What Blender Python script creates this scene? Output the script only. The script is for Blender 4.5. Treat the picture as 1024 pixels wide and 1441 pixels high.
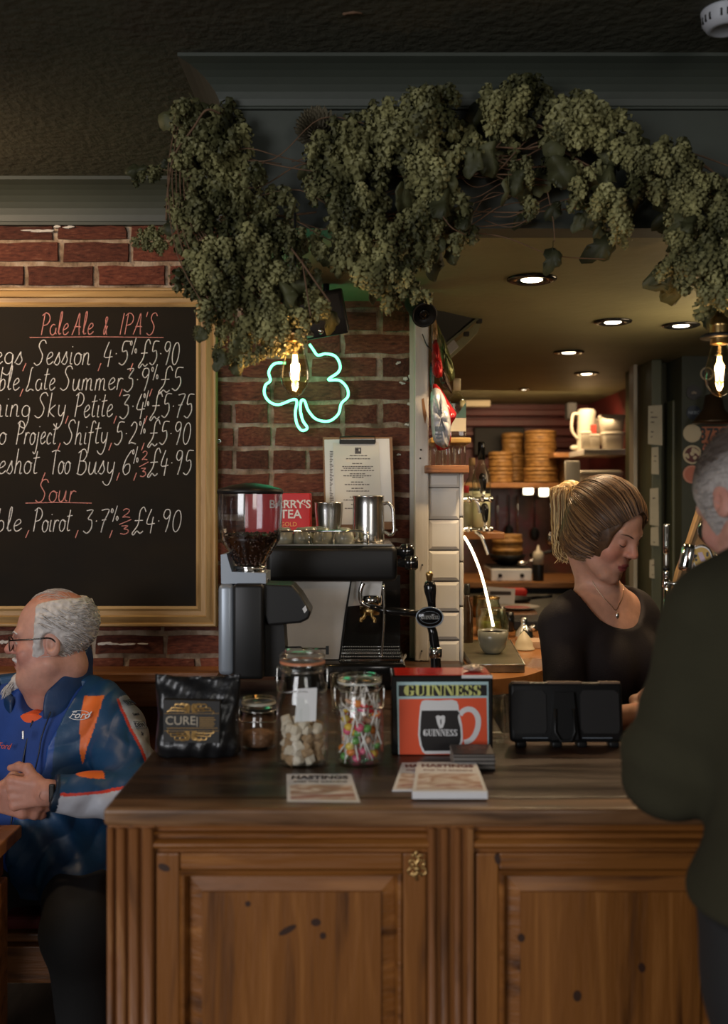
import bpy, bmesh, math, random
import numpy as np
from mathutils import Vector, Matrix, Euler
random.seed(7)
rng = np.random.default_rng(7)
for o in list(bpy.data.objects): bpy.data.objects.remove(o, do_unlink=True)
SC = bpy.context.scene
COL = SC.collection
PI = math.pi
F = 1400.0; CZ = 1.55; HY = 705.0
def T(px, py, d): return Vector(((px-512)*d/F, d, CZ-(py-HY)*d/F))
def X(px, d): return (px-512)*d/F
def Z(py, d): return CZ-(py-HY)*d/F

# ---------------------------------------------------------------- camera, world, lights, exposure
cam = bpy.data.objects.new('camera', bpy.data.cameras.new('camera')); COL.objects.link(cam)
cam.data.lens = 36*F/1441; cam.data.sensor_width = 36; cam.data.sensor_height = 36; cam.data.sensor_fit = 'AUTO'
cam.data.shift_y = -15.5/1441
cam.location = (0, 0, CZ); cam.rotation_euler = (PI/2, 0, 0)
cam.data.clip_start = .05
cam.data.dof.use_dof = True; cam.data.dof.focus_distance = 2.75; cam.data.dof.aperture_fstop = 2.6
SC.camera = cam
SC.view_settings.view_transform = 'Standard'; SC.view_settings.look = 'None'
SC.view_settings.gamma = 1; SC.view_settings.use_curve_mapping = False
SC.view_settings.exposure = 0.0
w = bpy.data.worlds.new('world'); SC.world = w; w.use_nodes = True
w.node_tree.nodes['Background'].inputs[0].default_value = (1, .90, .76, 1)
w.node_tree.nodes['Background'].inputs[1].default_value = .17

def area(name, loc, target, size, energy, color, size_y=None):
    l = bpy.data.lights.new(name, 'AREA'); l.energy = energy; l.color = color; l.size = size
    if size_y: l.shape = 'RECTANGLE'; l.size_y = size_y
    o = bpy.data.objects.new(name, l); COL.objects.link(o); o.location = loc
    o.rotation_euler = (Vector(target)-Vector(loc)).to_track_quat('-Z', 'Y').to_euler()
    return o
area('window_light', (-2.6, -2.0, 1.9), (0, 2.2, 1.2), 1.8, 95, (.97, .97, 1.0), 1.6)
area('shop_front_light', (2.0, -3.0, 2.0), (0.2, 2.5, 1.0), 1.6, 34, (1.0, .97, .92), 1.2)
area('picture_light', (-1.5, 2.5, 2.4), (-1.15, 3.17, 1.85), .25, 8, (1, .70, .42), .1)
WARM = (1.0, .72, .42)
def downlight_lamp(loc, e, ang=2.2):
    l = bpy.data.lights.new('downlight_lamp', 'SPOT'); l.energy = e; l.color = WARM
    l.spot_size = ang; l.spot_blend = .7; l.shadow_soft_size = .03
    o = bpy.data.objects.new('downlight_lamp', l); COL.objects.link(o); o.location = loc
area('kitchen_light', (.95, 5.7, 2.10), (.9, 6.3, 1.3), .9, 9, (1, .70, .40), .4)
area('bar_glow_light', (1.3, 3.3, 1.95), (.45, 3.3, 2.1), .5, 4.5, (1, .74, .45), .5)

# ---------------------------------------------------------------- object helpers
def thing(name, label, cat, loc=(0, 0, 0), group=None):
    o = bpy.data.objects.new(name, None); COL.objects.link(o); o.location = loc
    o.empty_display_size = .05
    o['label'] = label; o['category'] = cat
    if group: o['group'] = group
    return o
def tag(o, label, cat, group=None):
    o['label'] = label; o['category'] = cat
    if group: o['group'] = group
    return o
def org(p):
    v = Vector((0, 0, 0))
    while p is not None: v += p.location; p = p.parent
    return v
def link(name, data, parent=None, mat=None):
    o = bpy.data.objects.new(name, data); COL.objects.link(o)
    if parent is not None: o.parent = parent
    if mat is not None: data.materials.append(mat)
    return o

class MB:
    def __init__(s): s.v = []; s.f = []; s.m = []; s.cm = 0
    def add(s, vs, fs):
        n = len(s.v); s.v += [tuple(v) for v in vs]; s.f += [tuple(i+n for i in f) for f in fs]; s.m += [s.cm]*len(fs)
        return s
    def box(s, a, b, M=None):
        x0, y0, z0 = a; x1, y1, z1 = b
        vs = [Vector(p) for p in ((x0,y0,z0),(x1,y0,z0),(x1,y1,z0),(x0,y1,z0),(x0,y0,z1),(x1,y0,z1),(x1,y1,z1),(x0,y1,z1))]
        if M is not None: vs = [M @ v for v in vs]
        return s.add(vs, [(0,3,2,1),(4,5,6,7),(0,1,5,4),(1,2,6,5),(2,3,7,6),(3,0,4,7)])
    def rbox(s, a, b, r, M=None, seg=2):
        bm = bmesh.new()
        bmesh.ops.create_cube(bm, size=1)
        a = Vector(a); b = Vector(b)
        for v in bm.verts:
            v.co = Vector([(a[i]+b[i])/2+v.co[i]*(b[i]-a[i]) for i in range(3)])
        r = min(r, .49*min(abs(b[i]-a[i]) for i in range(3)))
        bmesh.ops.bevel(bm, geom=bm.edges[:], offset=r, segments=seg, profile=.5, affect='EDGES')
        return s.bm(bm, M)
    def bm(s, bm, M=None):
        bm.verts.index_update()
        vs = [(M @ v.co) if M is not None else v.co.copy() for v in bm.verts]
        fs = [tuple(v.index for v in f.verts) for f in bm.faces]
        bm.free(); return s.add(vs, fs)
    def lathe(s, prof, c=(0, 0, 0), seg=28, M=None, cap=True):
        # prof: list of (r, z); c base centre; axis +Z (then M)
        vs = []; fs = []; n = len(prof)
        for (r, z) in prof:
            for k in range(seg):
                a = 2*PI*k/seg
                v = Vector((r*math.cos(a), r*math.sin(a), z))
                if M is not None: v = M @ v
                vs.append(v+Vector(c))
        for i in range(n-1):
            for k in range(seg):
                k2 = (k+1) % seg
                fs.append((i*seg+k, i*seg+k2, (i+1)*seg+k2, (i+1)*seg+k))
        if cap:
            if prof[0][0] > 1e-5: fs.append(tuple(reversed(range(seg))))
            if prof[-1][0] > 1e-5: fs.append(tuple(range((n-1)*seg, n*seg)))
        return s.add(vs, fs)
    def tube(s, pts, r, seg=8, cap=True, closed=False):
        pts = [Vector(p) for p in pts]; n = len(pts)
        if n < 2: return s
        rs = r if isinstance(r, (list, tuple)) else [r]*n
        vs = []; fs = []
        t0 = (pts[1]-pts[0]).normalized()
        u = t0.orthogonal().normalized()
        for i, p in enumerate(pts):
            if closed: t = pts[(i+1) % n]-pts[i-1]
            else: t = pts[min(i+1, n-1)]-pts[max(i-1, 0)]
            if t.length < 1e-9: t = t0
            t.normalize(); u = (u-t*u.dot(t))
            if u.length < 1e-6: u = t.orthogonal()
            u.normalize(); w2 = t.cross(u)
            for k in range(seg):
                a = 2*PI*k/seg
                vs.append(p+(u*math.cos(a)+w2*math.sin(a))*rs[i])
        for i in range(n if closed else n-1):
            j = (i+1) % n
            for k in range(seg):
                k2 = (k+1) % seg
                fs.append((i*seg+k, i*seg+k2, j*seg+k2, j*seg+k))
        if cap and not closed and seg > 2:
            fs.append(tuple(reversed(range(seg)))); fs.append(tuple(range((n-1)*seg, n*seg)))
        return s.add(vs, fs)
    def ball(s, c, r, seg=14, rings=9, M=None):
        if not isinstance(r, (tuple, list)): r = (r, r, r)
        vs = []; fs = []
        for i in range(rings+1):
            th = PI*i/rings
            for k in range(seg):
                a = 2*PI*k/seg
                v = Vector((r[0]*math.sin(th)*math.cos(a), r[1]*math.sin(th)*math.sin(a), r[2]*math.cos(th)))
                if M is not None: v = M @ v
                vs.append(v+Vector(c))
        for i in range(rings):
            for k in range(seg):
                k2 = (k+1) % seg
                fs.append((i*seg+k, (i+1)*seg+k, (i+1)*seg+k2, i*seg+k2))
        return s.add(vs, fs)
    def prism(s, poly, y0, y1, M=None):
        # poly in (x,z); extruded along y
        n = len(poly)
        A = sum(poly[i][0]*poly[(i+1) % n][1]-poly[(i+1) % n][0]*poly[i][1] for i in range(n))
        if A < 0: poly = poly[::-1]
        vs = [Vector((x, y0, z)) for x, z in poly]+[Vector((x, y1, z)) for x, z in poly]
        if M is not None: vs = [M @ v for v in vs]
        fs = [tuple(range(n)), tuple(reversed(range(n, 2*n)))]+[((i+1) % n, i, i+n, (i+1) % n+n) for i in range(n)]
        return s.add(vs, fs)
    def extrude_profile(s, prof, p0, p1, up=Vector((0, 0, 1)), out=Vector((0, -1, 0)), m0=0, m1=0):
        # prof (o, z) outward/up offsets swept p0->p1, mitre shear m0, m1 (shift along the run per unit outward)
        p0 = Vector(p0); p1 = Vector(p1); d = (p1-p0).normalized(); n = len(prof)
        vs = [p0+out*o+up*z-d*(m0*o) for o, z in prof]+[p1+out*o+up*z+d*(m1*o) for o, z in prof]
        fs = [(i, (i+1) % n, (i+1) % n+n, i+n) for i in range(n)]+[tuple(reversed(range(n))), tuple(range(n, 2*n))]
        return s.add(vs, fs)
    def mesh(s, name='m', smooth=False, off=Vector((0, 0, 0))):
        me = bpy.data.meshes.new(name)
        me.from_pydata([(v[0]-off[0], v[1]-off[1], v[2]-off[2]) for v in s.v], [], s.f)
        if max(s.m, default=0) > 0: me.polygons.foreach_set('material_index', s.m)
        if smooth: me.shade_smooth() if hasattr(me, 'shade_smooth') else None
        if smooth == 'auto':
            for p in me.polygons: p.use_smooth = True
            try: me.set_sharp_from_angle(angle=math.radians(38))
            except Exception: pass
        me.update()
        return me
    def build(s, name, mat, parent=None, smooth=False, local=False):
        off = Vector((0, 0, 0)) if local or parent is None else org(parent)
        me = s.mesh(name, smooth, off)
        for m in (mat if isinstance(mat, (list, tuple)) else [mat]): me.materials.append(m)
        return link(name, me, parent)
def struct(name, mb, mat, smooth=False, parent=None):
    o = mb.build(name, mat, parent, smooth)
    if parent is None: o['kind'] = 'structure'
    return o
def fix_normals(o):
    bm = bmesh.new(); bm.from_mesh(o.data); bmesh.ops.recalc_face_normals(bm, faces=bm.faces[:]); bm.to_mesh(o.data); bm.free(); return o
def dup(root, loc=None, label=None, rotz=None, group=None):
    r = root.copy(); COL.objects.link(r)
    if loc is not None: r.location = loc
    if rotz is not None: r.rotation_euler = (0, 0, rotz)
    if label: r['label'] = label
    if group: r['group'] = group
    for ch in list(root.children):
        c = ch.copy(); COL.objects.link(c); c.parent = r
        for g in list(ch.children):
            d = g.copy(); COL.objects.link(d); d.parent = c
    return r
def arcpts(c, r, a0, a1, n, plane='xz', ry=None):
    ry = ry or r; out = []
    for i in range(n+1):
        a = a0+(a1-a0)*i/n
        u, v = r*math.cos(a), ry*math.sin(a)
        out.append(Vector((c[0]+u, c[1], c[2]+v)) if plane == 'xz' else Vector((c[0]+u, c[1]+v, c[2])))
    return out
def catmull(P, n=6, closed=False):
    P = [Vector(p) for p in P]; out = []
    m = len(P)
    for i in range(m if closed else m-1):
        if closed: a, b, c, d = P[i-1], P[i], P[(i+1) % m], P[(i+2) % m]
        else: a, b, c, d = P[max(i-1, 0)], P[i], P[i+1], P[min(i+2, m-1)]
        for k in range(n):
            t = k/n
            out.append(.5*((2*b)+(c-a)*t+(2*a-5*b+4*c-d)*t*t+(3*b-a-3*c+d)*t**3))
    if not closed: out.append(P[-1])
    return out

# ---------------------------------------------------------------- materials
def new_mat(name):
    m = bpy.data.materials.new(name); m.use_nodes = True
    return m, m.node_tree, m.node_tree.nodes['Principled BSDF']
def node(nt, t, **kw):
    n = nt.nodes.new(t)
    for k, v in kw.items():
        if hasattr(n, k): setattr(n, k, v)
    return n
def mat(name, color, rough=.5, metal=0, noise=0, nscale=20, bump=0, bscale=60, emit=None, estr=0, stretch=(1,1,1), coat=0, spec=None, objrand=0, sheen=0, sss=0):
    m, nt, b = new_mat(name)
    c = tuple(color)+(1,) if len(color) == 3 else color
    b.inputs['Base Color'].default_value = c
    b.inputs['Roughness'].default_value = rough; b.inputs['Metallic'].default_value = metal
    if spec is not None: b.inputs['Specular IOR Level'].default_value = spec
    if coat: b.inputs['Coat Weight'].default_value = coat; b.inputs['Coat Roughness'].default_value = .15
    if sheen: b.inputs['Sheen Weight'].default_value = sheen
    if sss: b.inputs['Subsurface Weight'].default_value = sss; b.inputs['Subsurface Radius'].default_value = (.01, .004, .002); b.inputs['Subsurface Scale'].default_value = 1
    if emit: b.inputs['Emission Color'].default_value = tuple(emit)+(1,); b.inputs['Emission Strength'].default_value = estr
    tc = mp = None
    if noise or bump or objrand:
        tc = node(nt, 'ShaderNodeTexCoord'); mp = node(nt, 'ShaderNodeMapping'); mp.inputs['Scale'].default_value = stretch
        nt.links.new(tc.outputs['Object'], mp.inputs['Vector'])
    src = None
    if noise:
        n = node(nt, 'ShaderNodeTexNoise'); n.inputs['Scale'].default_value = nscale; n.inputs['Detail'].default_value = 5
        nt.links.new(mp.outputs[0], n.inputs['Vector'])
        r = node(nt, 'ShaderNodeMapRange'); r.inputs['From Min'].default_value = .3; r.inputs['From Max'].default_value = .7
        r.inputs['To Min'].default_value = 1-noise; r.inputs['To Max'].default_value = 1+noise*.6
        nt.links.new(n.outputs['Fac'], r.inputs['Value']); src = r.outputs[0]
    if objrand:
        oi = node(nt, 'ShaderNodeObjectInfo')
        r2 = node(nt, 'ShaderNodeMapRange'); r2.inputs['To Min'].default_value = 1-objrand; r2.inputs['To Max'].default_value = 1+objrand*.7
        nt.links.new(oi.outputs['Random'], r2.inputs['Value'])
        if src is None: src = r2.outputs[0]
        else:
            mm = node(nt, 'ShaderNodeMath', operation='MULTIPLY'); nt.links.new(src, mm.inputs[0]); nt.links.new(r2.outputs[0], mm.inputs[1]); src = mm.outputs[0]
    if src is not None:
        mx = node(nt, 'ShaderNodeVectorMath', operation='SCALE'); mx.inputs[0].default_value = c[:3]
        nt.links.new(src, mx.inputs['Scale']); nt.links.new(mx.outputs[0], b.inputs['Base Color'])
    if bump:
        n = node(nt, 'ShaderNodeTexNoise'); n.inputs['Scale'].default_value = bscale; n.inputs['Detail'].default_value = 4
        nt.links.new(mp.outputs[0], n.inputs['Vector'])
        bp = node(nt, 'ShaderNodeBump'); bp.inputs['Strength'].default_value = bump; bp.inputs['Distance'].default_value = .01
        nt.links.new(n.outputs['Fac'], bp.inputs['Height']); nt.links.new(bp.outputs[0], b.inputs['Normal'])
    return m
def ramp_mat(name, stops, scale=6, detail=6, rough=.5, bump=0, stretch=(1,1,1), distort=0, bscale=None, rand=False, coat=0, rough2=None, spec=None):
    """noise -> colour ramp, with bump; stops [(pos,(r,g,b))...]"""
    m, nt, b = new_mat(name)
    tc = node(nt, 'ShaderNodeTexCoord'); mp = node(nt, 'ShaderNodeMapping'); mp.inputs['Scale'].default_value = stretch
    src = tc.outputs['Object']
    if rand:
        oi = node(nt, 'ShaderNodeObjectInfo'); ad = node(nt, 'ShaderNodeVectorMath', operation='MULTIPLY_ADD')
        ad.inputs[1].default_value = (1, 1, 1)
        cx = node(nt, 'ShaderNodeCombineXYZ')
        mu = node(nt, 'ShaderNodeMath', operation='MULTIPLY'); mu.inputs[1].default_value = 37.
        nt.links.new(oi.outputs['Random'], mu.inputs[0])
        for k in range(3): nt.links.new(mu.outputs[0], cx.inputs[k])
        nt.links.new(src, ad.inputs[0]); nt.links.new(cx.outputs[0], ad.inputs[2]); src = ad.outputs[0]
    nt.links.new(src, mp.inputs['Vector'])
    n = node(nt, 'ShaderNodeTexNoise'); n.inputs['Scale'].default_value = scale; n.inputs['Detail'].default_value = detail; n.inputs['Distortion'].default_value = distort
    nt.links.new(mp.outputs[0], n.inputs['Vector'])
    cr = node(nt, 'ShaderNodeValToRGB'); els = cr.color_ramp.elements
    while len(els) < len(stops): els.new(.5)
    for e, (p, c) in zip(els, stops): e.position = p; e.color = tuple(c)+(1,)
    nt.links.new(n.outputs['Fac'], cr.inputs[0])
    out = cr.outputs[0]
    if rand:
        r2 = node(nt, 'ShaderNodeMapRange'); r2.inputs['To Min'].default_value = .55; r2.inputs['To Max'].default_value = 1.35
        nt.links.new(oi.outputs['Random'], r2.inputs['Value'])
        sc = node(nt, 'ShaderNodeVectorMath', operation='SCALE'); nt.links.new(out, sc.inputs[0]); nt.links.new(r2.outputs[0], sc.inputs['Scale']); out = sc.outputs[0]
    nt.links.new(out, b.inputs['Base Color'])
    b.inputs['Roughness'].default_value = rough
    if spec is not None: b.inputs['Specular IOR Level'].default_value = spec
    if coat: b.inputs['Coat Weight'].default_value = coat; b.inputs['Coat Roughness'].default_value = .2
    if rough2 is not None:
        rr = node(nt, 'ShaderNodeMapRange'); rr.inputs['From Min'].default_value = .35; rr.inputs['From Max'].default_value = .65
        rr.inputs['To Min'].default_value = rough; rr.inputs['To Max'].default_value = rough2
        nt.links.new(n.outputs['Fac'], rr.inputs['Value']); nt.links.new(rr.outputs[0], b.inputs['Roughness'])
    if bump:
        n2 = node(nt, 'ShaderNodeTexNoise'); n2.inputs['Scale'].default_value = bscale or scale*3; n2.inputs['Detail'].default_value = 8
        nt.links.new(mp.outputs[0], n2.inputs['Vector'])
        bp = node(nt, 'ShaderNodeBump'); bp.inputs['Strength'].default_value = bump; bp.inputs['Distance'].default_value = .01
        nt.links.new(n2.outputs['Fac'], bp.inputs['Height']); nt.links.new(bp.outputs[0], b.inputs['Normal'])
    return m
def attr_mat(name, rough=.6, sss=0, bump=0, bscale=200, spec=.4, stretch=(1,1,1), sheen=0, noise=0, nscale=30):
    m, nt, b = new_mat(name)
    a = node(nt, 'ShaderNodeAttribute'); a.attribute_name = 'Col'
    out = a.outputs['Color']
    tc = node(nt, 'ShaderNodeTexCoord'); mp = node(nt, 'ShaderNodeMapping'); mp.inputs['Scale'].default_value = stretch
    nt.links.new(tc.outputs['Object'], mp.inputs['Vector'])
    if noise:
        n = node(nt, 'ShaderNodeTexNoise'); n.inputs['Scale'].default_value = nscale; n.inputs['Detail'].default_value = 5
        nt.links.new(mp.outputs[0], n.inputs['Vector'])
        r = node(nt, 'ShaderNodeMapRange'); r.inputs['From Min'].default_value = .3; r.inputs['From Max'].default_value = .7
        r.inputs['To Min'].default_value = 1-noise; r.inputs['To Max'].default_value = 1+noise*.6
        nt.links.new(n.outputs['Fac'], r.inputs['Value'])
        sc = node(nt, 'ShaderNodeVectorMath', operation='SCALE'); nt.links.new(out, sc.inputs[0]); nt.links.new(r.outputs[0], sc.inputs['Scale']); out = sc.outputs[0]
    nt.links.new(out, b.inputs['Base Color'])
    b.inputs['Roughness'].default_value = rough; b.inputs['Specular IOR Level'].default_value = spec
    if sheen: b.inputs['Sheen Weight'].default_value = sheen
    if sss:
        b.inputs['Subsurface Weight'].default_value = sss; b.inputs['Subsurface Radius'].default_value = (.012, .004, .002); b.inputs['Subsurface Scale'].default_value = .6
    if bump:
        n2 = node(nt, 'ShaderNodeTexNoise'); n2.inputs['Scale'].default_value = bscale; n2.inputs['Detail'].default_value = 4
        nt.links.new(mp.outputs[0], n2.inputs['Vector'])
        bp = node(nt, 'ShaderNodeBump'); bp.inputs['Strength'].default_value = bump; bp.inputs['Distance'].default_value = .004
        nt.links.new(n2.outputs['Fac'], bp.inputs['Height']); nt.links.new(bp.outputs[0], b.inputs['Normal'])
    return m
def glass_mat(name, tint=(1, 1, 1), rough=.03, refl=1.45):
    m, nt, b = new_mat(name); nt.nodes.remove(b)
    tr = node(nt, 'ShaderNodeBsdfTransparent'); tr.inputs[0].default_value = tuple(tint)+(1,)
    gl = node(nt, 'ShaderNodeBsdfGlossy'); gl.inputs['Roughness'].default_value = rough
    lw = node(nt, 'ShaderNodeLayerWeight'); lw.inputs['Blend'].default_value = .5
    pw = node(nt, 'ShaderNodeMath', operation='POWER'); pw.inputs[1].default_value = 3.2; nt.links.new(lw.outputs['Facing'], pw.inputs[0])
    fr = node(nt, 'ShaderNodeMath', operation='MULTIPLY_ADD'); fr.inputs[1].default_value = .75*(refl-1)/.45; fr.inputs[2].default_value = .035*(refl-1)/.45; fr.use_clamp = True
    nt.links.new(pw.outputs[0], fr.inputs[0])
    mx = node(nt, 'ShaderNodeMixShader')
    nt.links.new(fr.outputs[0], mx.inputs[0]); nt.links.new(tr.outputs[0], mx.inputs[1]); nt.links.new(gl.outputs[0], mx.inputs[2])
    nt.links.new(mx.outputs[0], nt.nodes['Material Output'].inputs['Surface'])
    return m
def emis(name, color, s):
    m, nt, b = new_mat(name)
    b.inputs['Base Color'].default_value = tuple(color)+(1,)
    b.inputs['Emission Color'].default_value = tuple(color)+(1,); b.inputs['Emission Strength'].default_value = s
    return m
def wood(name, dark, mid, light, rough=.45, axis='z', scale=5, coat=0, bump=.25, rand=False, knots=True):
    st = {'z': (9, 9, .8), 'x': (.8, 9, 9), 'y': (9, .8, 9)}[axis]
    return ramp_mat(name, [(.28, dark), (.46, mid), (.56, mid), (.72, light)], scale=scale, detail=7, rough=rough, bump=bump, stretch=st, distort=.6, coat=coat, rand=rand)

M = {}
M['counter_v'] = wood('pine_vertical_grain', (.065, .021, .004), (.205, .072, .012), (.31, .12, .026), axis='z', scale=3.2, rough=.42)
M['counter_h'] = wood('pine_horizontal_grain', (.065, .021, .004), (.21, .074, .013), (.32, .125, .028), axis='x', scale=3.2, rough=.42)
M['counter_top'] = ramp_mat('dark_stained_countertop', [(.3, (.018, .009, .005)), (.55, (.045, .02, .009)), (.75, (.08, .036, .016))], scale=4, stretch=(.8, 7, 7), rough=.28, rough2=.45, bump=.08, distort=.5)
M['counter_worn'] = ramp_mat('worn_counter_edge', [(.3, (.06, .028, .012)), (.5, (.16, .075, .03)), (.75, (.32, .17, .08))], scale=4, stretch=(1.0, 8, 8), rough=.38, bump=.12, distort=.6)
M['reed'] = wood('worn_reed_wood', (.045, .016, .005), (.22, .082, .023), (.37, .17, .06), axis='z', scale=4, rough=.45)
M['bench'] = wood('bench_wood', (.08, .03, .01), (.20, .075, .022), (.30, .12, .04), axis='x', scale=3, rough=.4)
M['bench_v'] = wood('bench_wood_vertical', (.04, .015, .006), (.10, .035, .012), (.15, .06, .02), axis='z', scale=3, rough=.4)
M['frame'] = wood('gilded_frame_wood', (.19, .10, .030), (.42, .26, .10), (.58, .40, .18), axis='x', scale=2.5, rough=.5)
M['frame_v'] = wood('gilded_frame_wood_vertical', (.19, .10, .030), (.42, .26, .10), (.58, .40, .18), axis='z', scale=2.5, rough=.5)
M['ceiling'] = mat('dark_green_textured_paint', (.060, .060, .040), .75, noise=.15, nscale=14, bump=.55, bscale=46)
M['beam'] = mat('dark_green_paint', (.040, .047, .036), .55, noise=.12, nscale=5, bump=.08, bscale=20)
M['bar_ceiling'] = mat('olive_ceiling_paint', (.20, .19, .10), .55, noise=.15, nscale=4, bump=.15, bscale=30)
M['green_wall'] = mat('olive_green_wall', (.085, .085, .040), .5, noise=.15, nscale=6)
M['green_dark'] = mat('dark_green_wall', (.042, .044, .024), .6, noise=.15, nscale=6)
M['red_wall'] = mat('dark_red_wall', (.105, .012, .010), .5, noise=.3, nscale=3)
M['mortar'] = ramp_mat('crumbly_lime_mortar', [(.3, (.13, .085, .05)), (.5, (.30, .21, .14)), (.7, (.45, .36, .27))], scale=22, rough=.95, bump=1.0, bscale=70)
M['brick'] = ramp_mat('old_red_brick', [(.22, (.045, .013, .009)), (.45, (.16, .042, .024)), (.62, (.22, .062, .034)), (.8, (.34, .16, .10))], scale=9, rough=.85, bump=.8, bscale=55, rand=True)
M['brick_grey'] = ramp_mat('sooty_grey_brick', [(.3, (.03, .022, .016)), (.55, (.10, .08, .06)), (.8, (.26, .22, .18))], scale=14, rough=.9, bump=.8, bscale=60, rand=True)
M['whitewash'] = mat('old_white_paint_flake', (.55, .52, .48), .8, noise=.2, nscale=40, bump=.4, bscale=120)
M['white_wood'] = ramp_mat('worn_white_painted_wood', [(.22, (.20, .12, .07)), (.33, (.46, .42, .37)), (.7, (.58, .55, .50))], scale=5, stretch=(6, 6, .6), rough=.5, bump=.15)
M['tile'] = mat('glazed_white_tile', (.66, .64, .60), .14, objrand=.08, noise=.05, nscale=9)
M['grout'] = mat('dirty_grout', (.10, .08, .06), .9)
M['board'] = ramp_mat('chalkboard_black', [(.3, (.010, .008, .006)), (.7, (.020, .015, .010))], scale=3, rough=.7, rough2=.8, stretch=(1, 1, 2), spec=.12)
M['chalk'] = mat('white_chalk', (.80, .78, .76), .9, noise=.35, nscale=180)
M['chalk_pink'] = mat('pink_chalk', (.74, .30, .26), .9, noise=.35, nscale=180)
M['black'] = mat('satin_black_plastic', (.010, .010, .010), .42, spec=.35)
M['black_matte'] = mat('matte_black', (.012, .011, .010), .7)
M['black_gloss'] = mat('gloss_black', (.008, .008, .008), .12)
M['grey_metal'] = mat('brushed_grey_metal', (.30, .34, .39), .38, metal=.4, noise=.1, nscale=4, stretch=(1, 1, .2))
M['steel'] = mat('stainless_steel', (.58, .57, .55), .22, metal=1, noise=.1, nscale=9)
M['steel_rough'] = mat('brushed_steel_panel', (.84, .82, .78), .42, metal=.3, noise=.2, nscale=5, bump=.05, bscale=30)
M['chrome'] = mat('polished_chrome', (.82, .81, .79), .07, metal=1)
M['brass'] = mat('aged_brass', (.50, .33, .13), .3, metal=1, noise=.25, nscale=60)
M['glass'] = glass_mat('clear_glass', (.97, .98, .97))
M['bulb_glass'] = glass_mat('amber_tinted_bulb_glass', (1.0, .90, .70), .03, 1.9)
M['plastic_clear'] = glass_mat('clear_hopper_plastic', (.70, .70, .72), .10, 2.3)
M['green_glass'] = glass_mat('pale_green_glass', (.93, .96, .86), .03, 1.7)
M['paper'] = mat('off_white_paper', (.66, .66, .66), .8)
M['paper_grey'] = mat('printed_paper_grey', (.50, .49, .46), .8, noise=.1, nscale=40)
M['ink'] = mat('dark_print', (.05, .04, .04), .8)
M['neon'] = emis('green_neon_tube', (.20, 1.0, .50), 2.6)
M['neon_core'] = emis('white_green_neon_core', (.50, 1.0, .78), 4.0)
M['filament'] = emis('glowing_filament', (1, .62, .26), 34)
M['lamp_white'] = emis('lit_downlight_lens', (1, .86, .62), 9)
M['led'] = emis('warm_white_light_strip', (1, .80, .52), 7)
M['hop'] = None
# ================================================================ STRUCTURE
ZC = 2.56; ZB = 2.19; YW = 3.2; XE = .158
mb = MB().box((-3.2, -1.6, ZC), (3.2, 3.5, ZC+.05)); struct('ceiling', mb, M['ceiling'])
mb = MB().box((-3.4, -3.5, -.05), (3.4, 7.2, 0)); struct('floor', mb, mat('dark_floorboards', (.045, .028, .018), .5, noise=.3, nscale=6, stretch=(8, 1, 1)))
# bulkhead over the bar (its underside is the olive bar ceiling)
mb = MB().box((-.32, 2.34, ZB+.012), (2.6, 2.40, ZC)); mb.box((-.32, 2.40, ZB+.012), (-.26, YW, ZC))
struct('trim_1', mb, M['beam'])
mb = MB().box((-.32, 2.336, ZB+.0), (2.6, 2.42, ZB+.014)); struct('trim_2', mb, M['beam'])
mb = MB().box((-.312, 2.346, ZB+.0005), (2.6, 5.55, ZB+.06)); mb.box((-.3, 5.58, ZB+.004), (2.6, 6.9, ZB+.06))
struct('ceiling_bar', mb, M['bar_ceiling'])
# cornices
cp = [(0, 0), (.10, 0), (.10, -.008), (.094, -.010), (.078, -.015), (.062, -.023), (.048, -.033), (.036, -.045), (.026, -.058), (.019, -.072), (.015, -.086), (.012, -.088), (.012, -.092), (0, -.092)]
mb = MB()
mb.extrude_profile(cp, (-.32, 2.34, ZC), (2.6, 2.34, ZC), out=Vector((0, -1, 0)), m0=1)
struct('trim_3', fix := mb, M['beam'])
mb = MB(); mb.extrude_profile(cp, (-.32, YW, ZC), (-.32, 2.34, ZC), out=Vector((-1, 0, 0)), m1=1)
struct('trim_4', mb, M['beam'])
mb = MB(); mb.extrude_profile([(o*1.1, z*1.33) for o, z in cp], (-3.2, YW, ZC), (-.32, YW, ZC), out=Vector((0, -1, 0)))
mb.box((-3.2, YW-.022, ZC-.128), (-.32, YW, ZC-.118))
struct('trim_5', mb, M['beam'])
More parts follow.
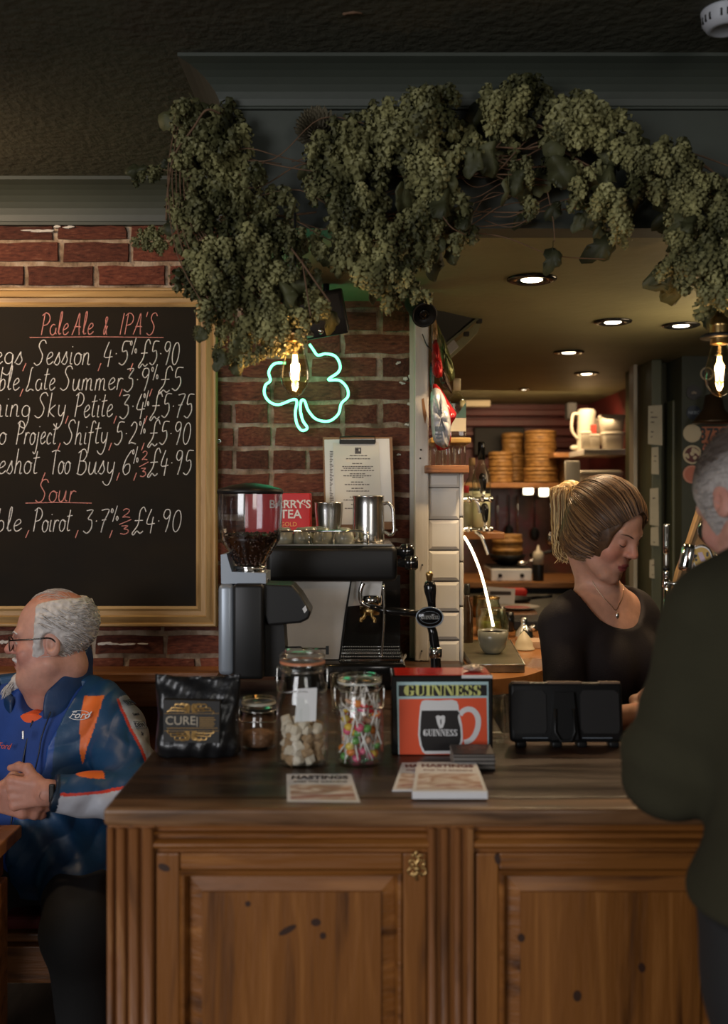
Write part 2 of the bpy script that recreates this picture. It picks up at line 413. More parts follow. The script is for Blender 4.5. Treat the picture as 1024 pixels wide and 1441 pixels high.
# brick wall
mb = MB().box((-3.2, YW, 0), (XE, YW+.3, ZC)); wall = struct('wall_back', mb, M['mortar'])
def brick_mesh(k):
    r = random.Random(100+k); bm = bmesh.new()
    nx, nz = 5, 3; L, H, D = .5, .5, .5
    front = [[bm.verts.new((-.5+i/(nx-1), -.5+(r.random()-.5)*.09+(.09 if i in (0, nx-1) or j in (0, nz-1) else 0), -.5+j/(nz-1))) for i in range(nx)] for j in range(nz)]
    for j in range(nz):
        for i in range(nx):
            v = front[j][i]
            if j in (0, nz-1): v.co.z += (r.random()-.5)*.10-.04*(1 if j else -1)
            if i in (0, nx-1): v.co.x += (r.random()-.5)*.03-.012*(1 if i else -1)
    back = {}
    ring = [(0, i) for i in range(nx)]+[(j, nx-1) for j in range(1, nz)]+[(nz-1, i) for i in range(nx-2, -1, -1)]+[(j, 0) for j in range(nz-2, 0, -1)]
    for j, i in ring: c = front[j][i].co; back[(j, i)] = bm.verts.new((c.x*1.02, .5, c.z*1.04))
    for j in range(nz-1):
        for i in range(nx-1): bm.faces.new((front[j][i], front[j][i+1], front[j+1][i+1], front[j+1][i]))
    n = len(ring)
    for q in range(n):
        a, b = ring[q], ring[(q+1) % n]
        bm.faces.new((front[b[0]][b[1]], front[a[0]][a[1]], back[a], back[b]))
    me = bpy.data.meshes.new('brick'); bm.to_mesh(me); bm.free()
    return me
BR = []
for k in range(8):
    me = brick_mesh(k); me.materials.append(M['brick_grey'] if k == 7 else M['brick']); BR.append(me)
CH = .0741
def lay_bricks(x0, x1, z_top, z_bot, y, parent, seed=3):
    r = random.Random(seed)
    row = 0; zt = 2.090+CH*5
    while zt-CH > z_bot:
        zb = zt-CH
        if zb < z_top:
            x = x1-(.0 if row % 2 else .11)-.006
            if row % 2 == 0:
                put_brick(r, x1-.006-.048, (zb+zt)/2, .088, CH-.011, y, parent, min(zt, z_top), zb)
            while x > x0:
                L = .215*(1+(r.random()-.5)*.05)
                if r.random() < .14: L = .105
                put_brick(r, x-L/2, (zb+zt)/2, L, CH-.011, y, parent, min(zt, z_top), zb)
                x -= L+.010+r.random()*.006
        zt -= CH; row += 1
def put_brick(r, xc, zc, L, H, y, parent, zt, zb):
    me = BR[r.randrange(7)]
    if abs(xc-X(246, YW)) < .10 and abs(zc-Z(921, YW)) < .03: me = BR[7]
    if zt-zb < CH-.001:
        H = zt-zb-.006; zc = (zt+zb)/2
        if H < .012: return
    o = bpy.data.objects.new('brick', me); COL.objects.link(o); o.parent = parent
    o.location = (xc, y+.025-.013+(r.random()-.5)*.004, zc+(r.random()-.5)*.003); o.scale = (L, .05*(1), H)
    o.rotation_euler = (0, (r.random()-.5)*.018, (r.random()-.5)*.008)
lay_bricks(-1.62, XE, 2.436, .93, YW, wall)
# lime-wash flakes left on the mortar and bricks
r = random.Random(5); mb = MB()
for (px, py, w_, h_) in [(152, 904, 26, 5), (188, 905, 30, 4), (8, 902, 12, 6), (575, 533, 12, 8), (566, 540, 8, 4), (578, 570, 10, 7), (572, 598, 6, 4), (556, 745, 9, 5), (50, 327, 40, 4), (92, 322, 22, 5), (560, 512, 6, 5), (305, 830, 5, 5), (561, 640, 5, 4)]:
    for q in range(6):
        cx = px+(r.random()-.5)*w_; cz = py+(r.random()-.5)*h_*.6
        n = 7; ph = r.random()*6
        poly = [(X(cx, YW)+(w_/437/3.2)*(.5+.5*r.random())*math.cos(2*PI*k/n+ph), Z(cz, YW)+(h_/437/2.6)*(.5+.5*r.random())*math.sin(2*PI*k/n+ph)) for k in range(n)]
        mb.prism(poly, YW-.0165-r.random()*.002, YW-.0)
fl = mb.build('paint_flakes', M['whitewash'], wall); fl['kind'] = 'stuff'; fl['label'] = 'scattered white paint flakes left on the bricks'
# screw eye on the wall
mb = MB(); mb.tube(arcpts(T(308, 621, 3.17), .006, 0, 2*PI, 14)[:-1], .0014, 6, closed=True); mb.ball(T(308, 621, 3.185), (.0035, .004, .0035), 8, 6)
tag(mb.build('wall_hook', M['steel'], None, True), 'tiny round metal hook screwed into the bricks right of the chalkboard', 'hook')

# post at the end of the brick wall
mb = MB().rbox((XE, 3.10, 1.05), (X(603, 3.1), 3.32, ZB-.002), .004)
mb.box((XE-.012, 3.17, 1.05), (XE, 3.2, ZB-.002))
post = thing('wooden_post', 'white painted wooden post at the end of the brick wall', 'post', (XE+.02, 3.2, 1.05))
mb.build('post_board', M['white_wood'], post)
for px, py in ((592, 633), (591, 645), (594, 795), (593, 916)): MB().lathe([(.0028, 0), (.0028, .003), (.001, .004)], T(px, py, 3.0985), 8, Matrix.Rotation(PI/2, 4, 'X')).build('screw', M['black_matte'], post)
mb = MB(); mb.prism([(X(593, 3.1), Z(562, 3.1)), (X(596, 3.1), Z(560, 3.1)), (X(600, 3.1), Z(585, 3.1)), (X(598, 3.1), Z(597, 3.1)), (X(595, 3.1), Z(585, 3.1))], 3.0985, 3.1)
mb.build('chipped_paint', mat('bare_wood_chip', (.22, .10, .035), .7), post)
# dark top block over post
mb = MB().box((XE-.02, 3.06, ZB-.03), (X(606, 3.06), 3.3, ZB)); struct('trim_6', mb, M['beam'])

# tiled pier
CT0 = 1.05
pier = thing('tiled_pier', 'half-height pier of shiny white tiles topped by a short wooden ledge', 'pier', (.255, 3.25, 1.05))
px0, px1 = X(603.4, 3.12), X(646, 3.12)
mb = MB().box((px0, 3.127, CT0+.0005), (X(652, 3.12), 3.86, Z(665, 3.12))); mb.build('pier_core', M['grout'], pier)
MB().box((px0, 3.19, 0), (.30, 3.86, CT0)).build('pier_base', M['grout'], pier)
def tile_piece(name, x0, x1, z0, z1, y, parent, b=.010):
    mb = MB(); xa, xb, za, zb = x0+b, x1-b, z0+b, z1-b; yf = y-.0055
    vs = [(x0, y+.006, z0), (x1, y+.006, z0), (x1, y+.006, z1), (x0, y+.006, z1), (x0, y, z0), (x1, y, z0), (x1, y, z1), (x0, y, z1), (xa, yf, za), (xb, yf, za), (xb, yf, zb), (xa, yf, zb)]
    mb.add(vs, [(4, 5, 9, 8), (5, 6, 10, 9), (6, 7, 11, 10), (7, 4, 8, 11), (8, 9, 10, 11), (0, 1, 5, 4), (1, 2, 6, 5), (2, 3, 7, 6), (3, 0, 4, 7)])
    return mb.build(name, M['tile'], parent)
ys = [(666, 685.5), (687, 730.5), (732, 773.5), (775, 817), (819, 860), (862, 900), (902, 941)]
for a, b in ys: tile_piece('tile', px0, px1, Z(b, 3.12), Z(a, 3.12), 3.122, pier, b=min(.010, (b-a)*.0004))
for a, b in ((666, 727), (728, 790), (791, 853), (854, 941)):
    mb = MB().rbox((px1+.001, 3.118, Z(b-.4, 3.12)), (X(652, 3.12), 3.16, Z(a+.4, 3.12)), .005, seg=3); mb.build('edge_tile', M['tile'], pier, True)
for k in range(8):
    for j, (a, b) in enumerate(ys):
        xx = X(652, 3.12)+.001; mb = MB().rbox((xx-.003, 3.165+k*.085, Z(b, 3.12)), (xx+.004, 3.247+k*.085, Z(a, 3.12)), .002); mb.build('side_tile', M['tile'], pier)
mb = MB().rbox((X(598, 3.06), 3.06, Z(666, 3.08)), (X(660, 3.06), 3.44, Z(655, 3.08)), .003)
tag(mb.build('wooden_ledge', wood('ledge_wood', (.10, .035, .012), (.28, .11, .035), (.36, .16, .06), axis='x'), None), 'short reddish wooden ledge capping the white tiled pier', 'shelf')

# kitchen shell
YK = 6.64
mb = MB().box((-.3, YK, 0), (1.6, YK+.1, 2.3)); wk = struct('wall_kitchen', mb, M['red_wall'])
mb = MB()
for k, (py, th) in enumerate(((578, 9), (591, 10), (607, 7), (622, 9))):
    mb = MB().rbox((-.3, YK-.10+.02*k, Z(py+th, YK)), (1.49, YK, Z(py, YK)), .006); mb.build('wall_board', M['red_wall'], wk)
mb = MB().box((1.50, 5.45, 0), (1.56, YK, 2.25)); struct('wall_right_kitchen', mb, M['red_wall'])
mb = MB().prism([(0, 0), (.71, 0), (.71, 2.25), (0, 2.25)], -.02, 0, Matrix.Translation((1.298, 4.73, 0)) @ Matrix.Rotation(math.radians(74.4), 4, 'Z')); fix_normals(struct('wall_partition', mb, M['green_dark']))
mb = MB().box((.02, YW+.3, 0), (.08, YK, 2.25)); struct('wall_left_kitchen', mb, M['green_wall'])
mb = MB().rbox((X(888, 4.7), 4.66, 0), (X(893.5, 4.7), 4.74, ZB), .003); struct('door_1_frame', mb, mat('cream_paint', (.42, .36, .26), .5))
mb = MB().box((1.57, 5.6, 0), (2.6, 5.7, 2.25)); struct('wall_pantry', mb, M['green_dark'])
# green pillar and sticker wall
mb = MB().rbox((X(912, 4.55), 4.50, 0), (X(931, 4.5), 4.95, ZB), .004); struct('wall_pillar', mb, M['green_wall'])
mb = MB().box((X(931, 4.5), 4.62, 0), (X(962, 4.5), 4.8, ZB)); mb.rbox((X(946, 4.5), 4.50, 0), (X(953, 4.5), 4.66, Z(563, 4.5)), .005); mb.rbox((X(953.5, 4.5), 4.54, 0), (X(957, 4.5), 4.66, ZB), .003)
struct('door_2', mb, M['green_wall'])
mb = MB().box((X(959, 4.4), 4.4, 0), (2.6, 4.62, ZB)); struct('wall_right', mb, M['green_dark'])
# far boundary of the room on the right and left (dark walls that close the room)
mb = MB().box((2.6, -3.5, 0), (2.7, 6.9, 2.6)); struct('wall_side_right', mb, M['green_dark'])
mb = MB().box((-3.3, -.4, 0), (-3.2, 3.5, 2.6)); struct('wall_side_left', mb, M['green_dark'])

# ================================================================ BAR COUNTER
cx0 = X(150, 1.63); CT = 1.05
CD = 1.633
ctr = thing('bar_counter', 'pine bar counter with fluted pilasters and panelled cupboard doors under a dark worn top', 'bar counter', (.17, 1.9, 0))
mb = MB(); mb.rbox((-.424, 1.617+.06, CT-.029), (.95, 2.15, CT), .006, seg=3)
mb.build('counter_top', M['counter_top'], ctr)
mb = MB(); mb.rbox((-.424, 1.617, CT-.029), (.95, 1.6768, CT-.0002), .007, seg=3)
mb.build('edge_board', M['counter_worn'], ctr)['label'] = 'pale worn front edge board of the counter top'
mb = MB(); mb.rbox((-.424, 2.1505, CT-.029), (.30, 3.185, CT-.0004), .004)
mb.build('rear_counter_top', M['counter_top'], ctr)
mb = MB().box((cx0+.012, CD+.03, .02), (.93, 2.12, CT-.029)); mb.box((cx0+.012, 2.12, .02), (.28, 3.18, CT-.030)); mb.build('carcass', M['counter_v'], ctr)
def zz(py): return Z(py, CD)
def xx(px): return X(px, CD)
def strip(x0, x1, ya, yb, out, name, m, prof=None):
    """horizontal moulding between px x0..x1, py ya..yb standing out"""
    mb = MB(); za, zb = zz(ya), zz(yb); n = 8
    p = [(0, zb-0)]; 
    h = za-zb
    pts = [(-.01, 0)]
    for i in range(n+1):
        t = i/n; pts.append((out*(math.sin(PI*t)**.6), h*t))
    pts.append((-.01, h))
    mb.extrude_profile(pts, (x0, CD+.02, zb), (x1, CD+.02, zb)); return mb.build(name, m, ctr)
for (x0, x1) in ((xx(216), xx(603)), (xx(667), .93)):
    mb = MB().box((x0-.002, CD+.012, zz(1203)), (x1+.002, CD+.04, zz(1160))); mb.build('frieze_board', M['counter_h'], ctr)
    strip(x0, x1, 1160, 1170, .012, 'moulding', M['counter_h']); strip(x0, x1, 1171, 1176, .020, 'moulding', M['counter_h'])
    strip(x0, x1, 1181, 1199, .022, 'moulding', M['counter_h'])
def pilaster(x0, x1, reeds):
    mb = MB().box((xx(x0), CD+.006, 0), (xx(x1), CD+.05, zz(1162)))
    p = mb.build('pilaster', M['counter_v'], ctr)
    for a, b in reeds:
        w_ = (xx(b)-xx(a))/2; c = (xx(a)+xx(b))/2; mb = MB(); poly = []
        n = 8
        vs = []
        for zed in (.0, zz(1166)):
            for i in range(n+1):
                an = PI*i/n; vs.append((c-w_*math.cos(an)*1.0, CD+.008-min(.012, .013*math.sin(an)**.55), zed))
        mb.add(vs, [(i, i+1, i+n+2, i+n+1) for i in range(n)]+[tuple(range(n+1, 2*n+2))])
        rb = mb.build('reed', M['reed'], p, True)
pilaster(150, 217, [(150, 160), (163, 177), (180, 196), (200, 216)])
pilaster(601, 668, [(602, 614), (619, 631), (638, 649), (656, 667)])
def cup_door(x0, x1, sl, sr, closed_right=True):
    """frame-and-panel door: x0..x1 outer, sl right edge of left stile, sr left edge of right stile (px)"""
    yT, yR = 1202, 1226; y0 = CD+.004
    d = MB(); d.rbox((xx(x0), y0, .05), (xx(sl), y0+.03, zz(yT)), .003)
    door = d.build('cupboard_door', M['counter_v'], ctr)
    mb = MB().rbox((xx(sr), y0, .05), (xx(x1), y0+.03, zz(yT)), .003); mb.build('stile', M['counter_v'], door)
    mb = MB().rbox((xx(sl)+.0008, y0+.0006, zz(yR)), (xx(sr)-.0008, y0+.03, zz(yT)), .003); mb.build('top_rail', M['counter_h'], door)
    mb = MB().rbox((xx(sl), y0+.0006, .05), (xx(sr), y0+.03, .14), .003); mb.build('bottom_rail', M['counter_h'], door)
    # ovolo moulding round the opening
    L, R, Tz, B = xx(sl), xx(sr), zz(yR), .14
    mb = MB(); g = .012; ins = [(0, .0, 0), (.004, .001, 1), (.009, .006, 2), (.013, .013, 3)]
    def ring(o, y): return [(L+o, y0+y, B+o), (R-o, y0+y, B+o), (R-o, y0+y, Tz-o), (L+o, y0+y, Tz-o)]
    rs = [ring(0, -.0), ring(.004, -.004), ring(.008, -.003), ring(.012, .006), ring(.013, .014)]
    vs = sum(rs, []); fs = []
    for i in range(4):
        for k in range(4): fs.append((i*4+k, i*4+(k+1) % 4, (i+1)*4+(k+1) % 4, (i+1)*4+k))
    mb.add(vs, fs); mb.build('panel_moulding', M['counter_h'], door)
    # raised and fielded panel
    rs = [ring(.012, .014), ring(.014, .013), ring(.036, .006), ring(.0365, .002)]
    mb = MB(); vs = sum(rs, []); fs = []
    for i in range(3):
        for k in range(4): fs.append((i*4+k, i*4+(k+1) % 4, (i+1)*4+(k+1) % 4, (i+1)*4+k))
    mb.add(vs, fs); mb.build('panel_bevel', M['counter_h'], door)
    rs = ring(.0365, .002)
    mb = MB(); mb.add([Vector(v) for v in rs], [(0, 1, 2, 3)]); mb.build('raised_panel', M['counter_v'], door)
    return door
d1 = cup_door(219, 600, 252, 567)
d2 = cup_door(670, 1050, 702, 1018)
# knots in the pine as inlaid dark spots of the wood
mk = mat('pine_knot', (.035, .012, .005), .5)
for (px, py, rx, rz, an) in ((348, 1274, 4, 4, 0), (404, 1311, 14, 4.5, .5), (444, 1300, 7, 5.5, 0), (454, 1319, 4.5, 5, 0), (734, 1322, 5, 6, 0), (700, 1210, 4, 8, .2), (813, 1404, 6, 8, 0), (230, 1222, 9, 5, -.4), (904, 1364, 5, 7, .2)):
    poly = [(xx(px)+(rx*math.cos(a)*math.cos(an)-rz*math.sin(a)*math.sin(an))/858, zz(py)+(rx*math.cos(a)*math.sin(an)+rz*math.sin(a)*math.cos(an))/858) for a in [2*PI*k/14 for k in range(14)]]
    yy = CD+.004 if py < 1226 else CD+.006
    MB().prism(poly, yy-.0006, yy+.001).build('knot', mk, ctr)
# ornate brass keyhole escutcheon
ex, ez = xx(587), zz(1220)
mb = MB()
def ep(u, v): return (ex+u/858, CD+.0035, ez+v/858)
for pts, rr in (([(0, 21), (-3, 15), (3, 10), (-2, 4), (0, 0), (2, -6), (-2, -12), (0, -20)], 2.3), ([(0, 4), (-7, 9), (-11, 5), (-8, 1), (-5, 4)], 1.6), ([(0, 4), (7, 9), (11, 5), (8, 1), (5, 4)], 1.6),
                ([(0, -4), (-8, -2), (-13, -7), (-9, -12), (-5, -8)], 1.7), ([(0, -4), (8, -2), (13, -7), (9, -12), (5, -8)], 1.7), ([(0, 12), (-6, 17), (-8, 12)], 1.3), ([(0, 12), (6, 17), (8, 12)], 1.3), ([(-3, -10), (-6, -15)], 1.2), ([(3, -10), (6, -15)], 1.2)):
    mb.tube(catmull([ep(*p) for p in pts], 5), rr/858, 6)
mb.lathe([(.0045, 0), (.0045, .003), (.002, .0035)], ep(0, -4), 12, Matrix.Rotation(PI/2, 4, 'X'))
o = mb.build('keyhole_escutcheon', M['brass'], ctr, True); o['label'] = 'ornate scrolled brass keyhole plate'

# ================================================================ BACK BAR WORKTOP (curved)
wt = thing('back_bar_worktop', 'curved orange-brown wooden worktop behind the counter beside the tiled pier', 'worktop', (.5, 3.6, 0))
pl = [(.312, 2.815), (.33, 2.80), (.36, 2.795), (.40, 2.81), (.47, 2.86), (.555, 3.0), (.60, 3.2), (.70, 3.8), (.78, 4.5), (.84, 5.2), (.312, 5.2)]
def slab(poly, z0, z1):
    mb = MB(); n = len(poly); vs = [(x, y, z0) for x, y in poly]+[(x, y, z1) for x, y in poly]
    return mb.add(vs, [tuple(reversed(range(n))), tuple(range(n, 2*n))]+[(i, (i+1) % n, (i+1) % n+n, i+n) for i in range(n)])
cur = [(v.x, v.y) for v in catmull([(x, y, 0) for x, y in pl[:8]], 5)]+pl[8:]
M['worktop'] = ramp_mat('stained_orange_worktop', [(.3, (.10, .035, .01)), (.5, (.30, .12, .035)), (.75, (.42, .19, .07))], scale=5, rough=.22, rough2=.4, bump=.05)
slab(cur, CT-.045, CT-.001).build('worktop_board', M['worktop'], wt)
slab([(x*.97+.005, y+.03) for x, y in cur], .05, CT-.046).build('worktop_front', M['black_matte'], wt)

# ================================================================ BENCH along the back wall
bn = thing('wall_bench', 'panelled wooden wall bench with a dark red seat pad behind the seated man', 'bench', (-1.2, 3.0, 0))
ztop = Z(943, 3.1)
mb = MB(); mb.rbox((-2.4, 3.06, ztop-.035), (-.44, YW-.02, ztop), .008); mb.build('top_rail', M['bench'], bn)
mb = MB(); mb.rbox((-2.4, 3.10, ztop-.115), (-.44, YW-.03, ztop-.035), .003); mb.build('back_rail', M['bench'], bn)
mb = MB().box((-2.4, 3.14, .3), (-.44, YW-.03, ztop-.115)); mb.build('back_panel', M['bench_v'], bn)
for x in (-1.9, -1.55, -1.2, -.86, -.52):
    mb = MB().rbox((x-.035, 3.105, .45), (x+.035, 3.16, ztop-.116), .003); mb.build('stile', M['bench'], bn)
mb = MB().rbox((-2.4, 2.68, .36), (-.44, 3.16, .385), .006); mb.build('seat_board', M['bench'], bn)
mb = MB().rbox((-2.4, 2.66, .26), (-.44, 2.70, .359), .004); mb.build('seat_front', M['bench'], bn)
mb = MB().rbox((-2.4, 2.69, .386), (-.44, 3.10, .425), .016, seg=3); mb.build('seat_pad', mat('dark_red_upholstery', (.10, .008, .008), .7, bump=.2, bscale=150), bn)
for x in (-1.8, -1.1, -.5):
    mb = MB().rbox((x-.03, 2.70, 0), (x+.03, 2.76, .259), .003); mb.build('leg', M['bench_v'], bn)
# ================================================================ TABLE bottom left
tb = thing('pub_table', 'corner of a bare wooden table in front of the seated man', 'table', (-1.25, 2.05, 0))
tz = .75; 
mb = MB().rbox((-1.75, 1.62, tz-.032), (-.845, 2.46, tz), .004); mb.build('table_top', M['worktop'].copy(), tb)
mb = MB().box((-1.7, 1.68, tz-.10), (-.87, 2.40, tz-.0325)); mb.build('apron', M['bench_v'], tb)
for x, y in ((-.882, 2.36), (-1.66, 2.36), (-.882, 1.72), (-1.66, 1.72)):
    mb = MB().rbox((x-.028, y-.028, 0), (x+.028, y+.028, tz-.1005), .004); mb.build('leg', M['bench'], tb)
# ================================================================ LETTERING
# single-stroke hand: x 0..w, baseline 0, x-height .5, cap height 1
def _arc(cx, cy, rx, ry, a0, a1, n=8):
    return [(cx+rx*math.cos(math.radians(a0+(a1-a0)*i/n)), cy+ry*math.sin(math.radians(a0+(a1-a0)*i/n))) for i in range(n+1)]
G = {
'P': (.62, [[(.12, 0), (.18, .95)], [(.02, .88)]+_arc(.24, .72, .34, .28, 95, -90)+[(.12, .42)]]),
'a': (.5, [_arc(.22, .24, .20, .24, 60, 380, 10)+[(.42, .1), (.5, .04)]]),
'l': (.28, [[(.04, .1), (.16, .6), (.17, 1.0), (.08, .95), (.07, .3), (.12, .03), (.26, .06)]]),
'e': (.44, [[(.02, .22), (.22, .28), (.36, .40), (.26, .52), (.10, .42), (.04, .2), (.14, .02), (.30, .03), (.44, .14)]]),
'A': (.66, [[(.02, 0), (.2, .45), (.36, 1.0), (.42, .5), (.52, 0)], [(.1, .36), (.34, .38), (.56, .36)]]),
'I': (.2, [[(.05, 0), (.14, 1.0)]]),
"'": (.14, [[(.1, 1.05), (.06, .82)]]),
'S': (.66, [[(.60, .88), (.48, 1.02), (.28, .98), (.20, .78), (.34, .58), (.48, .38), (.42, .1), (.22, -.02), (.02, .08)]]),
's': (.38, [[(.0, .06), (.18, .44), (.22, .52), (.24, .36), (.32, .18), (.22, .0), (.06, .04)]]),
'L': (.6, [[(.34, .98), (.22, .9), (.16, .3), (.04, .02), (.16, -.02), (.34, .06), (.56, .0)]]),
't': (.34, [[(.16, .92), (.10, .3), (.14, .04), (.30, .06)], [(-.02, .64), (.34, .68)]]),
'u': (.5, [[(.04, .5), (.04, .16), (.14, .0), (.30, .1), (.38, .5), (.38, .1), (.5, .02)]]),
'm': (.72, [[(.04, 0), (.06, .48)], [(.06, .34), (.18, .5), (.28, .42), (.29, 0)], [(.29, .34), (.42, .5), (.53, .42), (.55, .04), (.68, .02)]]),
'n': (.5, [[(.04, 0), (.06, .48)], [(.06, .34), (.2, .5), (.33, .42), (.35, .04), (.48, .04)]]),
'r': (.38, [[(.06, 0), (.08, .5)], [(.08, .32), (.2, .5), (.36, .46)]]),
'i': (.22, [[(.08, .5), (.08, .06), (.2, .03)], [(.09, .72), (.10, .75)]]),
'j': (.26, [[(.14, .5), (.12, -.2), (.02, -.42), (-.12, -.34)], [(.15, .72), (.16, .75)]]),
'o': (.44, [_arc(.21, .25, .19, .25, 100, 460, 12)+[(.3, .44), (.44, .42)]]),
'g': (.46, [_arc(.22, .26, .19, .23, 50, 400, 10)+[(.40, -.1), (.28, -.42), (.10, -.40), (-.04, -.3)]]),
'y': (.46, [[(.04, .5), (.06, .16), (.20, .04), (.34, .2)], [(.38, .5), (.34, -.1), (.20, -.42), (.0, -.4), (-.12, -.28)]]),
'b': (.46, [[(.08, 1.0), (.06, .1), (.2, .0), (.36, .14), (.34, .4), (.18, .48), (.06, .34)]]),
'h': (.48, [[(.08, 1.0), (.04, 0)], [(.05, .3), (.2, .5), (.33, .4), (.34, .02), (.46, .04)]]),
'k': (.46, [[(.08, 1.0), (.04, 0)], [(.36, .5), (.08, .24), (.38, 0)]]),
'f': (.34, [[(.36, .9), (.24, 1.0), (.14, .8), (.10, -.38)], [(-.02, .5), (.3, .52)]]),
'c': (.4, [[(.36, .4), (.2, .5), (.04, .26), (.14, .02), (.36, .08)]]),
'p': (.46, [[(.08, .5), (.02, -.44)], _arc(.22, .26, .17, .23, 140, -130)]),
'B': (.6, [[(.12, 0), (.16, .95)], [(.02, .86), (.3, 1.02), (.48, .8), (.34, .56), (.16, .54), (.46, .5), (.54, .2), (.34, -.02), (.06, .04)]]),
'T': (.6, [[(.3, 0), (.3, .95)], [(.0, .9), (.3, .97), (.62, .92)]]),
'z': (.4, [[(.04, .5), (.36, .5), (.04, 0), (.4, 0)]]), 'w': (.6, [[(.04, .5), (.14, .02), (.28, .4), (.4, .02), (.56, .5)]]),
'd': (.48, [_arc(.2, .25, .18, .25, 60, 380, 10), [(.40, 1.0), (.38, .1), (.48, .02)]]),
'F': (.56, [[(.5, .95), (.2, .95), (.14, .5), (.04, .02)], [(.12, .52), (.42, .54)]]),
'0': (.5, [_arc(.24, .46, .2, .46, 100, 460, 14)]),
'1': (.26, [[(.05, .8), (.16, .95), (.14, 0)]]),
'2': (.5, [[(.06, .76), (.2, .94), (.38, .82), (.34, .5), (.06, .04), (.2, .06), (.46, .0)]]),
'3': (.5, [[(.04, .9), (.38, .92), (.18, .56), (.38, .48), (.42, .16), (.22, -.06), (.0, .04)]]),
'4': (.5, [[(.20, .95), (.04, .34), (.46, .34)], [(.34, .62), (.30, -.08)]]),
'5': (.5, [[(.46, .95), (.16, .93), (.12, .54), (.34, .56), (.42, .26), (.24, -.02), (.02, .06)]]),
'6': (.48, [[(.36, .96), (.14, .62), (.04, .22), (.18, -.02), (.38, .1), (.36, .38), (.16, .38), (.06, .2)]]),
'7': (.46, [[(.04, .9), (.44, .92), (.24, .4), (.16, -.04)], [(.12, .48), (.36, .5)]]),
'9': (.48, [[(.38, .7), (.22, .52), (.06, .66), (.12, .9), (.32, .9), (.38, .7), (.34, .3), (.26, -.04)]]),
'.': (.2, [[(.08, .42), (.10, .46)]]),
',': (.2, [[(.14, .06), (.02, -.26)]]),
'/': (.4, [[(0, 0), (.4, 1)]]),
'%': (.5, [_arc(.08, .86, .06, .1, 0, 360, 6), [(.4, 1.1), (.14, .34)], _arc(.42, .5, .06, .1, 0, 360, 6)]),
'£': (.6, [[(.58, .84), (.44, 1.04), (.28, .86), (.26, .3), (.02, -.06), (.10, -.14), (.24, .02), (.42, -.08), (.56, .02)], [(.06, .46), (.48, .48)]]),
'&': (.5, [[(.4, .4), (.16, .02), (.04, .2), (.3, .7), (.16, .8), (.12, .6), (.42, .0)]]),
' ': (.3, []),
}
def hand_text(mb, s, x0, x1, zb, cap, y, r, slant=.12, squash=1):
    """write s between world x0..x1, baseline zb, cap height cap, on plane y"""
    total = sum(G[c][0]+.06 for c in s)-.06
    k = (x1-x0)/total; cur = 0
    rr = random.Random(hash(s) % 99 if False else len(s)*7)
    for c in s:
        w_, strokes = G[c]; dz = (rr.random()-.5)*.04
        for st in strokes:
            if len(st) < 2: continue
            P = catmull([(x0+(cur+u)*k+slant*cap*v, y, zb+(v+dz)*cap) for u, v in st], 4)
            mb.tube(P, r, 4)
        cur += w_+.06
def font(name, s, mat_, parent, loc, size, rot=(PI/2, 0, 0), extrude=.0002, align='CENTER', bold=0, sx=1, shear=0, off=True, spacing=1):
    cu = bpy.data.curves.new(name, 'FONT'); cu.body = s; cu.size = size; cu.extrude = extrude
    cu.align_x = align; cu.align_y = 'CENTER'; cu.offset = bold; cu.shear = shear; cu.space_character = spacing
    cu.resolution_u = 3
    cu.materials.append(mat_)
    tmp = bpy.data.objects.new('tmp', cu); COL.objects.link(tmp)
    me = bpy.data.meshes.new_from_object(tmp.evaluated_get(bpy.context.evaluated_depsgraph_get()))
    bpy.data.objects.remove(tmp, do_unlink=True); bpy.data.curves.remove(cu)
    if not me.materials: me.materials.append(mat_)
    o = bpy.data.objects.new(name, me); COL.objects.link(o)
    o.rotation_euler = rot; o.scale = (sx, 1, 1)
    if parent is not None: o.parent = parent; o.location = Vector(loc)-org(parent)
    else: o.location = loc
    return o

# ================================================================ CHALKBOARD
YB = 3.165
cb = thing('chalkboard', 'large black chalkboard beer menu in a gold-painted wooden frame on the brick wall', 'chalkboard', (X(0, YB), 3.19, Z(640, YB)))
bx1, bz0, bz1 = X(276, YB), Z(853, YB), Z(432, YB)
ox1, oz0, oz1 = X(304, YB-.02), Z(883, YB-.02), Z(403, YB-.02)
bx0 = -2.0
MB().box((bx0, YB, bz0-.01), (bx1+.01, YB+.012, bz1+.01)).build('board', M['board'], cb)
fw = [(0, 0), (.0, .022), (.004, .028), (.010, .028), (.013, .022), (.022, .026), (.034, .030), (.037, .022), (.052, .022), (.060, .026), (.068, .022), (.068, 0)]
def frame_piece(p0, p1, out, inn, m, w_, m0, m1):
    # profile: a along inward dir, b toward viewer
    k = w_/.068; mb = MB(); p0 = Vector(p0); p1 = Vector(p1); d = (p1-p0).normalized(); n = len(fw)
    vs = []
    for p, s_, mm in ((p0, 1, m0), (p1, -1, m1)):
        for a, b in fw: vs.append(p+Vector(inn)*a*k+Vector((0, -1, 0))*b+d*s_*a*k*mm)
    mb.add(vs, [(i, (i+1) % n, (i+1) % n+n, i+n) for i in range(n)]+[tuple(reversed(range(n))), tuple(range(n, 2*n))])
    return fix_normals(mb.build('frame_rail', m, cb))
yw = YB+.02
frame_piece((bx0-.06, yw, oz1), (ox1, yw, oz1), None, (0, 0, -1), M['frame'], oz1-bz1, 0, 1)
frame_piece((bx0-.06, yw, oz0), (ox1, yw, oz0), None, (0, 0, 1), M['frame'], bz0-oz0, 0, 1)
frame_piece((ox1, yw, oz1), (ox1, yw, oz0), None, (-1, 0, 0), M['frame_v'], ox1-bx1, 1, 1)
yt = YB-.0006
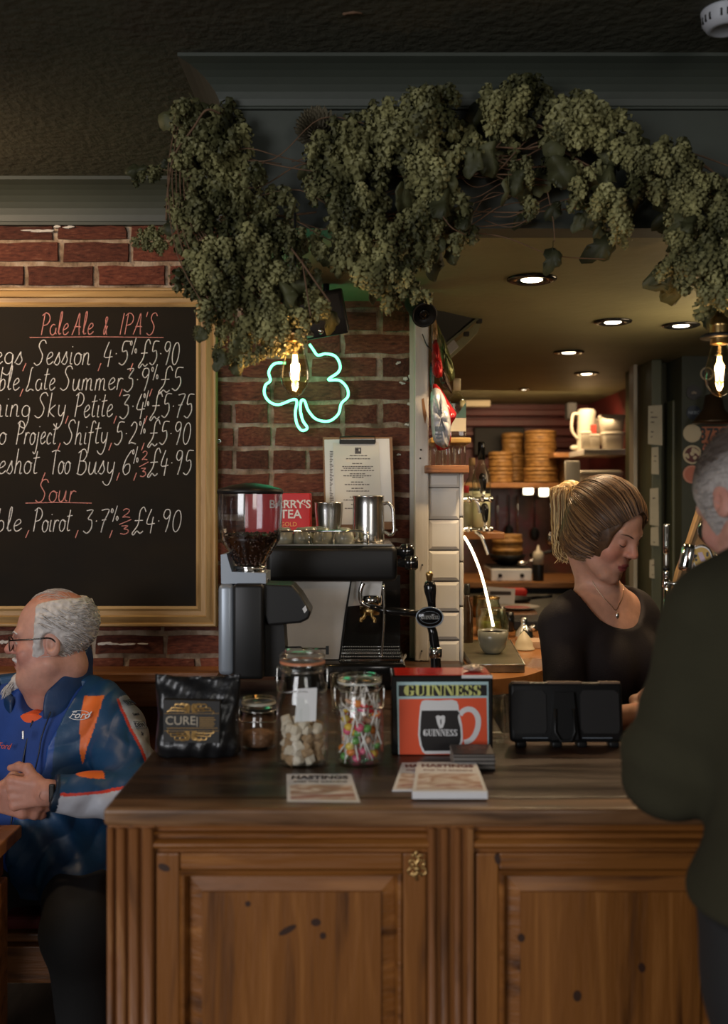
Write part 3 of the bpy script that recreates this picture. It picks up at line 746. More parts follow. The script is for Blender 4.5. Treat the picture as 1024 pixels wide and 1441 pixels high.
def bl(items, base, cap=33, r=.0017):
    for s, a, b, c in items:
        t = MB()
        if s == '%': hand_text(t, s, X(a, YB), X(b, YB), Z(base, YB)+cap*.12*YB/F, cap*.9*YB/F, yt, r*.8, .05)
        elif s == '2/3':
            hand_text(t, '2', X(a+3, YB), X(b-1, YB), Z(base-20, YB), 13*YB/F, yt, r*.9, .1)
            t.tube([(X(a, YB), yt, Z(base-10, YB)), (X(b, YB), yt, Z(base-17, YB))], r*.9, 4)
            hand_text(t, '3', X(a+1, YB), X(b-3, YB), Z(base+3, YB), 12*YB/F, yt, r*.9, .1)
        elif s == '_': t.tube([(X(a, YB), yt, Z(base, YB)), (X((a+b)/2, YB), yt, Z(base-1, YB)), (X(b, YB), yt, Z(base, YB))], r*.8, 4)
        else: hand_text(t, s, X(a, YB), X(b, YB), Z(base, YB), cap*YB/F, yt, r, .14)
        t.build('chalk_writing' if c == 'w' else 'pink_chalk_writing', M['chalk' if c == 'w' else 'chalk_pink'], cb)
bl([('Pale', 56, 96, 'p'), ('Ale', 101, 131, 'p'), ('&', 145, 151, 'p')], 471, 31)
bl([("IPA'S", 168, 219, 'p')], 471, 30); bl([('_', 42, 230, 'p')], 475)
bl([('egs', -10, 32, 'w'), (',', 33, 38, 'p'), ('Session', 47, 127, 'w'), (',', 139, 143, 'p'), ('4.5', 144, 180, 'w'), ('%', 182, 192, 'w'), (',', 184, 188, 'p'), ('£5.90', 195, 251, 'w')], 513, 34)
bl([('rble', -12, 27, 'w'), (',', 29, 34, 'p'), ('Late', 36, 77, 'w'), ('Summer', 84, 172, 'w'), (',', 169, 173, 'p'), ('3.9', 174, 209, 'w'), ('%', 212, 222, 'w'), (',', 211, 215, 'p'), ('£5', 223, 255, 'w')], 549, 33)
bl([('rning', -22, 42, 'w'), ('Sky', 48, 92, 'w'), (',', 93, 97, 'p'), ('Petite', 103, 158, 'w'), (',', 161, 165, 'p'), ('3.4', 168, 203, 'w'), ('%', 201, 209, 'w'), (',', 204, 208, 'p'), ('£5.75', 211, 270, 'w')], 587, 34)
bl([('o', -2, 8, 'w'), ('Project', 21, 79, 'w'), (',', 82, 86, 'p'), ('Shifty', 89, 151, 'w'), (',', 154, 158, 'p'), ('5.2', 160, 192, 'w'), ('%', 195, 204, 'w'), (',', 200, 204, 'p'), ('£5.90', 208, 267, 'w')], 625, 33)
bl([('eshot', -3, 53, 'w'), (',', 60, 65, 'p'), ('Too', 69, 98, 'w'), ('Busy', 106, 161, 'w'), (',', 165, 169, 'p'), ('6', 171, 184, 'w'), ('%', 185, 194, 'w'), (',', 189, 193, 'p'), ('2/3', 196, 209, 'p'), ('£4.95', 208, 269, 'w')], 667, 35)
bl([('Sour', 49, 106, 'p')], 706, 31); bl([('_', 36, 129, 'p')], 708)
bl([('ble', -6, 30, 'w'), (',', 37, 42, 'p'), ('Poirot', 45, 99, 'w'), (',', 107, 111, 'p'), ('3.7', 117, 150, 'w'), ('%', 155, 166, 'w'), (',', 155, 159, 'p'), ('2/3', 168, 185, 'p'), ('£4.90', 186, 254, 'w')], 748, 33)

# ================================================================ NEON SHAMROCK
yn = 3.135
nz = lambda u, v: T(300+u/2.844, 400+v/2.844, yn)
ns = thing('neon_sign', 'lit green neon shamrock sign on the brick wall', 'neon sign', nz(370, 420))
pts = [(385, 240), (400, 262), (418, 284), (450, 278), (488, 288), (507, 322), (500, 352), (460, 382), (505, 385), (535, 415), (538, 450), (512, 478), (500, 520), (462, 548), (412, 540), (380, 505), (366, 468), (352, 466), (348, 500), (358, 545), (376, 575), (355, 585), (335, 560), (328, 515), (334, 470), (318, 462), (262, 482), (225, 470), (205, 440), (208, 405), (228, 385), (222, 350), (245, 318), (290, 315)]
P = catmull([nz(*p) for p in pts], 6)
MB().tube(P, .0042, 8).build('neon_tube', M['neon'], ns, True)
mb = MB()
for u, v in ((450, 278), (535, 430), (212, 420), (360, 590), (462, 548)):
    c = nz(u, v); mb.tube([c+Vector((0, .004, 0)), c+Vector((0, .045, 0))], .003, 6)
mb.build('standoffs', M['black'], ns)
l = bpy.data.lights.new('neon_glow', 'POINT'); l.energy = .8; l.color = (.06, 1, .42); l.shadow_soft_size = .14
lo_ = bpy.data.objects.new('neon_glow', l); COL.objects.link(lo_); lo_.location = nz(370, 400)+Vector((0, -.05, 0))
# clear acrylic backing outline
mb = MB(); mb.tube([p+Vector((0, .012, 0)) for p in P], .0075, 6); mb.build('acrylic_back', M['plastic_clear'], ns, True)

# ================================================================ CLIPBOARD MENU
yc = 3.14
cz = lambda u, v: T(300+u/2.844, 400+v/2.844, yc)
cl = thing('clipboard', 'clipboard with a printed menu hanging on the brick wall above the steel jugs', 'clipboard', cz(580, 780))
def quad_slab(cs, th, y):  # cs px corners (zoom coords) CW -> slab
    P = [(cz(*c).x, cz(*c).z) for c in cs]; return MB().prism(P, y, y+th)
quad_slab([(438, 612), (716, 612), (728, 980), (446, 990)], .004, yc).build('board', mat('brown_hardboard', (.24, .12, .05), .5), cl)
quad_slab([(444, 622), (704, 618), (718, 950), (452, 950)], .001, yc-.001).build('menu_sheet', M['paper'], cl)
quad_slab([(478, 634), (662, 632), (676, 960), (492, 962)], .001, yc-.0025).build('menu_sheet', mat('cream_menu_paper', (.62, .60, .55), .8), cl)
mb = MB()
mb.box(tuple(cz(505, 640)+Vector((0, -.006, 0))), tuple(cz(648, 622)+Vector((0, -.002, 0))))
mb.tube([cz(507, 636)+Vector((0, -.005, 0)), cz(507, 612)+Vector((0, -.008, 0)), cz(560, 610)+Vector((0, -.010, 0)), cz(645, 610)+Vector((0, -.008, 0)), cz(648, 634)+Vector((0, -.005, 0))], .0022, 6)
mb.build('clip', M['black'], cl)
mb = MB(); r = random.Random(2)
for v, wd in [(684, 60), (697, 90), (716, 40), (728, 120), (735, 110), (744, 130), (757, 60), (765, 112), (771, 40), (790, 50), (800, 100), (815, 46), (826, 86), (850, 60), (862, 110), (880, 50), (895, 100)]:
    x = 576-wd/2
    while x < 576+wd/2:
        L = 4+r.random()*9; a = cz(x, v); b = cz(x+L, v+3.4)
        mb.box((a.x, yc-.0030, b.z), (b.x, yc-.0024, a.z)); x += L+2.5
for k in range(40):
    v = 668+k*6.5; a = cz(466, v); b = cz(466+6+r.random()*10, v+3); mb.box((a.x, yc-.0015, b.z), (b.x, yc-.0009, a.z))
for i in range(5):
    for j in range(5):
        if r.random() < .75: a = cz(567+i*5, 654+j*5); b = cz(571.5+i*5, 658.5+j*5); mb.box((a.x, yc-.0031, b.z), (b.x, yc-.0024, a.z))
o = mb.build('printed_text', M['ink'], cl); o['kind'] = 'stuff'

# ================================================================ COFFEE GRINDER
dg = 2.42
gz = lambda u, v: T(290+u/2.768, 660+v/2.768, dg)      # zoom-6 coordinates
zp = lambda v: Z(660+v/2.768, dg); xp = lambda u: X(290+u/2.768, dg)
gr = thing('coffee_grinder', 'tall black and grey coffee grinder with a bean hopper left of the espresso machine', 'coffee grinder', (xp(170), dg, CT))
cxg = xp(172); R0 = (xp(300)-xp(45))/2
mb = MB(); H = [(R0*.97, zp(92)), (R0*.985, zp(150)), (R0*.96, zp(230)), (R0*.90, zp(275)), (R0*.42, zp(370)), (R0*.40, zp(385))]
mb.lathe(H, (cxg, dg, 0), 40, cap=False); mb.build('hopper', M['plastic_clear'], gr, True)
mb = MB(); mb.lathe([(R0*1.0, zp(97)), (R0*1.01, zp(84)), (R0*.96, zp(78)), (R0*.55, zp(62)), (R0*.15, zp(55)), (0.0001, zp(54))], (cxg, dg, 0), 40); mb.build('hopper_lid', M['black'], gr, True)
# beans: heap of individual beans on a core
mb = MB(); mb.lathe([(.0001, zp(378)), (R0*.38, zp(372)), (R0*.80, zp(282)), (R0*.84, zp(262)), (R0*.5, zp(252)), (.0001, zp(256))], (cxg, dg, 0), 24)
r = random.Random(4)
for k in range(420):
    a = r.random()*2*PI; t = r.random()
    zc = zp(372)+(zp(250)-zp(372))*t; rad = R0*(.38+.48*min(1, t*1.25)); 
    if r.random() < .35: rad *= math.sqrt(r.random()); zc = zp(252+r.random()*8)
    mt = Euler((r.random()*3, r.random()*3, r.random()*3)).to_matrix().to_4x4()
    mb.ball((cxg+rad*math.cos(a), dg+rad*math.sin(a), zc), (.0055, .0036, .003), 6, 4, mt)
o = mb.build('coffee_beans', mat('roast_beans', (.055, .022, .010), .35, noise=.4, nscale=200), gr, True); o['kind'] = 'stuff'
mb = MB(); mb.lathe([(R0*.50, zp(386)), (R0*.50, zp(376)), (R0*.44, zp(374)), (R0*.44, zp(392)), (R0*.47, zp(394)), (R0*.47, zp(404)), (R0*.43, zp(406)), (R0*.43, zp(422)), (R0*.56, zp(424)), (R0*.60, zp(436)), (R0*.55, zp(440))], (cxg, dg, 0), 32); mb.build('collar', M['chrome'], gr, True)
# body
def side_prism(mbx, pts, y0, y1): mbx.prism([(xp(u), zp(v)) for u, v in pts], y0, y1)
mb = MB(); mb.rbox((xp(62), dg-.07, zp(786)), (xp(122), dg+.09, zp(440)), .012, seg=3); mb.build('side_panel', M['grey_metal'], gr, True)
mb = MB(); mb.rbox((xp(118), dg-.075, zp(800)), (xp(236), dg+.095, zp(438)), .010, seg=3); mb.build('body', M['black'], gr, True)
mb = MB(); mb.prism([(xp(70), zp(440)), (xp(68), zp(330)), (xp(90), zp(326)), (xp(110), zp(395)), (xp(240), zp(400)), (xp(240), zp(440))], dg-.05, dg+.07); mb.build('shoulder', M['grey_metal'], gr)
mb = MB(); pc = [(210, 440), (340, 444), (372, 480), (412, 545), (404, 575), (372, 590), (250, 600), (232, 560), (225, 470)]
side_prism(mb, pc, dg-.055, dg+.055); o = mb.build('spout_head', M['black'], gr)
bv = o.modifiers.new('b', 'BEVEL'); bv.width = .006; bv.segments = 3
mb = MB(); side_prism(mb, [(228, 446), (330, 447), (352, 470), (240, 466)], dg-.05, dg+.05); mb.build('head_top', M['black_gloss'], gr)
mb = MB(); side_prism(mb, [(380, 535), (392, 522), (398, 540), (388, 552)], dg-.0565, dg-.05); mb.build('label_sticker', M['paper'], gr)
mb = MB(); side_prism(mb, [(225, 590), (305, 598), (312, 700), (300, 780), (330, 800), (225, 800)], dg-.03, dg+.06); o = mb.build('chute', M['black_matte'], gr)
mb = MB().rbox((xp(20), dg-.10, CT+.001), (xp(300), dg+.12, CT+.045), .012, seg=3); mb.build('base', M['black'], gr, True)
mb = MB(); mb.tube([(xp(318), dg-.02, zp(690)), (xp(372), dg-.04, zp(684)), (xp(380), dg-.04, zp(690)), (xp(476), dg-.04, zp(690))], .0022, 6); mb.rbox((xp(468), dg-.044, zp(712)), (xp(480), dg-.036, zp(680)), .001); mb.tube([(xp(318), dg-.02, zp(690)), (xp(300), dg, zp(690))], .0022, 6)
mb.build('portafilter_fork', M['black'], gr)

# ================================================================ ESPRESSO MACHINE
de = 2.66
ez_ = lambda v, d=de: Z(660+v/2.768, d); ex_ = lambda u, d=de: X(290+u/2.768, d)
em = thing('espresso_machine', 'black and steel espresso machine with cups on top beside the grinder', 'espresso machine', (ex_(480), 2.85, CT))
mb = MB(); mb.rbox((ex_(232), de, ez_(440)), (ex_(744), de+.36, ez_(300)), .016, seg=3); mb.build('top_housing', M['black'], em, True)
mb = MB(); mb.box((ex_(270), de+.012, ez_(299)), (ex_(725), de+.35, ez_(294))); mb.build('cup_tray', M['steel'], em)
mb = MB(); 
mb.prism([(ex_(300), ez_(441)), (ex_(560), ez_(441)), (ex_(540), ez_(560)), (ex_(515), ez_(748)), (ex_(300), ez_(748))], de+.03, de+.31); mb.build('side_panel', M['steel_rough'], em)
mb = MB(); mb.prism([(ex_(562), ez_(441)), (ex_(688), ez_(441)), (ex_(680), ez_(508)), (ex_(600), ez_(540)), (ex_(548), ez_(545))], de+.06, de+.31); mb.build('group_housing', M['steel_rough'], em)
mb = MB(); mb.prism([(ex_(560), ez_(442)), (ex_(566), ez_(442)), (ex_(545), ez_(580)), (ex_(522), ez_(748)), (ex_(515), ez_(748)), (ex_(538), ez_(570))], de+.026, de+.30); mb.build('edge_trim', M['black'], em)
mb = MB(); mb.box((ex_(520), de+.26, ez_(760)), (ex_(770), de+.30, ez_(442))); mb.build('back_panel', M['black_gloss'], em)
# base and drip grille: bars receding
mb = MB(); mb.rbox((ex_(270), de-.03, CT+.002), (ex_(775), de+.34, ez_(752)), .008); mb.build('base', M['black_gloss'], em, True)
zg = ez_(748)
mb = MB(); mb.box((ex_(520), de-.0, zg-.004), (ex_(764), de+.26, zg-.003))
mb.build('drip_tray', M['black_matte'], em)
n = 26
for k in range(n):
    x = ex_(524)+(ex_(760)-ex_(524))*k/(n-1)
    mb = MB().box((x-.0013, de+.0, zg-.002), (x+.0013, de+.25, zg+.003)); mb.build('grille_bar', M['chrome'], em)
for y in (de+.0, de+.06, de+.12, de+.18, de+.245):
    mb = MB().box((ex_(520), y, zg+.001), (ex_(764), y+.004, zg+.0045)); mb.build('grille_cross_bar', M['chrome'], em)
mb = MB(); mb.tube([(ex_(762), de-.004, zg), (ex_(782), de+.1, zg-.0)], .004, 6); mb.build('tray_rim', M['steel'], em)
# group head, portafilter, spouts, steam wand, knobs
gx = ex_(620, de-.03); gy = de+.02
mb = MB(); mb.lathe([(.022, 0), (.030, .006), (.030, .03), (.024, .034)], (gx+.015, gy+.06, ez_(548)), 24); mb.build('group_head', M['chrome'], em, True)
mb = MB(); P = catmull([(ex_(612), gy-.0, ez_(446)), (ex_(600), gy, ez_(480)), (ex_(604), gy, ez_(520)), (ex_(630), gy, ez_(538)), (ex_(655), gy, ez_(545))], 6); mb.tube(P, .0062, 10)
mb.build('chrome_pipe', M['chrome'], em, True)
mb = MB(); mb.tube([(ex_(640), gy, ez_(538)), (ex_(690), gy-.01, ez_(552)), (ex_(740), gy-.015, ez_(556)), (ex_(840), gy-.02, ez_(566))], [.007, .0095, .011, .010], 12); mb.build('portafilter_handle', M['black_gloss'], em, True)
mb = MB(); mb.lathe([(.026, 0), (.028, .01), (.028, .022)], (gx+.012, gy+.03, ez_(575)), 20)
mb.tube(catmull([(gx, gy, ez_(560)), (gx-.004, gy, ez_(580)), (gx-.012, gy, ez_(588)), (gx-.012, gy, ez_(600))], 4), .005, 8); mb.tube(catmull([(gx+.016, gy, ez_(560)), (gx+.018, gy, ez_(580)), (gx+.024, gy, ez_(590)), (gx+.024, gy, ez_(602))], 4), .005, 8)
mb.build('double_spout', M['brass'], em, True)
mb = MB(); P = [(ex_(690), de-.012, ez_(445)), (ex_(692), de-.012, ez_(560)), (ex_(688), de-.012, ez_(650)), (ex_(682), de-.012, ez_(728))]; mb.tube(catmull(P, 4), .0028, 8); mb.ball(P[-1], .0042, 8, 6); mb.build('steam_wand', M['chrome'], em, True)
for j, (u, v) in enumerate(((775, 322), (790, 366))):
    mb = MB(); MX = Matrix.Rotation(PI/2, 4, 'Y')
    mb.lathe([(.010, -.03), (.013, -.012), (.019, -.010), (.020, .0), (.020, .018), (.016, .024)], (ex_(u), de+.03-.02*j, ez_(v)), 20, MX)
    mb.build('steam_knob', M['black_gloss'], em, True)
    mb = MB(); mb.lathe([(.0205, .004), (.0205, .006)], (ex_(u), de+.03-.02*j, ez_(v)), 20, MX); mb.build('knob_ring', M['chrome'], em, True)
# gallery rail
rz = ez_(241); mb = MB()
P = [(ex_(262), de+.015, ez_(244)), (ex_(600), de+.015, ez_(242))]+[(ex_(600)+.010*math.sin(a), de+.015, ez_(242)-.010+.010*math.cos(a)) for a in (.3, .8, 1.3, 1.57)]+[(ex_(628), de+.015, ez_(256)), (ex_(630), de+.015, ez_(298))]
mb.tube(P, .003, 8); mb.tube([(ex_(628), de+.015, ez_(250)), (ex_(628), de+.33, ez_(250))], .003, 8); mb.tube([(ex_(400), de+.015, ez_(242)), (ex_(400), de+.015, ez_(298))], .002, 6)
mb.build('gallery_rail', M['chrome'], em, True)
mb = MB()
for i in range(5):
    for j in range(2):
        a = ex_(582+i*8), ez_(292-j*8); mb.box((a[0], de+.010, a[1]), (a[0]+.003, de+.0122, a[1]+.0035))
ptop = ez_(294)
# cups, upside down and upright, on the tray
M['ceramic'] = mat('grey_green_ceramic', (.22, .22, .17), .2)
def cup_proto(name, label, loc, Rr=.036, h=.052, inv=True, m=None, group=None, saucer=False):
    t = thing(name, label, 'cup', loc, group)
    out = [(Rr*.52, 0), (Rr*.62, .003), (Rr*.86, h*.30), (Rr*.98, h*.65), (Rr, h), (Rr*.94, h), (Rr*.90, h*.62), (Rr*.78, h*.32), (Rr*.5, .006), (.0001, .006)]
    MX = Matrix.Translation((0, 0, h)) @ Matrix.Rotation(PI, 4, 'X') if inv else None
    mb = MB().lathe(out, (0, 0, 0), 26, MX); mb.build('bowl', m or M['ceramic'], t, True, True)
    P = arcpts((Rr*.92, 0, h*.52), h*.27, -PI/2, PI/2, 8); mb = MB().tube(P, .0038, 8); mb.build('handle', m or M['ceramic'], t, True, True)
    return t
c0 = cup_proto('coffee_cup', 'grey-green cup upside down on the espresso machine, leftmost behind the rail', (ex_(296), de+.07, ptop+.0005), .0275, .043, group='cups on the espresso machine')
spots = [(368, .075, 'grey-green cup upside down on the espresso machine, second behind the rail', .5), (451, .06, 'grey-green cup upside down on the espresso machine, third with its handle to the front', -1.6), (536, .06, 'grey-green cup upside down on the espresso machine, nearest to the tall steel jug', .2)]
for u, dy, lb, rz_ in spots: dup(c0, (ex_(u), de+dy, ptop+.0005), lb, rz_)
dup(c0, (ex_(398, de+.07), de+.155, ptop+.0005), 'grey-green cup upside down in the back row, left of the small steel jug', 2.6)
dup(c0, (ex_(436, de+.07), de+.22, ptop+.0005), 'grey-green cup upside down in the back row, in front of the small steel jug', 1.9)
# steel jugs
def jug(label, loc, R1, R2, h, handle, sp=True):
    t = thing('milk_jug', label, 'jug', loc, 'steel milk jugs')
    mb = MB().lathe([(R1*.96, 0), (R1, .004), (R1*1.0, h*.2), (R2, h*.8), (R2*1.0, h-.003), (R2*1.03, h), (R2*.96, h), (R2*.95, h*.8), (R1*.94, .01), (.0001, .008)], (0, 0, 0), 36); mb.build('body', M['steel'], t, True, True)
    if handle:
        P = catmull([(R2*.98, 0, h*.82), (R2*1.25, 0, h*.84), (R2*1.55, 0, h*.72), (R2*1.62, 0, h*.40), (R2*1.62, 0, h*.22), (R2*1.4, 0, h*.16), (R1*.99, 0, h*.24)], 5)
        mb = MB(); mb.tube(P, .0048, 8); mb.build('handle', M['steel'], t, True, True)
    return t
zt_ = ptop+.0005
dj = de+.14
hh = Z(660+104/2.768, dj)-zt_
jug('tall dark steel milk jug with its handle to the right on the espresso machine', ((X(290+632/2.768, dj)), dj, zt_), .0455*.98, .0435, hh, True)
dj2 = de+.24
jug('small steel milk jug behind the cups on the espresso machine', (X(290+478/2.768, dj2), dj2, zt_), .034, .041, Z(660+130/2.768, dj2)-zt_, False)

# red tea box behind hopper
dt = 2.98
tbx = thing('tea_box', 'red cardboard tea box behind the grinder hopper', 'tea box', (X(408, dt), dt+.04, CT))
tz0, tz1 = ptop, Z(694, dt)
mb = MB(); mb.rbox((X(345, dt), dt, tz0+.0006), (X(436, dt), dt+.10, tz1), .002); mb.build('carton', mat('tea_red_card', (.55, .015, .018), .35), tbx)
mb = MB(); mb.box((X(436, dt)+.0002, dt+.006, tz0+.006), (X(436, dt)+.001, dt+.094, tz1-.004)); mb.build('side_label', mat('dark_red_card', (.30, .01, .012), .4), tbx)
tw = mat('white_print', (.75, .72, .66), .6)
font('brand_lettering', "BARRY'S", tw, tbx, (X(408, dt), dt-.0009, Z(710, dt)), .034, bold=.0006)
font('brand_lettering', "TEA", tw, tbx, (X(409, dt), dt-.0009, Z(724, dt)), .036, bold=.0006)
font('product_lettering', "GOLD", mat('gold_print', (.75, .35, .08), .5), tbx, (X(406, dt), dt-.0009, Z(738, dt)), .018)
mb = MB(); mb.tube(arcpts((X(407, dt), dt-.001, Z(740, dt)), .085, .9, 2.2, 14, ry=.075), .0011, 4); mb.build('printed_arc', tw, tbx)

# ================================================================ FRONT COUNTER ITEMS
ZT = CT+.0002
# coffee bag
bgx0, bgx1, db = X(219, 1.96), X(338, 1.96), 1.96
bag = thing('coffee_bag', 'black bag of coffee beans with gold lettering at the left end of the counter', 'coffee bag', ((bgx0+bgx1)/2, db, ZT))
bw, bh = (bgx1-bgx0), Z(952, db)-ZT
bm = bmesh.new(); nu, nv = 28, 22; rb = random.Random(3)
grid = {}
def bagp(u, v, side):
    # u -1..1, v 0..1
    wx = .5*bw*(1-.04*math.sin(v*PI)+(.0 if v > .9 else .0))*(1 - .06*(1-v)*0)
    th = .042*(1-v**2.2)*(1-abs(u)**3.2)**.5*(1 if side else 1)+.001
    th *= (.65+.35*min(1, v/.12))
    x = u*wx*(1+.02*math.sin(v*9+side)); z = v*bh*(1-.03*abs(u)*math.cos(u*3))
    cr = .0025*math.sin(u*7+v*11)+.0022*math.sin(u*17-v*13+side*2)+.0016*math.sin(v*31+u*5)+.003*math.exp(-((v-.12)/.1)**2)*math.sin(u*14)
    if v < .06: z = v*bh*.7
    if abs(u) > .85 and v < .15: z += .006*(abs(u)-.85)/.15*(1-v/.15)
    y = (-1 if side == 0 else 1)*(th+ (cr if abs(u) < .97 else 0))
    return Vector((x, y-.012*(v-1)*0, z+.0005))
for side in (0, 1):
    for j in range(nv+1):
        for i in range(nu+1):
            u = -1+2*i/nu; v = j/nv
            grid[(side, i, j)] = bm.verts.new(bagp(u, v, side))
    for j in range(nv):
        for i in range(nu):
            q = [grid[(side, i, j)], grid[(side, i+1, j)], grid[(side, i+1, j+1)], grid[(side, i, j+1)]]
            bm.faces.new(q if side == 0 else q[::-1])
for j in range(nv):
    bm.faces.new([grid[(1, 0, j)], grid[(0, 0, j)], grid[(0, 0, j+1)], grid[(1, 0, j+1)]]); bm.faces.new([grid[(0, nu, j)], grid[(1, nu, j)], grid[(1, nu, j+1)], grid[(0, nu, j+1)]])
for i in range(nu):
    bm.faces.new([grid[(0, i+1, 0)], grid[(0, i, 0)], grid[(1, i, 0)], grid[(1, i+1, 0)]]); bm.faces.new([grid[(0, i, nv)], grid[(0, i+1, nv)], grid[(1, i+1, nv)], grid[(1, i, nv)]])
mb = MB().bm(bm); mb.build('pouch', mat('black_foil_pouch', (.010, .010, .011), .33, bump=.35, bscale=28), bag, True, True)
gold = mat('gold_foil_print', (.42, .25, .08), .35, metal=.6)
silver = mat('pale_print', (.45, .38, .28), .5)
bz = lambda u, v: (X(200+u/2.844, db)-bag.location.x, -.0505, Z(880+v/2.844, db)-ZT)
mb = MB(); 
a, b = bz(105, 445), bz(322, 280)
def lab(u, v): p = bz(u, v); return (p[0], -.0500, p[2])
A_, B_, C_, D_ = lab(105, 442), lab(322, 447), lab(325, 284), lab(105, 278)
th = .0012
mb.add([A_, B_, C_, D_]+[(p[0], p[1]+.02, p[2]) for p in (A_, B_, C_, D_)], [(0, 1, 2, 3), (7, 6, 5, 4), (0, 4, 5, 1), (1, 5, 6, 2), (2, 6, 7, 3), (3, 7, 4, 0)]); mb.build('label_panel', mat('label_black', (.012, .011, .010), .5), bag, False, True)
def bfont(name, s, m, u, v, size, **k):
    o = font(name, s, m, None, (0, 0, 0), size, extrude=.0002, **k); o.parent = bag; p = bz(u, v); o.location = (p[0], -.0507, p[2]); return o
bfont('brand_lettering', 'CURE', silver, 172, 360, .0235, spacing=1.0)
bfont('brand_lettering', '|', silver, 237, 360, .021)
mb = MB(); r = random.Random(8)
for k in range(5):
    q = bz(246, 346+k*8); q2 = bz(246+55+r.random()*8, 346+k*8+3); mb.box((q[0], -.0510, q2[2]), (q2[0], -.0500, q[2]))
q = bz(120, 386); q2 = bz(318, 390)
x = q[0]
while x < q2[0]: mb.box((x, -.0510, q2[2]), (x+.002, -.0500, q[2])); x += .0035
for v in (330, 398):
    q = bz(110, v); q2 = bz(322, v+1.5); mb.box((q[0], -.0508, q2[2]), (q2[0], -.0500, q[2]))
mb.build('small_print', gold, bag, False, True)
mb = MB()
for sgn, vb in ((1, 328), (-1, 400)):
    for s in (-1, 1):
        for k, (du, dv) in enumerate(((14, 34), (34, 36), (54, 34), (70, 20), (82, 8), (24, 20), (46, 16))):
            base = (212+s*(6+k*3), vb); end = (212+s*du, vb-sgn*dv)
            mid = (212+s*(du*.3), vb-sgn*(dv*.75)); hook = (212+s*(du+8), vb-sgn*(dv-9)); hk2 = (212+s*(du+1), vb-sgn*(dv-13))
            P = catmull([(bz(*p)[0], -.0506, bz(*p)[2]) for p in (base, mid, end, hook, hk2)], 5)
            mb.tube(P, [.0003+.0011*math.sin(PI*min(1, i/(len(P)-1)*.9+.1)) for i in range(len(P))], 4)
mb.build('gold_scrolls', gold, bag, False, True)['kind'] = 'stuff'

# clip-top jars
def cliptop_jar(label, loc, R, h, neckR, content_fn, closed_lid=True, ring=(.55, .20, .10)):
    t = thing('clip_top_jar', label, 'jar', loc)
    hn = h*.80
    prof = [(R*.90, 0), (R*.985, .005), (R, .014), (R, h*.52), (R*.97, h*.60), (neckR*1.02, hn-.006), (neckR, hn), (neckR, hn+.012), (neckR*1.06, hn+.014), (neckR*1.06, hn+.019)]
    inner = [(r_-.0028, max(z_, .006)) for r_, z_ in reversed(prof)]
    MB().lathe(prof+inner, (0, 0, 0), 40, cap=True).build('glass_body', M['glass'], t, True, True)
    MB().lathe([(neckR*1.09, hn+.0195), (neckR*1.09, hn+.0235), (neckR*.9, hn+.0235)], (0, 0, 0), 36, cap=False).build('rubber_seal', mat('orange_rubber_seal', ring, .5), t, True, True)
    MB().lathe([(neckR*1.08, hn+.024), (neckR*1.10, hn+.030), (neckR*1.02, h-.004), (neckR*.9, h), (neckR*.82, h-.003), (neckR*.5, h-.006), (.0001, h-.006)], (0, 0, 0), 36).build('lid', M['glass'], t, True, True)
    mb = MB()
    ringp = [(neckR*1.03*math.cos(a), neckR*1.03*math.sin(a), hn+.006) for a in [2*PI*k/28 for k in range(28)]]; mb.tube(ringp, .0011, 6, closed=True)
    ringp = [(neckR*1.10*math.cos(a), neckR*1.10*math.sin(a), h-.010) for a in [2*PI*k/28 for k in range(28)]]; mb.tube(ringp, .0011, 6, closed=True)
    for s in (-1, 1): mb.tube(catmull([(s*neckR*1.03, 0, hn+.006), (s*neckR*1.2, -.006, hn+.012), (s*neckR*1.18, -.012, h*.70), (s*neckR*1.0, -neckR*.9, h*.66), (0, -neckR*1.28, h*.68)], 5), .0011, 6)
    mb.build('wire_clasp', M['steel'], t, True, True)
    content_fn(t)
    return t
def sugar_cubes(t):
    r = random.Random(12); mats = [mat('rough_white_sugar', (.74, .64, .52), .8, noise=.2, nscale=90, bump=.4, bscale=260), mat('brown_sugar', (.42, .27, .15), .8, noise=.2, nscale=90, bump=.4, bscale=260)]
    mes = []
    for k in range(5):
        bm = bmesh.new(); bmesh.ops.create_cube(bm, size=1); bmesh.ops.bevel(bm, geom=bm.edges[:], offset=.16, segments=1, affect='EDGES')
        for v in bm.verts: v.co += Vector((r.random()-.5, r.random()-.5, r.random()-.5))*.18
        me = bpy.data.meshes.new('sugar_lump'); bm.to_mesh(me); bm.free(); me.materials.append(mats[0 if k < 3 else 1]); mes.append(me)
    Rj = .0415; n = 0
    for layer in range(6):
        z = .014+layer*.0135
        rings = [(0, 1), (.014, 4), (.031, 10)] if layer < 5 else [(.03, 4), (.012, 2)]
        for rad, cnt in rings:
            for k in range(cnt):
                a = 2*PI*k/cnt+layer*.6+r.random()*.3
                if layer == 5 and math.cos(a) > .2: continue
                o = bpy.data.objects.new('sugar_lump', mes[r.randrange(5)]); COL.objects.link(o); o.parent = t
                s = .0100+r.random()*.004; o.scale = (s*1.55, s*1.3, s*1.35)
                o.location = (min(rad, Rj-.010)*math.cos(a)+(r.random()-.5)*.003, min(rad, Rj-.010)*math.sin(a), z+(r.random()-.5)*.004)
                o.rotation_euler = (r.random()*3, r.random()*3, r.random()*3)
    MB().prism([(-.012, .088), (.028, .090), (.030, .152), (-.006, .150)], -.0475, -.0467).build('blank_label', M['paper'], t, False, True)
dj1 = 1.90
cliptop_jar('tall clip-top glass jar half full of sugar lumps with a blank paper label', (X(425.5, dj1), dj1, ZT), .0505, Z(921, dj1-.03)-ZT+.003, .0395, sugar_cubes)
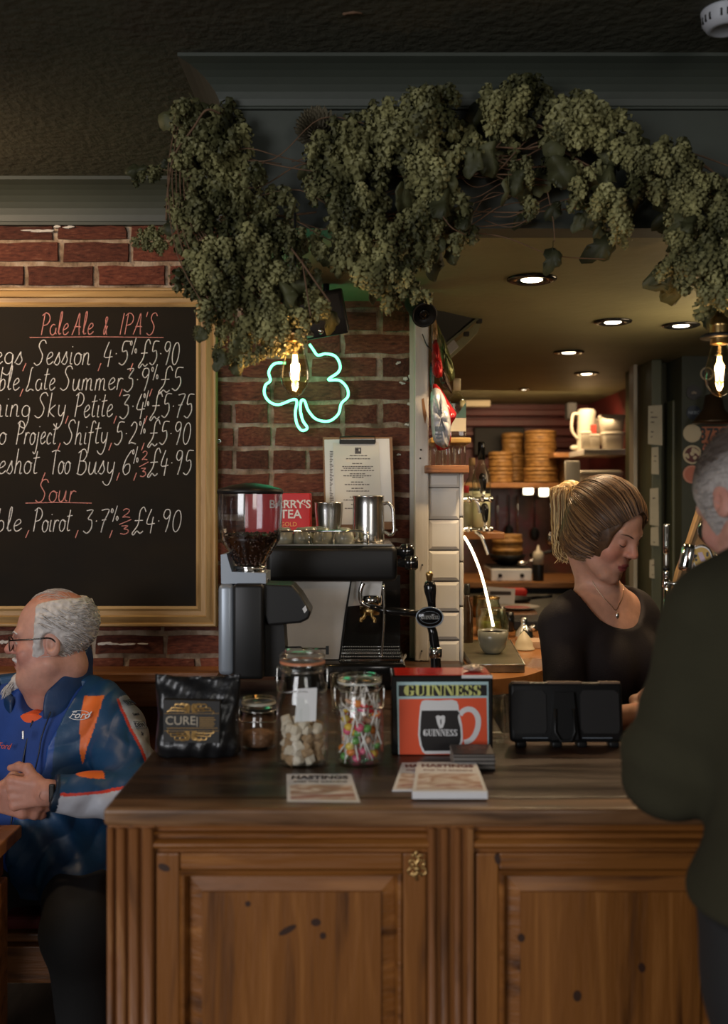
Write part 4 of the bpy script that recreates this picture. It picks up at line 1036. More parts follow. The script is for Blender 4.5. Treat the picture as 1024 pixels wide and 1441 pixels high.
def lollies(t):
    r = random.Random(21); cols = [(.62, .03, .05), (.72, .48, .06), (.12, .32, .08), (.65, .10, .20), (.70, .42, .30), (.72, .22, .04), (.70, .55, .12)]
    lm = [mat('boiled_sweet', c, .2) for c in cols]; sm = mat('white_lolly_stick', (.75, .72, .70), .6)
    st = bpy.data.meshes.new('lolly'); 
    mes = []
    for m_ in lm:
        mb = MB(); mb.ball((0, 0, 0), (.0088, .0088, .0075), 10, 7); mb.cm = 1; mb.tube([(0, 0, .006), (0, 0, .068)], .0016, 6); me = mb.mesh('lollipop', True); me.materials.append(m_); me.materials.append(sm); mes.append(me)
    for k in range(64):
        a = r.random()*2*PI; rad = .033*math.sqrt(r.random()) if k % 3 else .033
        low = k < 44
        z = .012+r.random()*.062 if low else .078+r.random()*.04
        tx, ty = (r.random()-.5)*1.3, (r.random()-.5)*1.3
        if r.random() < .22: tx += PI*.9; z = max(z, .074)
        o = bpy.data.objects.new('lollipop', mes[r.randrange(7)]); COL.objects.link(o)
        # keep the stick inside the jar
        R = Euler((tx, ty, r.random()*6)).to_matrix(); d = R @ Vector((0, 0, .068))
        p = Vector((rad*math.cos(a), rad*math.sin(a), z)); e = p+d
        if math.hypot(e.x, e.y) > .036: k_ = .036/math.hypot(e.x, e.y); e.x *= k_; e.y *= k_; d = (e-p)
        q = Vector((0, 0, 1)).rotation_difference(d.normalized())
        o.rotation_euler = q.to_euler(); o.location = (p.x, p.y, min(max(z, .011), .135))
        o.parent = t; o.scale = (1, 1, 1) if z+d.z < .145 else (1, 1, .55)
        if z+d.z < .01: o.location.z = .08
cliptop_jar('clip-top glass jar packed with coloured lollipops', (X(505.5, 1.9), 1.9, ZT), .0465, Z(953, 1.87)-ZT, .0385, lollies, ring=(.5, .5, .45))
def powder(t):
    MB().lathe([(.0001, .0065), (.0325, .007), (.0328, .030), (.02, .034), (.0001, .033)], (0, 0, 0), 24).build('brown_sugar', mat('brown_sugar_fill', (.22, .10, .045), .8, noise=.3, nscale=120, bump=.5, bscale=300), t, True, True)
djs = 2.02
cliptop_jar('small squat clip-top jar of brown sugar behind the black coffee bag', (X(364, djs), djs, ZT), .0365, Z(991, djs)-ZT, .032, powder, ring=(.4, .38, .32))
# extra dark jar-like glass behind lolly jar (a plain tumbler by the espresso machine)
t = thing('glass_tumbler', 'small clear tumbler behind the lollipop jar', 'glass', (X(484, 2.35), 2.35, CT+.0002))
MB().lathe([(.026, 0), (.031, .004), (.034, .09), (.032, .09), (.029, .008), (.0001, .006)], (0, 0, 0), 28).build('glass_body', M['glass'], t, True, True)

# GUINNESS sign : boxed table-top display
def guinness_glyphs():
    # stencil slab letters, unit cap height; each is list of polygons (closed), width
    g = {}
    def thick_C(op):  # left bowl + right parts
        pass
    g['G'] = (.86, [[(.38, 1), (.22, .97), (.08, .85), (.0, .62), (.0, .38), (.08, .15), (.22, .03), (.38, 0)], [(.44, 1), (.56, .97), (.64, .90), (.68, .98), (.74, .98), (.74, .66), (.68, .66), (.62, .82), (.52, .92), (.44, .94)], [(.44, 0), (.44, .06), (.52, .08), (.56, .14), (.56, .38), (.48, .40), (.48, .47), (.84, .47), (.84, .40), (.78, .38), (.78, .10), (.64, .02)]])
    g['U'] = (.82, [[(.0, 1), (.0, .94), (.07, .92), (.07, .26), (.14, .08), (.30, .0), (.30, .94), (.36, .94), (.36, 1)], [(.36, 0), (.36, .07), (.50, .10), (.60, .24), (.60, .92), (.50, .94), (.50, 1), (.80, 1), (.80, .94), (.70, .92), (.70, .24), (.60, .06), (.46, 0)]])
    g['I'] = (.40, [[(.0, 1), (.0, .94), (.07, .92), (.07, .08), (.0, .06), (.0, 0), (.38, 0), (.38, .06), (.31, .08), (.31, .92), (.38, .94), (.38, 1)]])
    g['N'] = (.92, [[(.0, 1), (.0, .94), (.08, .92), (.08, .08), (.0, .06), (.0, 0), (.26, 0), (.26, .06), (.17, .08), (.17, .78), (.24, .78), (.24, 1)], [(.29, 1), (.29, .70), (.62, .0), (.70, .0), (.70, .34), (.38, 1)], [(.56, 1), (.56, .94), (.74, .92), (.74, .0), (.82, .0), (.82, .92), (.90, .94), (.90, 1)]])
    g['E'] = (.74, [[(.0, 1), (.0, .94), (.07, .92), (.07, .08), (.0, .06), (.0, 0), (.30, 0), (.30, 1)], [(.36, 1), (.36, .92), (.52, .90), (.60, .72), (.66, .72), (.66, 1)], [(.36, .54), (.36, .47), (.44, .44), (.48, .32), (.54, .32), (.54, .70), (.48, .70), (.44, .57)], [(.36, 0), (.36, .08), (.54, .10), (.63, .30), (.69, .30), (.69, 0)]])
    g['S'] = (.66, [[(.30, 1), (.14, .97), (.04, .86), (.02, .70), (.08, .57), (.30, .44)], [(.36, 1), (.36, .93), (.46, .88), (.52, .70), (.58, .70), (.58, .98), (.53, .98), (.48, .96)], [(.30, 0), (.30, .07), (.18, .10), (.08, .33), (.02, .33), (.02, .02), (.07, .02), (.12, .05)], [(.34, 0), (.34, .42), (.34, .58), (.52, .48), (.61, .34), (.60, .16), (.50, .03)]])
    return g
GG = guinness_glyphs()
def slab_text(mb, s, x0, x1, zb, cap, y, th=.0006):
    tot = sum(GG[c][0]+.03 for c in s)-.03; k = (x1-x0)/tot; cur = 0
    for c in s:
        w_, polys = GG[c]
        for p in polys: mb.prism([(x0+(cur+u)*k, zb+v*cap) for u, v in p], y-th, y)
        cur += w_+.03
ds = 1.955
gs = thing('illuminated_beer_sign', 'small boxed counter sign showing a mug of stout on an orange ground', 'sign', (X(622, ds), ds+.04, ZT))
sx = lambda u: X(540+u/6.024, ds); sz = lambda v: Z(920+v/6.024, ds)
zb0 = ZT+.001
mb = MB(); mb.rbox((sx(62), ds+.002, zb0), (sx(925), ds+.098, sz(188)), .003); mb.build('case', M['black_gloss'], gs)
mb = MB(); mb.box((sx(95), ds+.010, sz(188)-.0002), (sx(910), ds+.092, sz(188)+.0008)); mb.build('red_top', mat('glossy_red_plastic', (.55, .02, .012), .12), gs)
mb = MB(); mb.box((sx(660), ds+.0005, sz(208)), (sx(920), ds+.004, sz(183))); mb.build('white_clip', M['paper'], gs)
lightblue = mat('pale_blue_print', (.40, .58, .60), .5); cream = mat('cream_print', (.66, .66, .66), .5)
orange = mat('orange_print', (.72, .085, .025), .45); blk = mat('black_print', (.008, .006, .006), .45); yel = mat('yellow_green_print', (.56, .58, .18), .5)
def P2(pts, y, m, name, th=.0006):
    mb = MB().prism([(sx(u), max(sz(v), zb0+.0005)) for u, v in pts], y-th, y); return mb.build(name, m, gs)
P2([(108, 240), (886, 238), (890, 884), (122, 884)], ds+.0020, lightblue, 'printed_border')
P2([(124, 268), (872, 264), (874, 356), (124, 362)], ds+.0014, blk, 'title_panel')
P2([(128, 386), (870, 374), (880, 868), (132, 870)], ds+.0014, orange, 'picture_ground')
mug = [(322, 402), (350, 392), (460, 396), (580, 390), (618, 402), (632, 440), (642, 520), (650, 545), (662, 600), (668, 680), (668, 742), (640, 800), (618, 826), (590, 846), (350, 850), (326, 830), (302, 770), (290, 690), (296, 560), (308, 440)]
P2(mug, ds+.0008, cream, 'mug_outline')
P2([(320, 482), (625, 480), (632, 500), (626, 540), (634, 580), (646, 620), (652, 700), (646, 752), (600, 822), (345, 824), (322, 780), (306, 690), (312, 560)], ds+.0003, blk, 'stout_fill')
mb = MB(); Q = catmull([(sx(u), ds+.0006, sz(v)) for u, v in [(645, 520), (668, 488), (712, 470), (760, 484), (796, 540), (796, 620), (770, 690), (730, 735), (680, 752)]], 6)
tt = MB(); wv = .0055
L_, R_ = [], []
for i, p in enumerate(Q):
    d = (Q[min(i+1, len(Q)-1)]-Q[max(i-1, 0)]).normalized(); nrm = Vector((-d.z, 0, d.x)); k = 1-.25*abs(i/len(Q)-.5)
    L_.append(p+nrm*wv*k); R_.append(p-nrm*wv*k)
n = len(Q); vs = [Vector((p.x, ds+.0002, p.z)) for p in L_]+[Vector((p.x, ds+.0002, p.z)) for p in R_]+[Vector((p.x, ds+.001, p.z)) for p in L_]+[Vector((p.x, ds+.001, p.z)) for p in R_]
fs = []
for i in range(n-1): fs += [(i, i+1, n+i+1, n+i), (2*n+i+1, 2*n+i, 3*n+i, 3*n+i+1), (i+1, i, 2*n+i, 2*n+i+1), (n+i, n+i+1, 3*n+i+1, 3*n+i)]
tt.add(vs, fs); fix_normals(tt.build('mug_handle', cream, gs))
P2([(438, 530), (460, 520), (482, 528), (500, 520), (518, 530), (516, 580), (498, 628), (470, 634), (452, 590)], ds-.0003, cream, 'harp_emblem')
P2([(476, 560), (484, 550), (488, 590), (480, 600)], ds-.0009, blk, 'harp_string')
mb = MB(); slab_text(mb, 'GUINNESS', sx(170), sx(828), sz(356), sz(268)-sz(358), ds+.0008); mb.build('title_lettering', yel, gs)
mb = MB(); slab_text(mb, 'GUINNESS', sx(333), sx(624), sz(697), sz(640)-sz(697), ds-.0003); mb.build('mug_lettering', cream, gs)

# crinkled foil packet lying on the sign
t = thing('foil_packet', 'crumpled shiny packet lying on top of the small beer sign', 'packet', (sx(780), ds+.05, sz(188)+.001))
bm = bmesh.new(); bmesh.ops.create_icosphere(bm, subdivisions=3, radius=1); r = random.Random(2)
for v in bm.verts:
    n = 1+.18*math.sin(v.co.x*9+v.co.y*7)*math.cos(v.co.y*8+v.co.z*5); v.co = Vector((v.co.x*.021*n, v.co.y*.018*n, (v.co.z*.5+.5)*.013*n))
MB().bm(bm).build('wrapper', mat('pale_foil', (.62, .52, .42), .25, metal=.5, bump=.6, bscale=90), t, False, True)

# coaster stack (dark cards)
dc0, dc1 = Z, None
ctk = thing('coaster_stack', 'stack of dark drink mats beside the orange sign', 'coasters', (X(668, 1.87), 1.88, ZT))
r = random.Random(9); zc = 0
cm = [mat('dark_card', (.035, .028, .024), .5), mat('grey_card_edge', (.22, .20, .18), .7)]
xc0, xc1 = X(638, 1.845)-ctk.location.x, X(697, 1.845)-ctk.location.x
ch = Z(1061, 1.845)-ZT
for k in range(12):
    h = ch/12; j = (r.random()-.5)*.0025
    mb = MB().rbox((xc0+j, -.035, zc+.0001), (xc1+j, .040, zc+h-.0001), .0012, seg=1); mb.build('drink_mat', cm[0] if k == 11 or k % 3 == 0 else cm[1], ctk, False, True); zc += h
pk = mat('dull_pink_print', (.30, .16, .13), .6)
for k, s_ in enumerate(('INDEPENDENT', 'PUBLIC HOUSE', 'BAR')):
    o = font('printed_lettering', s_, pk, None, (0, 0, 0), .0085, rot=(0, 0, 0), extrude=.0001); o.parent = ctk; o.location = ((xc0+xc1)/2, .022-k*.012, zc+.0003)

# leaflets: perspective-consistent flat sheets
def on_top(px, py, z=CT):
    d = (CZ-z)*F/(py-HY); return Vector((X(px, d), d, z))
lp = mat('leaflet_paper', (.78, .78, .80), .6)
art = ramp_mat('leaflet_artwork', [(.35, (.74, .68, .62)), (.47, (.42, .22, .14)), (.54, (.78, .72, .68)), (.64, (.32, .07, .04)), (.8, (.70, .65, .6))], scale=18, detail=2, rough=.5, stretch=(.35, 1, 1), distort=1.2)
def leaflet(name, label, c, th, tcol, zbase=CT, group=None, sheets=1):
    """c: px corners TL, TR, BR, BL on the sheet's top surface"""
    zt = zbase+th; P = [on_top(x, y, zt) for x, y in c]; cen = sum(P, Vector())/4
    t = thing(name, label, 'leaflet', (cen.x, cen.y, zbase), group)
    for s_ in range(sheets):
        z0 = zbase+.0003+th*s_/sheets; z1 = zbase+th*(s_+1)/sheets-.0001; dx = (random.random()-.5)*.0016
        mb = MB(); V = [Vector((p.x+dx, p.y, z0)) for p in P]+[Vector((p.x+dx, p.y, z1)) for p in P]
        mb.add(V, [(0, 1, 2, 3), (7, 6, 5, 4), (4, 5, 1, 0), (5, 6, 2, 1), (6, 7, 3, 2), (7, 4, 0, 3)]); mb.build('sheet', lp, t)
    TL, TR, BR, BL = P
    def uv(u, v, dz=.0004): return TL.lerp(TR, u).lerp(BL.lerp(BR, u), v)+Vector((0, 0, dz))
    mb = MB(); q = [uv(.05, .42), uv(.95, .42), uv(.95, .94), uv(.05, .94)]; mb.add(q, [(3, 2, 1, 0)]); mb.build('cover_picture', art, t)
    tl = uv(.5, .15, .0006); wx = (TR-TL).length
    o = font('title_lettering', 'HASTINGS', tcol, None, (0, 0, 0), wx*.185, rot=(0, 0, math.atan2(TR.y-TL.y, TR.x-TL.x)), extrude=.0001, bold=wx*.006); o.parent = t; o.location = tl-org(t); o.scale = (1.0, 1.35, 1)
    o = font('subtitle_lettering', 'AND THE GARDENS', tcol, None, (0, 0, 0), wx*.085, rot=(0, 0, math.atan2(TR.y-TL.y, TR.x-TL.x)), extrude=.0001); o.parent = t; o.location = uv(.5, .31, .0006)-org(t); o.scale = (1.05, 1.5, 1)
    return t
leaflet('leaflet', 'single leaflet lying alone on the counter in front of the tall jar', [(403, 1089), (494, 1089), (507, 1129), (404, 1128)], .0006, M['ink'], sheets=1)
lf2 = leaflet('leaflet', 'leaflet sticking out at the left under the stacked leaflets', [(566, 1073), (640, 1072), (645, 1112), (552, 1112)], .002, mat('dark_red_print', (.16, .02, .015), .6))
leaflet('leaflet_stack', 'thick stack of leaflets with white edges in front of the orange sign', [(587, 1072), (670, 1073), (686, 1114), (580, 1114)], .0125, mat('dark_red_print', (.16, .02, .015), .6), zbase=CT+.0024, sheets=8)

# tablet in a rugged case
dt2 = 2.03
tab = thing('tablet_in_case', 'tablet in a rugged black case seen from behind, standing on the counter', 'tablet', (X(797, dt2), dt2, ZT))
RX = Matrix.Rotation(math.radians(-8), 4, 'X')
tx0, tx1 = X(717, dt2)-tab.location.x, X(877, dt2)-tab.location.x; th_ = Z(961, dt2)-ZT
def tbx_(name, a, b, r_, m, mt=RX, sm=True):
    return MB().rbox(a, b, r_, mt, seg=3).build(name, m, tab, sm, True)
tbx_('case', (tx0, -.010, .008), (tx1, .012, th_), .009, M['black'])
for (a, b) in ((.02, .32), (.62, .96)):
    xa, xb = tx0+(tx1-tx0)*a, tx0+(tx1-tx0)*b; mb = MB()
    poly = [(xa+.006, .026), (xb-.004, .026), (xb, .034), (xb, th_-.024), (xb-.008, th_-.016), (xa+.006, th_-.016), (xa, th_-.026), (xa, .036)]
    mb.prism(poly, -.0125, -.006, RX); mb.build('grip_panel', M['black_matte'], tab, False, True)
xm = tx0+(tx1-tx0)*.48
mb = MB(); mb.prism([(xm-.030, .014), (xm+.026, .014), (xm+.018, th_-.02), (xm-.022, th_-.02)], -.020, -.008, RX); mb.build('kickstand_panel', M['black'], tab, False, True)
mb = MB(); mb.tube([RX @ Vector(p) for p in [(xm-.020, -.020, .075), (xm-.022, -.022, .03), (xm-.012, -.024, .012), (xm+.010, -.024, .012), (xm+.018, -.022, .03), (xm+.016, -.020, .075)]], .0035, 8); mb.build('hand_strap', M['black'], tab, True, True)
tn = mat('worn_tan_edge', (.20, .13, .08), .6)
for a, b in ((.03, .18), (.34, .64), (.80, .98)): tbx_('top_edge_guard', (tx0+(tx1-tx0)*a, -.0105, th_-.0035), (tx0+(tx1-tx0)*b, .0125, th_+.0015), .0015, tn)
for a in (.05, .36, .58, .86): tbx_('foot', (tx0+(tx1-tx0)*a, -.016, .0), (tx0+(tx1-tx0)*(a+.09), .018, .012), .004, M['black'], Matrix.Identity(4))
mb = MB(); mb.tube([RX @ Vector((tx0+.025, -.0115, .017)), RX @ Vector((xm-.035, -.0115, .017))], .0012, 6); mb.tube([RX @ Vector((xm+.035, -.0115, .017)), RX @ Vector((tx1-.025, -.0115, .017))], .0012, 6); mb.build('stitch_line', M['grey_metal'], tab, False, True)

# dark stout tap font: handle, badge, stem
dtp = 2.42
bt = thing('beer_tap', 'black stout tap handle with an oval badge behind the orange sign', 'beer tap', (X(610, dtp), dtp, CT))
tx = lambda u: X(290+u/2.768, dtp); tzz = lambda v: Z(660+v/2.768, dtp)
mb = MB(); cxh = tx(872)
prof = [(.006, 540), (.009, 520), (.0125, 480), (.0135, 462), (.0115, 446), (.0085, 436)]
P = [(tx(880), dtp, tzz(545)), (tx(877), dtp, tzz(510)), (tx(873), dtp, tzz(478)), (tx(871), dtp, tzz(455)), (tx(870), dtp, tzz(437))]
mb.tube(P, [.009, .0105, .0145, .0155, .010], 16); mb.build('handle', M['black_gloss'], bt, True)
mb = MB(); mb.lathe([(.005, 0), (.007, .003), (.0075, .010), (.009, .014), (.009, .018), (.006, .022), (.0001, .023)], (tx(869), dtp, tzz(436)), 16); mb.build('ferrule', M['brass'], bt, True)
mb = MB(); MXb = Matrix.Translation((tx(868), dtp-.022, tzz(573))) @ Matrix.Rotation(PI/2, 4, 'X') @ Matrix.Diagonal((1.45, 1.08, 1, 1))
mb.lathe([(.0225, -.014), (.0225, .0), (.020, .004), (.0001, .004)], (0, 0, 0), 36, MXb); mb.build('badge', M['black_gloss'], bt, True)
mb = MB(); mb.tube([MXb @ Vector((.0222*math.cos(a), .0222*math.sin(a), .002)) for a in [2*PI*k/36 for k in range(36)]], .0016, 6, closed=True); mb.tube([MXb @ Vector((.0165*math.cos(a), .0135*math.sin(a), .0045)) for a in [2*PI*k/36 for k in range(36)]], .0005, 4, closed=True); mb.build('badge_rim', M['grey_metal'], bt, True)
mb = MB(); slab_text(mb, 'GUINNESS', tx(868)-.021, tx(868)+.021, tzz(580), .0085, dtp-.0262); mb.build('badge_lettering', mat('dim_white_print', (.35, .35, .32), .5), bt)
mb = MB(); mb.tube([(tx(868), dtp, tzz(592)), (tx(884), dtp, tzz(640)), (tx(892), dtp, tzz(700)), (tx(895), dtp, tzz(780)), (tx(895), dtp, CT+.03)], [.010, .011, .012, .013, .015], 14); mb.build('stem', M['black_gloss'], bt, True)
mb = MB(); mb.lathe([(.014, 0), (.016, .005), (.016, .022), (.013, .026)], (tx(893), dtp, tzz(735)), 18); mb.ball((tx(889), dtp-.014, tzz(715)), .006, 10, 8); mb.build('tap_collar', M['chrome'], bt, True)
mb = MB(); mb.lathe([(.03, 0), (.03, .006), (.02, .012), (.015, .03)], (tx(895), dtp, CT+.0006), 22); mb.build('base_flange', M['chrome'], bt, True)
# ================================================================ HOP GARLAND
def hop_mat(name, a, b):
    m, nt, bs = new_mat(name)
    tc = node(nt, 'ShaderNodeTexCoord'); oi = node(nt, 'ShaderNodeObjectInfo'); geo = node(nt, 'ShaderNodeNewGeometry')
    n = node(nt, 'ShaderNodeTexNoise'); n.inputs['Scale'].default_value = 9
    nt.links.new(geo.outputs['Position'], n.inputs['Vector'])
    ad = node(nt, 'ShaderNodeMath', operation='MULTIPLY_ADD'); ad.inputs[1].default_value = .5; nt.links.new(oi.outputs['Random'], ad.inputs[0])
    sb = node(nt, 'ShaderNodeMath', operation='MULTIPLY_ADD'); sb.inputs[1].default_value = 2.2; sb.inputs[2].default_value = -.85; nt.links.new(n.outputs['Fac'], sb.inputs[0])
    nt.links.new(sb.outputs[0], ad.inputs[2])
    cr = node(nt, 'ShaderNodeValToRGB'); cr.color_ramp.elements[0].color = tuple(a)+(1,); cr.color_ramp.elements[1].color = tuple(b)+(1,)
    cr.color_ramp.elements[0].position = .1; cr.color_ramp.elements[1].position = .9
    nt.links.new(ad.outputs[0], cr.inputs[0]); nt.links.new(cr.outputs[0], bs.inputs['Base Color'])
    bs.inputs['Roughness'].default_value = .6; bs.inputs['Specular IOR Level'].default_value = .3
    return m
M['hop'] = hop_mat('dried_hop_cone', (.042, .043, .015), (.335, .315, .135))
M['hop_leaf'] = hop_mat('dried_hop_leaf', (.020, .022, .008), (.085, .085, .035))
M['bine'] = mat('brown_bine', (.13, .07, .035), .8, noise=.3, nscale=50)
def cone_mesh(k, nb=26):
    r = random.Random(50+k); mb = MB(); L = 1.0; R = .46+.05*r.random()
    for i in range(nb):
        t = i/(nb-1); a = i*2.399+r.random()*.3
        z = -L*(.04+.90*t)
        rad = R*math.sin(PI*min(1, (.16+.80*t)))**.75*.80
        w_ = R*.78*(1-.35*t); ln = L*.26*(1-.25*t)
        rd = Vector((math.cos(a), math.sin(a), 0)); tg = Vector((-math.sin(a), math.cos(a), 0))
        base = rd*rad*.55+Vector((0, 0, z+ln*.5)); mid = rd*(rad*1.12+.02)+Vector((0, 0, z)); tip = rd*(rad*.93)+Vector((0, 0, z-ln*.60))
        mb.add([base+tg*w_*.35, base-tg*w_*.35, mid-tg*w_*.5-rd*.04, mid+rd*.03, mid+tg*w_*.5-rd*.04, tip], [(1, 2, 3), (0, 1, 3), (0, 3, 4), (2, 5, 3), (3, 5, 4)])
    mb.tube([(0, 0, .12), (0, 0, 0), (0, 0, -L*.9)], [.02, R*.35, R*.35], 5)
    return mb
CM = [cone_mesh(k) for k in range(5)]
cone_data = []
for k in range(5):
    me = CM[k].mesh('hop_cone'); me.materials.append(M['hop']); cone_data.append(me)
CNP = [(np.array([tuple(v) for v in c.v]), c.f) for c in CM]
lite = [cone_mesh(10+k, 15) for k in range(4)]
LNP = [(np.array([tuple(v) for v in c.v]), c.f) for c in lite]
gar = thing('hop_garland', 'long garland of dried hop cones and leaves hung along the front of the green beam', 'garland', T(560, 250, 2.28))
go = org(gar)
# clusters: px, py, rx, ry, count, cone px length, depth centre
blobs = [
 (296, 180, 46, 34, 34, 25, 2.24), (290, 235, 52, 36, 40, 25, 2.22), (300, 290, 58, 36, 46, 26, 2.20), (318, 340, 70, 36, 52, 26, 2.18), (330, 392, 76, 34, 52, 26, 2.16), (352, 436, 62, 32, 40, 26, 2.15), (392, 466, 38, 26, 20, 26, 2.14),
 (262, 160, 16, 18, 8, 20, 2.24), (268, 215, 20, 40, 16, 22, 2.22), (262, 300, 24, 44, 20, 24, 2.20), (276, 380, 22, 36, 14, 24, 2.18),
 (345, 250, 30, 40, 16, 24, 2.22), (385, 300, 34, 40, 22, 24, 2.22), (410, 350, 40, 34, 22, 24, 2.2), (420, 400, 30, 30, 14, 24, 2.16), (440, 430, 24, 20, 8, 22, 2.16),
 (455, 250, 30, 30, 12, 24, 2.22), (480, 210, 44, 36, 30, 27, 2.20), (500, 260, 52, 36, 36, 27, 2.18), (520, 310, 56, 34, 36, 26, 2.18), (500, 350, 48, 26, 22, 25, 2.18), (540, 370, 44, 28, 22, 25, 2.18), (555, 400, 34, 20, 14, 26, 2.18), (520, 395, 30, 16, 8, 24, 2.18),
 (540, 175, 40, 26, 26, 26, 2.20), (570, 210, 44, 34, 32, 28, 2.18), (605, 180, 36, 28, 24, 29, 2.16), (600, 140, 28, 16, 12, 24, 2.18), (628, 134, 14, 10, 4, 22, 2.18), (600, 240, 42, 32, 30, 27, 2.18), (610, 290, 38, 28, 20, 26, 2.18), (585, 330, 34, 30, 18, 25, 2.18), (640, 320, 28, 24, 10, 24, 2.2), (600, 360, 20, 20, 6, 24, 2.2),
 (650, 215, 30, 34, 16, 25, 2.22), (710, 148, 34, 26, 26, 25, 2.18), (735, 125, 26, 16, 14, 24, 2.18), (748, 138, 22, 12, 8, 24, 2.18), (722, 180, 26, 16, 12, 24, 2.20), (700, 212, 26, 18, 8, 22, 2.24),
 (805, 155, 34, 20, 22, 28, 2.16), (790, 180, 24, 18, 12, 30, 2.16), (830, 175, 34, 22, 20, 27, 2.18), (865, 185, 30, 22, 16, 26, 2.18), (890, 215, 28, 24, 16, 25, 2.18), (800, 230, 26, 24, 10, 24, 2.22),
 (825, 260, 28, 30, 16, 26, 2.18), (850, 290, 28, 24, 14, 26, 2.16), (872, 320, 16, 18, 8, 26, 2.16), (750, 235, 26, 26, 10, 22, 2.24), (738, 290, 16, 16, 4, 22, 2.24),
 (935, 225, 38, 26, 32, 24, 2.14), (960, 262, 40, 30, 36, 24, 2.12), (985, 300, 40, 26, 32, 24, 2.12), (965, 340, 30, 22, 16, 25, 2.12), (990, 370, 44, 30, 36, 26, 2.10), (1012, 410, 32, 24, 22, 27, 2.10), (950, 385, 18, 16, 8, 25, 2.12), (1030, 340, 30, 36, 20, 25, 2.12), (1030, 260, 26, 26, 10, 24, 2.16), (905, 250, 20, 26, 8, 24, 2.18)]
rh = random.Random(77); cones = []
for (px, py, rx, ry, n, L, d) in blobs:
    for k in range(int(n*1.0)):
        a = rh.random()*2*PI; q = math.sqrt(rh.random())*1.06
        u, v = px+rx*q*math.cos(a), py+ry*q*math.sin(a)
        dd = d-.045*math.sqrt(max(0, 1-q*q))+rh.random()*.09
        cones.append((T(u, v-L*.4, min(dd, 2.305)), L*d/F*(.72+.62*rh.random())))
# stray sprigs
for (px, py, rx, ry, n, L, d) in [(205, 240, 18, 8, 7, 14, 2.24), (228, 236, 14, 8, 6, 14, 2.24), (205, 330, 18, 12, 16, 13, 2.3), (226, 325, 12, 12, 9, 13, 2.3), (222, 342, 12, 8, 6, 12, 2.3), (288, 462, 14, 8, 6, 13, 2.2), (330, 470, 24, 16, 20, 14, 2.2), (358, 490, 26, 14, 14, 15, 2.2), (316, 490, 14, 10, 6, 14, 2.2), (590, 405, 10, 6, 3, 18, 2.2), (545, 425, 6, 10, 3, 24, 2.2), (252, 148, 6, 8, 4, 20, 2.22), (640, 128, 4, 4, 1, 20, 2.18)]:
    for k in range(n): cones.append((T(px+(rh.random()-.5)*2*rx, py+(rh.random()-.5)*2*ry, d+(rh.random()-.5)*.04), L*d/F*(.8+.5*rh.random())))
cones.sort(key=lambda c: (c[0].y-c[1]*1.2))
def cone_rot(p):
    return Euler(((rh.random()-.5)*.9, (rh.random()-.5)*.9, rh.random()*6.28))
sv, sf = [], []; ns_ = 0
for i, (p, L) in enumerate(cones):
    if i < 296:
        o = bpy.data.objects.new('hop_cone', cone_data[rh.randrange(5)]); COL.objects.link(o); o.parent = gar
        o.location = p-go; o.scale = (L*.95, L*.95, L); o.rotation_euler = cone_rot(p)
    else:
        V, Fc = LNP[rh.randrange(4)]
        R = np.array(cone_rot(p).to_matrix()); W = (V*L) @ R.T+np.array(p-go)
        sv.append(W); sf += [tuple(a+ns_ for a in f) for f in Fc]; ns_ += len(W)
me = bpy.data.meshes.new('hop_cones_behind'); me.from_pydata(np.concatenate(sv).tolist(), [], sf); me.materials.append(M['hop'])
o = link('hop_cones_behind', me, gar); o['kind'] = 'stuff'
# leaves
def leaf_mesh(k, lobed=True):
    r = random.Random(900+k); mb = MB(); n = 20; pts = []
    for i in range(n):
        a = 2*PI*i/n; lob = 1.0
        if lobed: lob = .62+.38*abs(math.cos(1.5*(a-PI/2)))**.7
        rad = lob*(.95+.15*(r.random()-.5))
        x = rad*math.sin(a)*.8; y = -rad*math.cos(a)-.9
        pts.append((x, y))
    c = (0, -.85)
    vs = []; 
    def hgt(x, y): return .22*math.sin(x*4+k)+.18*math.cos(y*3.3+k*2)+.25*abs(x)+(y*y)*.10
    vs.append(Vector((c[0], hgt(*c)-.05, c[1])))
    for sc in (.5, 1.0):
        for x, y in pts: xx_, yy_ = x*sc, c[1]+(y-c[1])*sc; vs.append(Vector((xx_*(1-.25*r.random()), hgt(xx_, yy_)+(r.random()-.5)*.12, yy_)))
    fs = [(0, 1+i, 1+(i+1) % n) for i in range(n)]+[(1+i, 1+n+i, 1+n+(i+1) % n, 1+(i+1) % n) for i in range(n)]
    nv = len(vs); back = [v+Vector((0, .03, 0)) for v in vs]
    fs2 = [tuple(a+nv for a in reversed(f)) for f in fs]; rim = [(1+n+i, 1+n+i+nv, 1+n+(i+1) % n+nv, 1+n+(i+1) % n) for i in range(n)]
    mb.add(vs+back, fs+fs2+rim); mb.tube([(0, .1, .35), (0, .03, 0), (0, .0, -.8)], .03, 4)
    return mb
LM = []
for k in range(5):
    me = leaf_mesh(k, k < 4).mesh('hop_leaf', True); me.materials.append(M['hop_leaf']); LM.append(me)
def put_leaf(px, py, d, s, rot):
    o = bpy.data.objects.new('hop_leaf', LM[rh.randrange(5)]); COL.objects.link(o); o.parent = gar; o.location = T(px, py, d)-go
    s = s*d/F; o.scale = (s, s, s); o.rotation_euler = rot; return o
